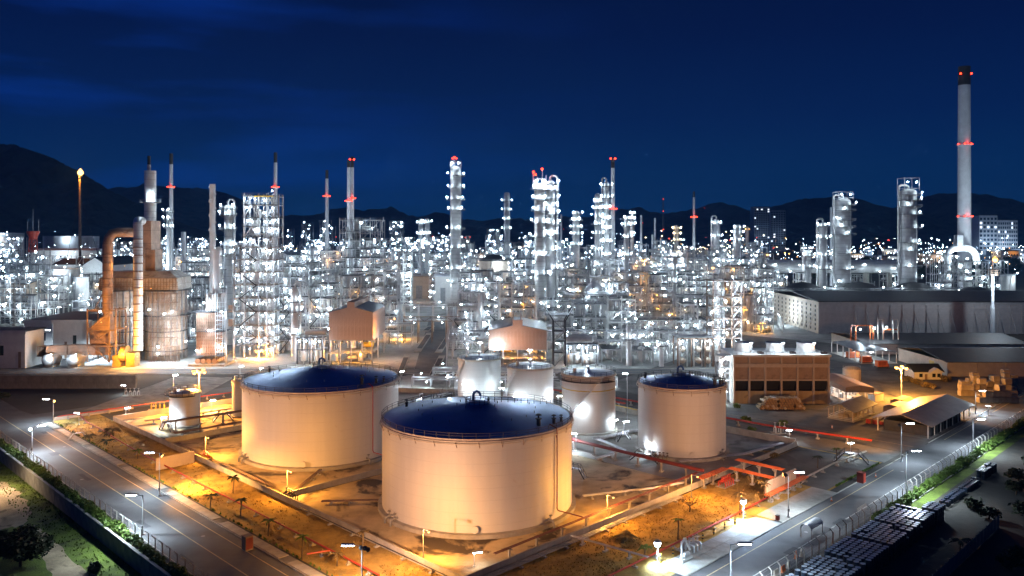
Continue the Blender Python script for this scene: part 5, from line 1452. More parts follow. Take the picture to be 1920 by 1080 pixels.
def column(label,px,wpx,pyt,Y,plats,m='silver_clad',loop=0,lampk='white',power=2200,ls=.6,lightev=1,seed=0,base=0.0,second=None,head=True,lamp_per=2,cap=None):
    rr=random.Random(seed+int(px)); power*=.5; X=xp(px,Y);R=wpx/2*Y/F;H=zy(pyt,Y)
    t=thing('distillation_column',label,'column',(X,Y,0))
    b=MB(); b.lathe([(R*1.12,0),(R*1.12,H*.06),(R,H*.08),(R,H*.97),(R*.92,H*.985),(R*.6,H*.996),(.01,H)],24); b.build('shell',m,t)
    if second:
        dx,r2,h2=second; b=MB(); b.lathe([(r2,0),(r2,h2-.6*r2),(r2*.7,h2-.15*r2),(.01,h2)],18,(dx,.5,0)); b.build('side_column',m,t)
    for k,py in enumerate(plats):
        z=zy(py,Y)
        if z<3: continue
        ro=R+1.7+.35*R
        a0=rr.uniform(-2.9,-2.2);a1=a0+rr.uniform(3.4,4.8)
        b=MB(); b.lathe([(R*.98,z-.12),(ro,z-.12),(ro,z+.05),(R*.98,z+.05)],20,a0=a0,a1=a1)
        o=b.build('platform','steel_dark',t)
        b=MB(); rail_ring(b,ro-.08,z+.05,10,1.2,a0,a1,r=.05 if Y<600 else .08); b.build('railing','steel_light',o,kind='stuff')
        b=MB()
        for q in range(4):
            a=a0+(a1-a0)*(q+.5)/4; b.beam((R*cos(a),R*sin(a),z-1.6),(ro*cos(a),ro*sin(a),z-.12),.14)
        b.build('bracket','steel_mid',o,kind='stuff')
        for q in range(lamp_per):
            a=-pi/2+(-1 if q%2 else 1)*rr.uniform(.35,1.35) if lamp_per>1 else -pi/2+rr.uniform(-1.2,1.2)
            lamp(t,((ro+.1)*cos(a),(ro+.1)*sin(a),z+2.2),lampk,ls*rr.uniform(.8,1.25))
            if lightev: light(t,((ro+.9)*cos(a),(ro+.9)*sin(a),z+1.6),lampk,power,.2)
    b=MB(); b.beam((R+.35,-R*.2,0),(R+.35,-R*.2,H*.95),.12); b.beam((R+.85,-R*.2,0),(R+.85,-R*.2,H*.95),.12)
    for i in range(int(H/2.5)): b.beam((R+.35,-R*.2,i*2.5),(R+.85,-R*.2,i*2.5),.1)
    b.build('ladder','steel_mid',t,kind='stuff')
    if loop:
        s=loop; r=.28*R if R<3 else .9
        b=MB(); xo=-(R+r+.6) if s<0 else R+r+.6
        b.path([(0,0,H-.3),(0,0,H+1.6),(xo*.25,-.1,H+2.6),(xo*.75,-.2,H+2.6),(xo,-.3,H+1.6),(xo,-.3,H-2),(xo,-.3,2)],r,10); b.build('overhead_pipe','silver_vessel',t)
    if cap:
        b=MB()
        w=R*.95
        for x in (-w,w):
            for y in (-w,w): b.beam((x,y,H-2),(x,y,H+cap),.35)
        for z in (H+.3,H+cap):
            for s in (-1,1): b.beam((-w,s*w,z),(w,s*w,z),.3); b.beam((s*w,-w,z),(s*w,w,z),.3)
        b.build('top_frame','steel_light',t,kind='stuff'); 
        for x in (-w*.6,w*.6): lamp(t,(x,-w-.4,H+cap*.6),lampk,ls*1.2); light(t,(x,-w-1.4,H+cap*.5),lampk,power,.2)
    return t
def chimney(label,px,w0,w1,pyt,pyd,Y,rings=(),m='chimney_grey',toplight=False,z0=0,strake=False,tip=None):
    X=xp(px,Y);k=Y/F;H=zy(pyt,Y);HD=zy(pyd,Y) if pyd else H; r0=w0/2*k;r1=w1/2*k
    t=thing('chimney',label,'chimney',(X,Y,z0)); rd=r0+(r1-r0)*HD/H
    b=MB(); b.lathe([(r0,0),(rd,HD)],20); b.build('shaft',m,t)
    if pyd:
        b=MB(); b.lathe([(rd*1.02,HD+.02),(r1*1.02,H),(r1*.8,H),(r1*.8,H-3)],20); b.build('dark_top','chimney_dark',t)
    else:
        b=MB(); b.lathe([(r1,H),(r1*.8,H),(r1*.8,H-3)],20); b.build('mouth','chimney_dark',t)
    for py in rings:
        z=zy(py,Y);r=r0+(r1-r0)*z/H
        b=MB(); b.lathe([(r,z-1.2*k),(r+2.6*k,z-.3*k),(r+2.6*k,z),(r,z)],20); o=b.build('gallery',m,t)
        b=MB(); rail_ring(b,r+2.5*k,z,10,2.0*k,r=.13*k); b.build('railing','steel_mid',o,kind='stuff')
        for a in (-2.9,-2.0,-1.1,-.25):
            q=put('beacon',lamp_mesh('red'),t,((r+2.9*k)*cos(a),(r+2.9*k)*sin(a),z+1.5*k)); q.scale=(2.5*k,)*3
        light(t,(0,-(r+4*k),z+2.5*k),'red',2500*k*k,.3)
    if toplight:
        for a in (-2.6,-.6):
            q=put('beacon',lamp_mesh('red'),t,((r1+1.6*k)*cos(a),(r1+1.6*k)*sin(a),toplight if toplight>1 else H-2*k)); q.scale=(3.2*k,)*3
    light(t,(-r0*4,-H*.33-6,H*.12+4),'white',4.0*H*H,.5); light(t,(r0*5,-H*.4-6,H*.3),'white',2.4*H*H,.5)  # lights without lamp bodies, added to wash the shaft
    if strake:
        b=MB(); pr=None
        for i in range(150):
            a=i*.32;z=H*.35+H*.64*i/150;p=((r1+.25)*cos(a),(r1+.25)*sin(a),z)
            if pr: b.beam(pr,p,.5,.12)
            pr=p
        b.build('helical_strake',m,t)
    for z in range(8,int(H),max(8,int(H/14))):
        r=r0+(r1-r0)*z/H
        if z<HD-2:
            b=MB(); b.lathe([(r,z),(r+.12*k,z+.1*k),(r+.12*k,z+.5*k),(r,z+.6*k)],20); b.build('joint_band',m,t)
    return t

# chimneys ---------------------------------------------------------------
chimney('tallest pale chimney with two red-lit galleries, far right',1808,24,20.5,125,160,850,(272,407),toplight=zy(139,850))
chimney('slender pale chimney with dark top and red ring, second from left',321,9,6.2,288,308,640,(352,))
chimney('tall slim chimney with dark top beside the lattice tower',516.5,9,6,286,305,560,(352,))
chimney('thin chimney with dark top behind the looped column',613,8,5.4,319,335,760,(369,))
chimney('left one of a close pair of chimneys with red lights',653.8,7.5,6,300,314,600,(378,))
chimney('right taller one of a close pair of chimneys',660.5,7.5,5.8,294,314,606,(373,),toplight=zy(299,606))
chimney('smooth pale chimney with black top right of centre',1149,9.5,6.6,296,315,640,(393,),toplight=zy(297.5,640))
chimney('distant slim chimney with dark tip standing before the hills',1301,6.5,4,359,370,1100,(408,))
chimney('corrugated stub chimney wound with strakes by the brown box heater',398.5,11.5,10.5,345,None,385,strake=True)
for i,(px,y,Y,lb) in enumerate(((1052,402,900,'plain thin stack right of the thick twin column'),(1202,404,1000,'plain thin stack right of the pale chimney'),(1228,409,1000,'plain thin stack left of the radio mast'),(1558,389,900,'thin grey stack beside the silver column with pipe loop'),(344,435,520,'short grey stack right of the twin-duct heater'),(1223,440,1100,'short thin stack left of the radio mast'))): chimney(lb,px,4.5 if i!=4 else 9,3.6 if i!=4 else 8.5,y,None,Y)
# flare stack with flame
t=thing('flare_stack','slim dark flare stack with an orange flare, far left','flare stack',(xp(150,1000),1000,0)); H_=zy(334,1000)
b=MB(); b.tube((0,0,0),(0,0,H_),1.9,12,r2=1.3); b.build('riser','steel_brown',t); b=MB(); b.tube((0,0,H_),(0,0,H_+3),2.0,12,r2=2.3); b.build('burner_tip','steel_dark',t)
b=MB(); b.lathe([(.01,-1.2),(2.4,.4),(3.6,2.6),(2.6,5.2),(1.0,7.2),(.01,8.2)],10,(0.6,0,H_+4)); b.build('flame','glow_orange',t); light(t,(0,-7,H_+5),'orange',120000,1.0)
for s in (-1,1): 
    b=MB(); b.beam((0,0,H_*.82),(s*28,10,0),.35); b.build('guy_wire','steel_dark',t)
# radio masts
def lattice_mast(label,px,pyt,Y,w,m='steel_mid',bands=False,top=None,reds=()):
    t=thing('lattice_mast',label,'mast',(xp(px,Y),Y,0));H=zy(pyt,Y);n=int(H/(w*1.1)); 
    for k in range(0,n,4):
        b=MB()
        for i in range(k,min(n,k+4)):
            z0,z1=H*i/n,H*(i+1)/n; w0=w*(1.25-.5*i/n)/2;w1=w*(1.25-.5*(i+1)/n)/2
            for sx,sy in ((-1,-1),(1,-1),(1,1),(-1,1)): b.beam((sx*w0,sy*w0,z0),(sx*w1,sy*w1,z1),w*.11)
            b.beam((-w0,-w0,z0),(w1,-w1,z1),w*.07); b.beam((w0,-w0,z0),(-w1,-w1,z1),w*.07); b.beam((-w0,-w0,z0),(w0,-w0,z0),w*.08)
            b.beam((w0,-w0,z0),(w1,w1,z1),w*.07)
        b.build('mast_section',('red_paint' if (k//4)%2==0 else 'wall_white') if bands else m,t)
    if top:
        b=MB(); b.lathe([(w*.45,H-w*1.3),(w*.95,H-.2*w),(w*.95,H+.05*w),(w*.4,H)],10); b.build('head_platform','red_paint',t)
        for x,h in ((-.9,1.6),(0,3.6),(.9,1.9)): b=MB(); b.tube((x*w,0,H),(x*w,0,H+h*w),w*.06,5); b.build('antenna_rod','steel_mid',t)
    for py in reds:
        q=put('beacon',lamp_mesh('red'),t,(0,-w*.6,zy(py,Y))); q.scale=(Y/F*1.2,)*3
lattice_mast('red and white lattice mast with funnel head, far left',62,434,640,5.0,bands=True,top=True,reds=())
lattice_mast('thin dark radio mast with red lights before the hills',1243.5,370,1900,3.2,reds=(373,396,430))
lattice_mast('short rust pole mast on the lane left of the offices',26.5,530,470,1.0,'steel_brown')

# twin-duct heater -------------------------------------------------------
Y0=364;t=thing('fired_heater','big twin-cylinder heater with silver ribs, ribbed upper band and two bent ducts','heater',(xp(256,Y0),Y0,0)); kx=Y0/F
LX=lambda px:(px-256)*kx
for px in (217,294):
    b=MB(); b.lathe([(8.8,3),(8.8,32)],40,(LX(px),10,0)); b.build('cylinder_shell','aged_clad',t)
    b=MB()
    for i in range(20): a=2*pi*i/20; b.beam((LX(px)+9*cos(a),10+9*sin(a),0),(LX(px)+9*cos(a),10+9*sin(a),32),.45)
    b.build('shell_rib','steel_mid',t,kind='stuff')
    for z in (4,13,20.3,32):
        b=MB(); b.lathe([(8.8,z),(11.0 if z>15 else 9.4,z),(11.0 if z>15 else 9.4,z+.35),(8.8,z+.35)],36,(LX(px),10,0)); o=b.build('ring_gallery','steel_dark',t)
        if z>15: b=MB(); rail_ring(b,10.8,z+.35,22); r_=b.build('railing','steel_mid',o,loc=(LX(px),10,0),kind='stuff')
b=MB(); xl,xr=LX(180),LX(330); b.add([(xl,2,32.5),(xr,2,32.5),(xr,18,32.5),(xl,18,32.5),(xl+.5,2.2,38),(xr-.5,2.2,38),(xr-.5,18,38),(xl+.5,18,38),(xl+5,5,41),(xr-5,5,41),(xr-5,16,41),(xl+5,16,41)],[(0,1,5,4),(1,2,6,5),(2,3,7,6),(3,0,4,7),(4,5,9,8),(5,6,10,9),(6,7,11,10),(7,4,8,11),(8,9,10,11)]); b.build('brick_band','aged_clad',t)
b=MB()
for i in range(26): x=xl+1+i*(xr-xl-2)/25; b.beam((x,1.9,32.5),(x+.0,2.05,38),.22)
for z in (34.2,36.1,37.8): b.beam((xl,1.95,z),(xr,2.0,z),.2)
b.build('band_rib','steel_brown',t,kind='stuff')
b=MB()
for i in range(12):
    x=LX(283)+i*(LX(337)-LX(283))/11
    for y in (-1.8,-.2): b.beam((x,y,0),(x,y,31.5),.16)
for z in range(3,32,4):
    for y in (-1.8,-.2): b.beam((LX(283),y,z),(LX(337),y,z),.16)
    b.box(LX(283),LX(337),-1.8,-.2,z-.1,z)
    for i in range(5): x=LX(283)+i*2.6; b.beam((x,-1.85,z),(x+2.4,-1.85,min(31,z+4)),.12)
b.build('scaffold','steel_brown',t,kind='stuff')
# centre box, truss and stack
b=MB(); b.box(LX(243),LX(276),8,16,41.1,51); b.box(LX(250),LX(272),6,16,51,64.5); b.build('flue_box','rusty_duct',t)
b=MB()
for x in (LX(243.5),LX(263)):
    b.beam((x,4,41),(x,4,52),.5)
zz=[41,43.8,46.6,49.4,52]
for a,c in zip(zz,zz[1:]):
    b.beam((LX(243.5),4,a),(LX(263),4,c),.35); b.beam((LX(263),4,a),(LX(243.5),4,c),.35); b.beam((LX(243.5),4,c),(LX(263),4,c),.35)
b.build('truss','steel_brown',t,kind='stuff')
b=MB(); z1=zy(316,Y0);z2=zy(304,Y0);z3=zy(287,Y0); b.lathe([(2.75,41),(2.65,z1),(.9,z1+.1)],24,(LX(257.5),13,0)); b.build('stack','silver_clad',t)
b=MB(); b.tube((LX(255),13,z1),(LX(255),13,z2),.85,12); b.build('stack_spout','chimney_grey',t); b=MB(); b.tube((LX(255),13,z2),(LX(255),13,z3),.7,12); b.build('stack_tip','chimney_dark',t)
zp=zy(378,Y0); b=MB(); b.lathe([(2.6,zp),(4.6,zp),(4.6,zp+.3),(2.6,zp+.3)],20,(LX(257.5),13,0)); o=b.build('stack_platform','steel_dark',t); b=MB(); rail_ring(b,4.5,zp+.3,12); b.build('railing','steel_mid',o,loc=(LX(257.5),13,0),kind='stuff')
lamp(t,(LX(268),8.5,zp+3),'white',1.0,4000)
# ducts in front
Yd=-10
zt=zy(455,354); zb=zy(597,354); kx2=354/F; DX=lambda px:(px-256)*kx2-(0)
b=MB(); b.path([(DX(222),Yd,zb),(DX(222),Yd,zt-1),(DX(224),Yd,zt+2),(DX(229),Yd+.5,zt+4),(DX(238),Yd+2,zt+4.6),(DX(252),Yd+8,zt+4.6)],2.15,18); b.build('left_duct','rusty_duct',t)
b=MB(); zt2=zy(428,354); b.path([(DX(279),Yd,6.5),(DX(279),Yd,zt2),(DX(278),Yd,zt2+1.8),(DX(273),Yd+3,zt2+3.4),(DX(262),Yd+12,zt2+3.4)],1.95,18); b.build('right_duct','silver_clad',t)
b=MB()
for i in range(9):
    z=zb+3+i*3.6
    if z<zt-2: b.lathe([(2.15,z),(2.4,z+.1),(2.4,z+.35),(2.15,z+.45)],18,(DX(222),Yd,0))
for i in range(14):
    z=9+i*3.6
    if z<zt2-2: b.lathe([(1.95,z),(2.2,z+.1),(2.2,z+.35),(1.95,z+.45)],18,(DX(279),Yd,0))
b.build('duct_flange','steel_brown',t,kind='stuff')
b=MB()
for x in (DX(195),DX(236),DX(248)):
    for y in (Yd-5,Yd+4): b.beam((x,y,2),(x,y,25.5),.55)
for z in (9,16,24.6):
    for y in (Yd-5,Yd+4): b.beam((DX(195),y,z),(DX(248),y,z),.5)
    for x in (DX(195),DX(248)): b.beam((x,Yd-5,z),(x,Yd+4,z),.45)
b.beam((DX(195),Yd-5.1,9),(DX(236),Yd-5.1,16),.4); b.beam((DX(236),Yd-5.1,9),(DX(195),Yd-5.1,16),.4); b.beam((DX(195),Yd-5.1,16),(DX(236),Yd-5.1,24),.4); b.beam((DX(236),Yd-5.1,2),(DX(205),Yd-5.1,9),.4)
for s in (DX(206),DX(238)): b.beam((s,Yd-4,25),(DX(222)+(1.6 if s>DX(222) else -1.6),Yd,33),.35)
b.build('duct_frame','steel_brown',t,kind='stuff')
b=MB(); b.add([(DX(197),Yd-4,9.5),(DX(233),Yd-4,9.5),(DX(233),Yd+3.5,9.5),(DX(197),Yd+3.5,9.5),(DX(197),Yd-4,16),(DX(233),Yd-4,16),(DX(233),Yd+3.5,16),(DX(197),Yd+3.5,16),(DX(216),Yd-1.5,22.5),(DX(228),Yd-1.5,22.5),(DX(228),Yd+1.5,22.5),(DX(216),Yd+1.5,22.5)],[(0,3,2,1),(0,1,5,4),(1,2,6,5),(2,3,7,6),(3,0,4,7),(4,5,9,8),(5,6,10,9),(6,7,11,10),(7,4,8,11),(8,9,10,11)]); b.build('hopper','rusty_duct',t)
b=MB()
for k in range(8):
    a0,a1=pi*.5+pi*.5*k/8,pi*.5+pi*.5*(k+1)/8; cx,cyy=DX(150),Yd-2
    for (r0,r1) in ((7,11),): b.add([(cx+r*cos(a),cyy-4+r*sin(a)*.6,z) for a in (a0,a1) for r in (r0,r1) for z in (4.5,9.0)],[(0,1,5,4),(2,6,7,3),(1,3,7,5),(0,4,6,2)])
b.box(DX(150),DX(226),Yd-1.5,Yd+2.6,4.5,9.0); b.build('curved_duct','rusty_duct',t)
for px in (127,172,):
    o=MB(); o.vessel((DX(px),Yd-4,3.2),2.6,9,16,axis='y'); o.build('blower_drum','silver_vessel',t)
    part_box(t,'drum_support','concrete',DX(px)-2.2,DX(px)+2.2,Yd-7,Yd-1,0,1.2)
    light(t,(DX(px)+2,Yd-10,5),'white',1800,.2); lamp(t,(DX(px)+2.5,Yd-9,6),'white',.5)
b=MB(); b.tube((DX(258),Yd-4,5.6),(DX(268),Yd-4,5.6),3.6,18); b.box(DX(243),DX(258),Yd-6,Yd-1,0,5); b.box(DX(268),DX(284),Yd-6,Yd-1,0,6); b.build('fan_house','ochre_paint',t,kind='stuff')
b=MB()
for z in (3,6.2): rails(b,DX(240),DX(288),Yd-7.5,Yd-6,z)
b.build('railing','steel_dark',t,kind='stuff')
for (px,y,z,k,pw) in ((300,-2,7,'white',1600),(312,-2,22,'white',700),(285,-3,24,'white',700),(252,-3,24,'white',700),(325,-1,23,'white',700),(192,-2,23,'white',700),(300,-2,4,'white',1000),(345,2,9,'white',2500),(266,-19,6.5,'orange',16000),(300,-22,5.5,'orange',14000),(230,-19,20,'orange',3600),(215,-20,30,'orange',4200),(272,-18,18,'orange',3600),(300,-9,34,'orange',2600),(250,-8,44,'orange',3000)):
    if k=='white': lamp(t,(LX(px),y,z),k,.9)
    else: lamp(t,(LX(px),y,z),k,.3)
    light(t,(LX(px),y-1.2,z-.5),k,pw,.3)

# brown box heater -------------------------------------------------------
Y0=352;t=thing('box_heater','tall brown panelled box heater on arched base, caged on its right','heater',(xp(392,Y0),Y0,0));k=Y0/F;L=lambda px:(px-392)*k
b=MB(); b.box(L(369),L(403),0,9,4.5,zy(587,Y0)); b.build('radiant_box','panel_brick',t)
b=MB(); b.box(L(384),L(412),1.5,8,zy(586,Y0),zy(551,Y0)); b.build('convection_box','grey_clad',t)
b=MB()
for i in range(9): x=L(369)+i*(L(403)-L(369))/8; b.beam((x,-.15,4.5),(x,-.15,zy(587,Y0)),.3)
for z in range(6,24,3): b.beam((L(369),-.2,z),(L(403),-.2,z),.28)
for i in range(7): x=L(384)+i*(L(412)-L(384))/6; b.beam((x,1.35,zy(586,Y0)),(x,1.35,zy(551,Y0)),.25)
b.build('wall_rib','steel_brown',t,kind='stuff')
b=MB()
for x in (L(404),L(424)):
    for y in (0,9): b.beam((x,y,0),(x,y,zy(545,Y0)),.4)
for z in range(2,int(zy(548,Y0)),2): b.beam((L(404),0,z),(L(424),0,z),.2); b.beam((L(404),0,z),(L(404),9,z),.2)
for i in range(1,5): b.beam((L(404)+i*1.0,0,2),(L(404)+i*1.0,0,zy(560,Y0)),.15)
b.build('side_cage','steel_light',t,kind='stuff')
for py in (585,622,667):
    z=zy(py,Y0); b=MB(); b.box(L(364),L(422),-1.6,9.5,z,z+.2); o=b.build('deck','steel_dark',t); b=MB(); rails(b,L(364),L(422),-1.5,9,z+.2); b.build('railing','steel_dark',o,kind='stuff')
for i in range(4):
    b=MB(); b.tube((L(372)+i*2.5,-1,2.0),(L(372)+i*2.5,8,2.0),1.15,14); b.build('burner','rusty_duct',t)
part_box(t,'plinth','concrete',L(358),L(425),-3,10,0,1.0)
b=MB(); b.lathe([(1.6,zy(551,Y0)),(1.6,zy(470,Y0)),(2.4,zy(470,Y0)),(2.4,zy(470,Y0)+.4),(1.2,zy(470,Y0)+.5)],16,(L(398),5,0)); b.build('flue','chimney_grey',t)
for (px,y,z,pw) in ((395,-2.4,16,2600),(372,-2.2,7,2600),(412,-1.5,9,2200),(418,-1.5,24,1800),(385,-1.8,28,1500)): lamp(t,(L(px),y,z),'white',.8); light(t,(L(px),y-.9,z-.6),'white',pw,.2)
light(t,(L(385),-7,6),'orange',4500,.3)

# tall lattice tower -----------------------------------------------------
Y0=376;k=Y0/F;t=thing('lattice_tower','tall open white steel tower with zigzag stairs on its lower half','process tower',(xp(478,Y0),Y0,0));L=lambda px:(px-478)*k
decks=[648,632,611,585,560,535,511,488,464,445,425,408,384,367]
zs=[0]+[zy(p,Y0) for p in decks]
for px in (440,458,485,500,513):
    for y in (0,8,15):
        b=MB(); top=zs[-1] if px>=455 else zs[9]
        b.beam((L(px),y,0),(L(px),y,top+1),.62 if px!=458 else .8); b.build('post','steel_light' if px!=440 else 'steel_mid',t)
rr=random.Random(77)
for i,z in enumerate(zs[1:]):
    a,c=(L(437),L(516)) if i<9 else (L(454),L(514))
    b=MB(); b.box(a,c,-.6,15.4,z,z+.2); o=b.build('deck','steel_brown' if i<9 else 'steel_dark',t)
    b=MB(); rails(b,a,c,-.55,15,z+.2); b.build('railing','steel_mid',o,kind='stuff')
b=MB()
for i in range(len(zs)-1):
    a,c=zs[i],zs[i+1]
    b.beam((L(500),-.05,a),(L(513),-.05,c),.35); b.beam((L(513),-.05,a),(L(500),-.05,c),.3)
    if i>=8: 
        b.beam((L(458),-.05,a),(L(471),-.05,c),.35); b.beam((L(485),-.05,a),(L(471),-.05,c),.35)
    for px in (440,458,485,500,513):
        if i<9 or px>450: b.beam((L(px),0,c),(L(px),15,c),.35)
b.build('bracing','steel_light',t,kind='stuff')
b=MB(); stair_zig(b,L(450),L(482),-1.2,zs[1:10],m=0); b.build('stair_flight','steel_dark',t,kind='stuff')
pi_=MB()
for q in range(150):
    i=rr.randrange(len(zs)-1); px=rr.uniform(440 if i<8 else 458,512); y=rr.uniform(1,13)
    if rr.random()<.6: pi_.tube((L(px),y,zs[i]),(L(px),y,zs[min(len(zs)-1,i+rr.choice([1,1,2]))]),rr.choice([.14,.2,.3]),6,m=rr.randrange(3))
    else: z=zs[i]+rr.uniform(1,5); pi_.tube((L(px),y,z),(L(min(512,px+rr.uniform(8,40))),y,z),rr.choice([.14,.2,.3]),6,m=rr.randrange(3))
pi_.build('piping',['silver_vessel','steel_light','wall_white'],t,kind='stuff')
for (px,y,z0,r,h) in ((470,7,zs[1],2.4,18),(492,7,zs[2],1.8,22),(472,8,zs[6],2.6,13),(494,7,zs[8],1.9,14),(470,8,zs[10],2.3,9),(480,7,zs[12],1.2,4)):
    b=MB(); b.vessel((L(px),y,z0),r,h,16); b.build('vessel','silver_vessel',t)
for i in range(1,len(zs)):
    for px in ((447,466,492,508) if i<9 else (463,478,497,510)):
        if rr.random()<.78:
            z=zs[i]-1.4 if rr.random()<.7 else zs[i]+2.3; x=L(px+rr.uniform(-4,4)); lamp(t,(x,-1.0,z),'white' ,rr.uniform(.45,.95)); light(t,(x,-1.9,z-.5),'white',450,.2)
        if rr.random()<.5: light(t,(L(px),6,zs[i]-1.6),'white',500,.3); lamp(t,(L(px),5,zs[i]-1.0),'white',.6)
b=MB(); b.beam((L(478),-1,zs[-2]+4),(L(514),-1,zs[-2]+4),.5); b.build('crane_beam','yellow_paint',t)
for px,z in ((438,zs[4]),(438,zs[3])): part_box(t,'lift_cage','steel_brown',L(px)-1.6,L(px)+.6,-2.6,-.8,z,z+3.4)

# open brown tower at right
Y0=350;k=Y0/F;t=thing('open_tower','open brown steel tower around a tall domed vessel, right of centre','process tower',(xp(1355,Y0),Y0,0));L=lambda px:(px-1355)*k
zs=[0]+[zy(p,Y0) for p in (634,617,598,575,557,527)]
for px in (1337,1372,1390):
    for y in (0,11): b=MB(); b.beam((L(px),y,0),(L(px),y,zs[-1]+.5),.55); b.build('post','steel_brown' if px<1380 else 'steel_light',t)
for z in zs[1:]:
    b=MB(); b.box(L(1330),L(1391),-.5,2.6,z,z+.2); b.box(L(1330),L(1342),2.6,11.4,z,z+.2); b.box(L(1366),L(1391),2.6,11.4,z,z+.2); o=b.build('deck','steel_brown',t)
    b=MB(); rails(b,L(1330),L(1391),-.45,11,z+.2); b.build('railing','steel_dark',o,kind='stuff')
b=MB()
for a,c in zip(zs,zs[1:]):
    b.beam((L(1373),-.1,a),(L(1390),-.1,c),.4); b.beam((L(1390),0,c),(L(1390),11,a),.4)
    for y in (0,11): b.beam((L(1337),y,c),(L(1390),y,c),.45)
b.build('bracing','steel_light',t,kind='stuff')
b=MB(); b.vessel((L(1352),6,1),1.55,zy(529,Y0)-1,20); b.build('vessel','silver_clad',t); b=MB(); b.vessel((L(1364),7,1),.9,zy(540,Y0)-1,14); b.build('vessel','silver_vessel',t)
rr=random.Random(4)
for z in zs[1:]:
    for px in (1342,1360,1380): lamp(t,(L(px+rr.uniform(-5,5)),-1,z-1.3),'white',.55); light(t,(L(px),-1.8,z-1.8),'white',1300,.2)
part_box(t,'lift_cage','steel_brown',L(1355),L(1361),-1.6,-.6,zs[5]-4,zs[5]); part_box(t,'lift_cage','steel_brown',L(1360),L(1366),-1.6,-.6,zs[1],zs[1]+3.4)
# low frame with round filters on its left
t=thing('filter_rack','grey steel frame holding round tan filters beside the open brown tower','process frame',(xp(1305,348),348,0))
b=MB()
for x in (-8,-2,4,7.5):
    for y in (0,9): b.beam((x,y,0),(x,y,12.6),.5)
for y in (0,9): b.beam((-8,y,12.5),(7.5,y,12.5),.6)
b.build('frame','steel_brown',t,kind='stuff'); part_box(t,'deck','steel_mid',-8.3,7.8,-.5,9.5,12.85,13.1)
for x in (-5.5,1.5,5.6):
    for z in (2.6,7.6): b=MB(); b.vessel((x,3,z),1.25,4.5,14,axis='y'); b.build('filter','wall_beige',t)
for x in (-6,0,5): lamp(t,(x,-.8,11.6),'white',.6); light(t,(x,-1.5,10.8),'white',1500,.2)
b=MB()
for x in (-7,-3.5,-.5,3,6.5): b.tube((x,2,0),(x,2,12.5),.3,8)
b.build('piping','silver_vessel',t,kind='stuff')

# boxed heater houses ------------------------------------------------------
def heater_house(label,px0,px1,Y,pye,pyb,pym,depth,m,rows):
    x0,x1=xp(px0,Y),xp(px1,Y);w=x1-x0;ze=zy(pye,Y);zb=zy(pyb,Y);zp=zy(pym,Y)
    t=thing('heater_house',label,'heater house',((x0+x1)/2,Y,0))
    np_=max(8,int(w/1.6)); pw=w/np_
    pm=MB(); pm.add([(0,-.05,zb),(pw-.03,-.05,zb),(pw-.03,.2,zb),(0,.2,zb),(0,-.05,ze),(pw-.03,-.05,ze),(pw-.03,.2,ze),(0,.2,ze)],[(0,3,2,1),(4,5,6,7),(0,1,5,4),(1,2,6,5),(2,3,7,6),(3,0,4,7)]); pm.box(pw*.35,pw*.5,-.1,-.055,zb,ze-.02); pn=pm.mesh('wall_panel',[m])
    for i in range(np_): put('wall_panel',pn,t,(-w/2+i*pw,0,0))
    b=MB(); b.extr([(-w/2,ze),(w/2,ze),(w*.08,zp),(-w*.08,zp)],'y',-.04,.2); b.build('gable_wall',m,t)
    nd_=int(depth/1.6); ps=depth/nd_
    pm=MB(); pm.box(-.12,.12,0,ps-.03,zb,ze); pn2=pm.mesh('wall_panel',[m])
    for i in range(nd_):
        put('wall_panel',pn2,t,(w/2-.12,.2+i*ps,0)); put('wall_panel',pn2,t,(-w/2+.12,.2+i*ps,0))
    b=MB()
    for s in (-1,1): b.extr([(s*w*.09,zp+.02),(s*(w/2+.3),ze+.05),(s*(w/2+.3),ze+.25),(s*w*.09,zp+.25)],'y',-.3,depth+.5)
    b.build('roof','roof_metal',t)
    b=MB(); b.box(-w*.085,w*.085,-.2,.05,zp-1,zp+2.6); b.box(-w*.085,-w*.06,.05,depth+.4,zp-.5,zp+2.6); b.box(w*.06,w*.085,.05,depth+.4,zp-.5,zp+2.6); b.build('roof_monitor',m,t)
    b=MB(); b.box(-w*.06,w*.06,.05,depth,zp+.2,zp+.6); b.build('monitor_floor','roof_metal',t)
    for x in (-w/2+.5,-w/4,0,w/4,w/2-.5):
        for y in (.6,depth*.5,depth): b=MB(); b.beam((x,y,0),(x,y,zb+.2),.45); b.build('leg','steel_light',t)
    part_box(t,'floor_slab','concrete',-w/2,w/2,0,depth,zb-.35,zb-.02)
    b=MB()
    for z in (zb*.45,): rails(b,-w/2,w/2,-1.5,depth,z); b.box(-w/2,w/2,-1.6,depth,z-.15,z)
    b.beam((-w/4,.5,0),(0,.5,zb*.45),.25); b.beam((w/2,.5,0),(w/4,.5,zb*.9),.25); b.build('lower_deck','steel_mid',t,kind='stuff')
    rr=random.Random(int(px0))
    for i in range(7):
        b=MB()
        if rr.random()<.5: b.vessel((rr.uniform(-w*.4,w*.4),rr.uniform(2,depth*.6),rr.choice([.2,zb*.46])),rr.uniform(.6,1.4),zb*.45,12)
        else: b.vessel((rr.uniform(-w*.3,w*.3),rr.uniform(2,depth*.6),rr.choice([1.8,zb*.46+1.5])),1.1,5,12,axis='x')
        b.build('vessel',rr.choice(['silver_vessel','yellow_paint','steel_light']),t)
    for x in (-w*.4,-w*.1,w*.2,w*.42):
        lamp(t,(x,1.5,zb-1.1),'orange',.35); light(t,(x,1.5,zb-2.0),'orange',2600,.2); light(t,(x,3,zb*.36),'orange',1500,.2)
    return t,w,ze,zb
t,w,ze,zb=heater_house('brown boxed heater house raised on legs left of the side street',617,699,357,586,637,577,34,'brown_clad',0)
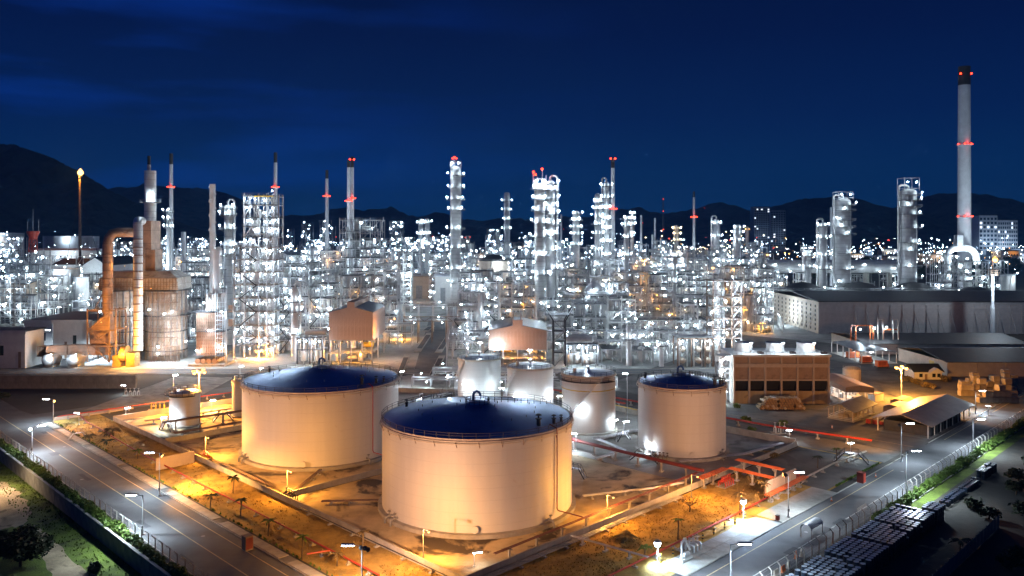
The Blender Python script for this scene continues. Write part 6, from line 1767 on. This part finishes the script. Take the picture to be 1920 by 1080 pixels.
light(t,(w/2+5,4,14),'orange',7000,.3); light(t,(-4,-26,7),'peach',11000,.4); light(t,(w/2+6,12,9),'white',3000,.3)  # added lights wash the walls, no lamp bodies here
t,w,ze,zb=heater_house('ribbed tan heater house behind the row of pale-roofed tanks',916,1025,352,620,655,611,34,'brown_clad',0)
light(t,(-w*.36,-3.0,zb+1.5),'white',5200,.3); lamp(t,(-w*.36,-1.4,zb+.2),'white',.5); light(t,(-w*.1,-9,zb+3),'peach',5000,.3)  # added lights wash the front wall

# flared platform tower
Y0=350;k=Y0/F;t=thing('platform_tower','dark narrow tower flaring into a railed platform, right of ribbed house','platform tower',(xp(1048,Y0),Y0,0)); L=lambda px:(px-1048)*k; z1=zy(602,Y0);z2=zy(578,Y0)
b=MB()
for x in (L(1038),L(1060)):
    for y in (0,6): b.beam((x,y,0),(x,y,z1),.6)
for s in (-1,1):
    b.beam((L(1038) if s<0 else L(1060),0,z1),(L(1022) if s<0 else L(1074),-1,z2),.45); b.beam((L(1038) if s<0 else L(1060),6,z1),(L(1022) if s<0 else L(1074),7,z2),.45)
for z in (6,11,15.5,z1): b.beam((L(1038),0,z),(L(1060),0,z),.4)
b.build('frame','steel_dark',t,kind='stuff')
for z in (6,11,15.5): part_box(t,'deck','steel_dark',L(1038),L(1060),-.3,6.3,z+.25,z+.45)
part_box(t,'top_platform','steel_dark',L(1021),L(1075),-1.4,7.4,z2-3.0,z2-2.7); b=MB(); rails(b,L(1021),L(1075),-1.3,7,z2-2.7,1.2); b.build('railing','steel_mid',t,kind='stuff')
for x in (L(1028),L(1047),L(1066)): lamp(t,(x,-1.6,z2+1),'white',.8); light(t,(x,-2.4,z2+.2),'white',1800,.2)
b=MB(); stair_zig(b,L(1039),L(1059),-.5,[0,5.5,11,15.5,z1]); b.build('stair_flight','steel_mid',t,kind='stuff')
# table deck with exchanger rows
def table(label,px0,px1,Y,pyd,depth,nv,seed,m='steel_mid'):
    rr=random.Random(seed);x0,x1=xp(px0,Y),xp(px1,Y);w=x1-x0;h=zy(pyd,Y);t=thing('equipment_table',label,'equipment deck',((x0+x1)/2,Y,0))
    b=MB()
    for x in (-w/2+.3,0,w/2-.3):
        for y in (0,depth): b.beam((x,y,0),(x,y,h),.5)
    b.beam((-w/2,0,h*.55),(w/2,0,h*.55),.35); b.build('frame',m,t,kind='stuff'); part_box(t,'deck','steel_dark',-w/2-.3,w/2+.3,-.5,depth+.5,h+.01,h+.3)
    for i in range(nv):
        b=MB(); b.vessel((rr.uniform(-w*.1,w*.1),depth*(i+.5)/nv,h+1.9+(i%2)*.5),1.3,w*.85,14,axis='x'); b.build('exchanger','silver_vessel',t)
    for i in range(4):
        b=MB(); b.vessel((-w*.35+i*w*.23,depth*.5,.3),rr.uniform(.8,1.5),h*rr.uniform(.4,.75),12); b.build('vessel',rr.choice(['wall_white','silver_vessel']),t)
    b=MB(); rails(b,-w/2,w/2,-.4,depth,h+.3)
    for i in range(14): x=rr.uniform(-w/2,w/2); b.tube((x,rr.uniform(0,depth),0),(x,rr.uniform(0,depth),h+rr.uniform(-3,2)),.18,6)
    b.build('piping','steel_light',t,kind='stuff')
    for i in range(4): x=-w*.38+i*w*.25; lamp(t,(x,-.9,h-1.2),'white',.75); light(t,(x,-1.7,h-2),'white',2000,.2)
table('dark table deck carrying silver exchangers right of the flared tower',1062,1122,352,646,9,2,1)
table('dark deck under a round ended drum beside the brown heater house',556,606,356,634,12,1,2,'steel_dark')
b=MB(); 
def top_beacons(t,pts,size=1.6):
    for p in pts:
        q=put('beacon',lamp_mesh('red'),t,p); q.scale=(size,)*3
# columns ------------------------------------------------------------------
jc=column('many-lamped grey column with seven platforms at centre',854.5,20,312,640,[330,353,375,394,430,465,505,530],'silver_clad',0,power=3500,ls=1.1,cap=4)
tw=column('left thick segmented tower of the twin column, right of centre',1012,20,345,480,[356,375,396,418,445,480,515],'silver_clad',0,power=4200,ls=.85,lamp_per=2,cap=3)
column('right thinner tower of the twin column, with caged platforms',1032,17,338,484,[346,358,373,388,402,420,440,470,505],'silver_vessel',1,power=3600,ls=.85,lamp_per=2)
column('silver column with pipe loop and pointed head, right',1580.5,28,372,620,[385,395,413,426,440,475,505,530],'silver_clad',-1,power=2500,ls=.9,cap=5,lamp_per=1)
column('tall right-hand silver column with caged top',1703,29,354,600,[366,376,387,402,428,455,470,500,522],'silver_clad',-1,power=2500,ls=.9,cap=8,lamp_per=1)
column('shorter grey column left of the silver looped one',1543,15,416,640,[424,447,480,505],'silver_vessel',-1,power=2000,ls=.9)
column('squat column with cage beside the shorter grey column',1512,16,470,660,[480,502],'silver_vessel',0,power=2000,ls=.8,cap=4)
column('lit column with platforms between corrugated stub and lattice tower',428,15,383,420,[392,404,430,462,476],'silver_clad',1,power=1700,ls=.8)
column('pipe-looped white column in front of the heater house',553,13,538,365,[566,584,626],'silver_vessel',1,power=1700,ls=.7)
column('white column standing on the pad right of the flared tower',1179,10,600,352,[606,636],'silver_vessel',0,power=1500,ls=.6)
column('low conical stub column with crown of pipes on the pad',1240,9,640,350,[648],'silver_vessel',0,power=900,ls=.5)
column('lamp-strung slim column left of the pale chimney',1137,11,340,620,[350,372,392,412,430,455,480],'silver_vessel',-1,power=2600,ls=1.0)
column('shorter slim column left of the lamp-strung one',1120.5,11,362,610,[380,393,407,422,440,470,500],'silver_vessel',0,power=2600,ls=1.0)
column('lit column between twin column and pale chimney',1080,13,395,700,[402,414,428,441,460],'silver_vessel',0,power=3000,ls=1.1)
column('slim column with red beacon right of the pale chimney',1174.5,9,403,560,[412,425,447,480],'silver_vessel',0,power=1800,ls=.9)
column('slim dotted column right of the beaconed one',1184.5,7,396,760,[402,412,422,440],'silver_vessel',0,power=2400,ls=1.1)
column('left of two grey columns behind the side street',789,9,409,760,[420,440,455],'silver_vessel',0,power=1800,ls=1.0)
column('right of two grey columns behind the side street',801,9,409,760,[418,440,460],'silver_vessel',0,power=1800,ls=1.0)
column('dim tall column between the centre and twin columns',950.5,11,360,1000,[378,395,412,430],'chimney_grey',0,power=2200,ls=1.1,lightev=1)
column('grey column right of the radio mast',1343,12,410,760,[420,445],'silver_vessel',-1,power=2200,ls=1.0)
column('lamp-edged round column right of the grey one',1382,14,420,740,[428,438,452],'silver_vessel',0,power=2600,ls=1.1)
column('low clad column among lamps near the radio mast',1268,9,422,900,[430,440,452],'silver_vessel',0,lampk='warm',power=2600,ls=1.3)
column('slim grey column behind the warehouse gable',1401,6,424,1200,[432],'silver_vessel',0,lampk='orange',power=3000,ls=1.4)
column('white ribbed vessel column left of the lattice tower, lower',410,12,462,390,[480,505,540],'silver_clad',0,power=1600,ls=.7)
column('pale fat vessel behind the pipe-looped column',588,17,462,480,[478,492,510],'silver_vessel',0,power=1600,ls=.8)
column('slim flue column left of the lit lattice tower top',316,8,388,600,[398,412,427],'silver_vessel',0,power=1600,ls=1.0)
column('tall white column in the middle pipe maze',1265,9,470,470,[482,505,530],'silver_vessel',0,power=1800,ls=.8)
column('short column behind the ribbed heater house',900,9,520,430,[530,548],'silver_vessel',0,power=1500,ls=.7)

b=MB(); H_=zy(345,480)
for x,h in ((-4,9),(-1.5,6),(1.5,12),(3.8,7.5)): b.tube((x,-1,H_-3),(x,-1,H_+h*.7),.22,6)
b.build('vent_pipe','silver_vessel',tw,kind='stuff'); top_beacons(tw,[(-3.8,-1.2,H_+7.2),(-2.6,-1.4,H_+5.6),(1.4,-1.2,H_+9)],1.3); light(tw,(-3.4,-2.6,H_+6.5),'red',900,.3)
H_=zy(312,640); b=MB(); b.tube((-1,0,H_),(-1,0,H_+7),.2,6); b.build('vent_pipe','silver_vessel',jc); top_beacons(jc,[(-2.4,-1,H_+6.4),(-1,-1,H_+7.4),(.6,-1,H_+6.4)],1.3)
# dense latticed structures ------------------------------------------------
structure(637,713,520,412,18,901,'steel_light','tall dense lattice block with vertical silver tubes, behind the brown heater house',dens=1.4,power=1500,lampsize=.75)
structure(1415-340,1190,455,552,16,902,'steel_mid',None,dens=1.0)
rng=random.Random(2024)
def row(Y,x0,x1,top,tj,wmin,wmax,gap,seed,skip=(),**k):
    px=x0;n=0
    while px<x1:
        w=rng.uniform(wmin,wmax)
        if any(a<px+w and px<b for a,b in skip): px+=12; continue
        structure(px,min(px+w,x1+10),Y+rng.uniform(-6,6) if Y<600 else Y*rng.uniform(.95,1.06),top+rng.uniform(-tj,tj),depth=rng.uniform(9,16) if Y<700 else rng.uniform(18,30),seed=seed+n,**k)
        px+=w+rng.uniform(*gap);n+=1
row(358,1128,1228,662,10,30,45,(14,24),100,dens=.8,power=1300,lampsize=.5)
row(385,520,612,540,20,45,65,(2,8),120,power=1400,lampsize=.72,stair=True)
row(396,850,912,585,22,45,60,(2,8),130,power=1400,lampsize=.72,stair=True)
row(392,1026,1075,570,15,40,48,(2,8),135,power=1400,lampsize=.72)
row(386,1075,1330,585,25,50,80,(1,6),140,power=1500,lampsize=.72)
row(438,335,440,520,22,40,60,(2,8),160,power=1700,lampsize=.75)
row(430,520,730,520,20,45,80,(2,10),170,power=1700,lampsize=.6,skip=((735,850),))
row(432,858,1325,545,20,50,90,(2,8),180,power=1700,lampsize=.75)
row(500,340,735,490,18,45,85,(4,14),200,power=2300,lampsize=.85,skip=((630,718),(436,520)))
row(505,860,1440,515,18,50,90,(4,12),220,power=2300,lampsize=.85,skip=((1000,1042),))
row(600,330,760,478,16,45,80,(6,18),240,power=3200,lampsize=.8,light_every=2)
row(610,870,1450,495,16,50,85,(6,18),260,power=3200,lampsize=.8,light_every=2)
row(415,600,735,500,16,45,60,(0,4),710,power=1500,lampsize=.7,dens=1.3,skip=((612,720),))
row(460,345,735,505,20,40,70,(0,6),720,power=1700,lampsize=.7,dens=1.3,skip=((436,520),))
row(470,862,1440,510,20,45,80,(0,6),730,power=1700,lampsize=.7,dens=1.3,skip=((1000,1045),))
row(550,345,735,492,18,45,80,(0,8),740,power=2300,lampsize=.85,dens=1.2,skip=((630,718),))
row(555,862,1445,505,18,50,85,(0,8),750,power=2300,lampsize=.85,dens=1.2,skip=((1000,1045),))
row(690,340,1440,480,14,45,80,(2,16),760,power=3200,lampsize=.9,dens=1.1,light_every=2)
row(640,1452,1500,508,8,30,40,(4,10),280,power=4200,lampsize=.8)
row(690,1590,1690,508,8,30,50,(8,18),285,power=4200,lampsize=.9,light_every=2)
row(660,1752,1880,488,12,40,60,(2,8),290,power=4200,lampsize=.9,light_every=2)
row(780,300,1440,466,12,45,80,(8,26),300,power=9000,lampsize=1.0,light_every=4,simple=True)
row(980,0,1440,460,10,40,75,(10,30),340,power=14000,lampsize=1.2,light_every=5,simple=True,skip=((80,200),))
row(1250,0,1250,453,9,35,65,(14,40),400,power=20000,lampsize=1.4,light_every=6,simple=True,skip=((80,200),))
row(1600,200,1000,448,7,30,55,(14,40),440,power=30000,lampsize=1.6,light_every=7,simple=True)
row(520,0,100,520,8,40,60,(6,14),480,power=2600,lampsize=.8,lampk='white')
row(600,20,178,505,12,40,60,(8,20),490,power=3000,lampsize=.8,light_every=2)
row(760,0,180,482,8,30,50,(14,30),500,power=9000,lampsize=1.0,light_every=4,simple=True)
# pyramid clusters of lamps
for i,(px,pt,Y,lb) in enumerate(((578,420,1100,'tiered lamp-covered tower behind the looped column'),(612,413,1000,'tall tiered lamp-covered tower at the foot of a thin chimney'),(742,415,1200,'tiered lamp-dotted tower right of the dense lattice block'),(535,430,1300,'small tiered lit tower right of the lattice tower'),(925,430,1100,'tiered lit tower left of the dim tall column'))):
    structure(px-12,px+12,Y,pt,16,600+i,'steel_mid',lb,simple=True,light_every=4,power=14000,lampsize=1.3,dens=.6)

# pipe racks -----------------------------------------------------------------
def rack(label,x0,x1,y,wid,zl,npp,axis='x',step=7,m='steel_light',seed=0,lampev=2,power=1300,rz=0,truss=False):
    rr=random.Random(seed);L=x1-x0;power*=.4
    t=thing('pipe_rack',label,'pipe rack',(x0,y,0),rz) 
    f=MB();n=max(2,int(L/step))
    for i in range(n+1):
        x=i*L/n
        for yy in (0,wid): f.beam((x,yy,0),(x,yy,zl[-1]+.8),.42)
        for z in zl: f.beam((x,0,z-.25),(x,wid,z-.25),.4)
    for z in zl:
        for yy in (0,wid): f.beam((0,yy,z-.3),(L,yy,z-.3),.3)
        if truss:
            for i in range(n*2): a=i*L/(2*n);c=(i+1)*L/(2*n); f.beam((a,-.05,z-.3 if i%2 else z+2.2),(c,-.05,z+2.2 if i%2 else z-.3),.22)
            f.beam((0,-.05,z+2.2),(L,-.05,z+2.2),.25)
    f.build('frame',m,t,kind='stuff')
    for z in zl:
        for q in range(npp):
            r=rr.choice([.14,.18,.25,.35]);yy=.5+(wid-1)*(q+.5)/npp
            b=MB(); a=0 if rr.random()<.7 else rr.uniform(0,L*.3);c=L if rr.random()<.7 else rr.uniform(L*.6,L)
            pts=[(a,yy,z+r),(c,yy,z+r)]
            if rr.random()<.3: xm=rr.uniform(a+2,c-2); pts=[(a,yy,z+r),(xm,yy,z+r),(xm+.4,yy,z+1.8),(xm+2,yy,z+1.8),(xm+2.4,yy,z+r),(c,yy,z+r)] if c-xm>3 else pts
            b.path(pts,r,7); b.build('pipe',rr.choice(['silver_vessel','silver_vessel','steel_light','steel_mid','galvanised']),t)
    for i in range(n):
        if i%lampev==0:
            x=(i+.5)*L/n; z=zl[-1]+2.2; lamp(t,(x,-.6,z),'white',.5); light(t,(x,-1.3,z-.5),'white',power,.2)
            lamp(t,(x+2,-.5,zl[0]-1),'white',.5); light(t,(x+2,-1.0,zl[0]-1.6),'white',power,.2)
    return t
rack('long pipe rack crossing behind the front process rows, left half',-108,-52,412,8,(7,11),7,seed=1)
rack('trussed pipe bridge crossing the side street, nearer one',-58,-28,425,6,(12,),6,seed=2,truss=True,m='steel_brown')
rack('trussed pipe bridge crossing the side street, farther one',-64,-30,470,6,(16,),6,seed=3,truss=True)
rack('long pipe rack running behind the ribbed heater house',-28,95,372,7,(8,12.5),8,seed=4)
rack('low pipe rack along the rear of the right pad',20,92,410,7,(6,10,14.5),6,seed=5)
rack('pipe rack running away along the right side of the side street',0,150,0,9,(8,11.5),9,seed=6,rz=pi/2)
o=[q for q in bpy.data.objects if q.get('label')=='pipe rack running away along the right side of the side street'][0]; o.location=(-20,352,0); o.rotation_euler=(0,0,radians(94))
rack('low white pipe trestle on the near side of the main road',-32,16,322,6,(2.2,3.6),9,seed=7,power=900)
rack('bundle of pale pipes on sleepers between the two largest tanks and the pale ones',0,26,0,6,(1.0,),9,seed=8,lampev=9,m='concrete')
o=[q for q in bpy.data.objects if str(q.get('label')).startswith('bundle of pale pipes on sleepers')][0]; o.location=(-33,262,0); o.rotation_euler=(0,0,radians(62)); o['label']='bundle of pale pipes on sleepers beside the left pale-roofed tank'
rack('pipe rack feeding the three pale-roofed tanks from behind',-38,40,302,5,(3.2,),7,seed=9,power=1200)
rack('long high pipe rack across the back of the refinery, right',60,330,585,8,(12,18),6,seed=10,step=12,power=4000)
rack('pipe rack behind the left tank farm plants',-310,-190,560,8,(6,11),6,seed=11,step=10,power=3500)
# air cooler saucer deck
Y0=440;k=Y0/F;t=thing('air_cooler','wide dark fan deck with a conical white cap, right of the twin column','air cooler',(xp(1142,Y0),Y0,0));z=zy(556,Y0);w=28
part_box(t,'fan_deck','steel_dark',-w/2,w/2,-4,8,z,z+.5); b=MB(); b.box(-w/2+1,w/2-2,-2,7,z+.51,z+3.2); b.build('plenum','steel_mid',t)
b=MB(); b.lathe([(5.2,z+3.3),(4.6,z+5.2),(2.2,z+7.5),(2.0,z+9)],20,(-8,2,0)); b.build('conical_cap','silver_vessel',t)
for x in (-12,-5,2,9):
    b=MB(); b.beam((x,-3.5,0),(x,-3.5,z),.5); b.beam((x,7,0),(x,7,z),.5); b.build('leg','steel_light',t)
for x in (-9,0,9): lamp(t,(x,-4.6,z+4),'white',.8); light(t,(x,-5.4,z+3.4),'white',2600,.2)
b=MB(); rails(b,-w/2,w/2,-4,8,z+.5); b.build('railing','steel_mid',t,kind='stuff')

# tanks and vessels behind the warehouse
def plain_tank(label,px,wpx,pyr,Y,roofm='roof_dark',rise=4,m='wall_white',lampp=0,cat='storage tank'):
    X=xp(px,Y);R=wpx/2*Y/F;h=zy(pyr,Y);t=thing('storage_tank',label,cat,(X,Y,0))
    b=MB(); b.lathe([(R,0),(R,h)],48); b.build('shell',m,t); b=MB(); b.lathe([(R+.25,h-.4),(R+.25,h+.05),(R*.96,h+.06),(R*.5,h+rise*.75),(.01,h+rise)],48); b.build('roof',roofm,t)
    b=MB(); rail_ring(b,R,h,24,r=.06); b.build('railing','steel_mid',t,kind='stuff')
    b=MB(); b.beam((-R*.7,-R*.75,0),(-R*.1,-R-.4,h),.5,.2); b.build('stair','steel_mid',t)
    if lampp: lamp(t,(R*.7,-R-1,h+2),'white',1.0); light(t,(R*.4,-R-5,h*.9),'white',lampp,.3)
    return t
for i,(px,lb) in enumerate(((1505,'dark-domed tank behind the left end of the warehouse'),(1612,'dark-domed tank behind the middle of the warehouse'),(1713,'dark-domed tank behind the warehouse under the tall column'),(1830,'low blue-grey domed tank behind the warehouse right end'))): plain_tank(lb,px,74,541 if i<3 else 549,590,rise=5,lampp=5000)
plain_tank('beige tank with dark cone roof behind the centre',926,54,488,620,'roof_dark',5,'wall_beige',9000)
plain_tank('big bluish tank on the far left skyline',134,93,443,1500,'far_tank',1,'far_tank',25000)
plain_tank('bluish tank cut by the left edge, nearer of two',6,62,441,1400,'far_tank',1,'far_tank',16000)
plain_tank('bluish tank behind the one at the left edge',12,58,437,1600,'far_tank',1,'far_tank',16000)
plain_tank('white tank in front of the white gabled shed, left',119,55,504,640,'roof_white',.6,'wall_white',9000)
plain_tank('small white tank right of the offices',152,26,520,600,'roof_white',.6,'wall_white',3000)
plain_tank('silver-grey tank right of the open brown tower',1406,34,552,480,'roof_metal',2,'silver_vessel',5000)
plain_tank('white tank among the pipes in front of tall chimney',1890,24,516,640,'roof_white',1,'wall_white',4000)
t=thing('horizontal_vessel','huge long horizontal silver duct behind the warehouse','duct',(xp(1560,700),700,0))
b=MB(); b.vessel((0,0,30),6.0,120,20,axis='x',head=.3); b.build('shell','silver_clad',t)
for x in range(-50,60,20): part_box(t,'saddle','concrete',x-1,x+1,-4,4,0,24.2)
for x in range(-52,60,13): lamp(t,(x,-7,26+3*(x%3)),'white',.9); light(t,(x,-9.5,25),'white',900,.3)
# gooseneck duct at the foot of the tallest chimney
t=thing('flue_duct','big silver gooseneck flue before the tallest chimney','duct',(xp(1800,800),800,0));k=800/F;L=lambda px:(px-1800)*k
b=MB(); b.path([(L(1777),0,0),(L(1777),0,zy(480,800)),(L(1779),0,zy(472,800)),(L(1787),0,zy(466,800)),(L(1800),0,zy(465,800)),(L(1815),0,zy(465,800)),(L(1824),0,zy(470,800)),(L(1829),0,zy(478,800)),(L(1832),0,zy(495,800))],3.4,16); b.build('duct','silver_clad',t)
part_box(t,'damper_box','steel_mid',L(1792),L(1803),-3,4,zy(462,800),zy(441,800))
light(t,(L(1805),-14,34),'white',14000,.4)
# white gabled shed and other far buildings
def far_shed(label,px0,px1,Y,pye,pyp,pyb_,d,wall='wall_white',roof='roof_dark',axis='y',lampp=0):
    x0,x1=xp(px0,Y),xp(px1,Y);w=x1-x0;he=zy(pye,Y);hp=zy(pyp,Y);t=thing('gabled_shed',label,'shed',(x0,Y,0))
    part_box(t,'wall',wall,0,w,0,d,0,he)
    b=MB(); b.extr([(0,he+.01),(w,he+.01),(w/2,hp)],'y',0.02,d-.02) if axis=='y' else b.extr([(0,he+.01),(d,he+.01),(d/2,hp)],'x',.02,w-.02); b.build('gable_end',wall,t)
    b=MB(); gable(b,0,w,0,d,he+.05,hp+.1,.5,axis,1.0); b.build('roof',roof,t)
    if lampp: light(t,(w/2,-16,he*.8),'white',lampp,.3)
    part_box(t,'door','steel_mid',w*.35,w*.65,-.2,-.01,0,he*.6)
far_shed('white gable-fronted shed beside the twin-duct heater, left',156,200,690,497,483,510,60,lampp=12000)
far_shed('long dark-roofed white hall left of the white gabled shed',100,160,760,496,487,510,40,axis='x',lampp=9000)
far_shed('long bright white hall below the far left tanks',60,182,1050,470,467,480,40,'wall_white','wall_white','x',30000)
far_shed('grey-green gable shed right of the lattice tower',505,556,690,484,474,500,45,'grey_clad','roof_metal',lampp=9000)
far_shed('low dark-roofed hall on the far left lane',0,50,600,533,528,545,30,'wall_beige','roof_dark','x',4000)
far_shed('orange-lit low hall behind the side street',766,806,720,519,515,530,25,'wall_beige','roof_tan','x',0)
far_shed('white block beside the many-lamped column foot',815,846,660,519,516,530,20,'wall_white','roof_white','x',3500)
light(None,(xp(790,720),685,14),'orange',5000,.5)  # lone orange light added to wash the hall, no lamp body
# hotel blocks and towers of the town
def tower(label,px0,px1,pyt,Y,d,m='far_build',wins=(6,10),lit=.2,seed=0,wl=None):
    rr=random.Random(seed);x0,x1=xp(px0,Y),xp(px1,Y);w=x1-x0;h=zy(pyt,Y);t=thing('tower_block',label,'building',(x0,Y,0))
    part_box(t,'wall',m,0,w,0,d,0,h); part_box(t,'roof','roof_dark',-.5,w+.5,-.5,d+.5,h+.01,h+1.5)
    nx,nz=wins; dark=MB();lt=MB()
    for i in range(nx):
        for j in range(nz):
            a=(i+.2)*w/nx;c=(i+.8)*w/nx;z0=h*.12+(j+.2)*h*.85/nz;z1=h*.12+(j+.75)*h*.85/nz
            (lt if rr.random()<lit else dark).box(a,c,-.5,-.02,z0,z1)
    dark.build('window','glass_dark',t,kind='stuff'); lt.build('lit_window','glow_window',t,kind='stuff')
    if wl:
        light(t,(w*.5,-d*.9,h*.35),'blue',wl,1)  # added light washes the front, no lamp stands there
    return t
tower('dim tall apartment tower with few lit windows, left of two',1414,1443,388,2600,40,wins=(7,18),lit=.04,seed=1,wl=15000)
tower('dim lower apartment tower right of the taller dim one',1445,1473,394,2750,40,wins=(6,16),lit=.06,seed=2,wl=12000)
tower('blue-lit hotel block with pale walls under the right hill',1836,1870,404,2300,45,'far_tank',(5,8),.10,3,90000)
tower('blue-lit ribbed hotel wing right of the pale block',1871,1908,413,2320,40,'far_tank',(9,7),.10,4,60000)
rr=random.Random(55)
BL=['low warehouse with lit front','flat factory block','small pale depot','grey long hall','low town block','white store hall','dark roofed works']
for i in range(46):
    px=rr.uniform(-20,1940) if i<24 else rr.uniform(1450,1930); Y=rr.uniform(1300,2400); wv=rr.uniform(14,40)
    if px<200: Y=rr.uniform(1700,2400)
    h=rr.uniform(10,24); x0=xp(px,Y);w=wv*Y/F
    lb=uniq(rr.choice(BL)+' in the town, '+where(px,Y).replace(', far rows',', far off'),['tiny','faint','distant','half-hidden','lamp-edged','dim','bluish','plain'])
    t=thing('town_building',lb,'building',(x0,Y,0)); mm=rr.choice(['far_build','far_tank','wall_beige','grey_clad'])
    part_box(t,'wall',mm,0,w,0,24,0,h); part_box(t,'roof','roof_dark',-.6,w+.6,-.6,24.6,h+.01,h+1)
    b=MB()
    for q in range(int(w/6)): b.box(q*6+1,q*6+4,-.3,-.02,h*.4,h*.7)
    b.build('window','glass_dark' if rr.random()<.6 else 'glow_window',t,kind='stuff')
    if rr.random()<.8: light(t,(w*rr.random(),-14,h*.8),rr.choice(['white','white','blue','orange','warm']),rr.uniform(6000,20000),1)  # added light in front of the wall, without a lamp body
# far lights nobody could count
def specks(name,label,n,mn,seed,xr,yr,zr,sz,pxw=None):
    rr=random.Random(seed);b=MB()
    for i in range(n):
        Y=yr[0]*(yr[1]/yr[0])**rr.random(); 
        px=rr.uniform(*xr) if pxw is None else min(1950,max(-30,rr.gauss(*pxw)))
        z=rr.uniform(*zr) if rr.random()<.85 else rr.uniform(zr[1],zr[1]*2.0); s=sz*Y/F*rr.choice([.5,.7,.7,1,1,1.5])
        X=xp(px,Y); b.add([(X-s,Y,z),(X,Y-s,z),(X+s,Y,z),(X,Y+s,z),(X,Y,z+s*.8),(X,Y,z-s*.8)],[(0,1,4),(1,2,4),(2,3,4),(3,0,4),(1,0,5),(2,1,5),(3,2,5),(0,3,5)])
    o=b.build(name,mn,kind='stuff'); o['label']=label; o['category']='lights'
specks('town_lights','countless white lights of the town and far plants',700,'glow_blue',1,(-20,1940),(900,3200),(6,32),.55)
specks('town_lights','white lights thick around the right-hand town',330,'glow_white',2,None,(1000,3000),(5,26),.65,(1750,130))
specks('town_lights','white lights of the far left plant',170,'glow_white',3,(0,210),(560,1000),(4,22),.6)
specks('town_lights','small orange lights scattered far off',190,'glow_orange',4,(300,1940),(1000,3000),(6,24),.55)
specks('town_lights','warm yellow lights clustered right of centre',230,'glow_warm',5,None,(1000,1700),(8,34),.6,(1340,60))
specks('town_lights','orange street lights in the right-hand town',70,'glow_orange',8,(1440,1940),(1050,1900),(8,26),1.0)
specks('town_lights','tiny red beacons far off',24,'glow_red',6,(500,1900),(1200,3000),(25,60),.7)
# far woods between plant and town
rr=random.Random(91)
wood=leaf_cloud(300,700,9,7,5.5,1.9,'leaf_dark')
for i in range(34):
    px=rr.uniform(1400,1920) if i<24 else rr.uniform(560,1000); Y=rr.uniform(1000,1180); h=rr.uniform(.8,1.5)
    t=thing('broad_tree','dark round tree in the belt between the refinery and the town','tree',(xp(px,Y),Y,0),rr.uniform(0,6),'dark trees between refinery and town')
    b=MB(); b.tube((0,0,0),(0,0,7*h),.6,6); b.build('trunk','trunk_brown',t); o=put('crown',wood,t,(0,0,3*h)); o.scale=(h*1.3,h*1.3,h*1.4); o['kind']='stuff'

# ================================================================ EVENING HAZE
b=MB(); b.box(-9500,9500,-200,9000,-6,560); o=b.build('haze',[],kind='stuff')
m=bpy.data.materials.new('haze_air'); m.use_nodes=True; m.node_tree.nodes.clear()
oo=m.node_tree.nodes.new('ShaderNodeOutputMaterial'); v=m.node_tree.nodes.new('ShaderNodeVolumePrincipled')
v.inputs['Density'].default_value=0.00006; v.inputs['Color'].default_value=(.16,.46,.95,1); v.inputs['Anisotropy'].default_value=0.2
m.node_tree.links.new(v.outputs[0],oo.inputs['Volume']); o.data.materials.append(m)
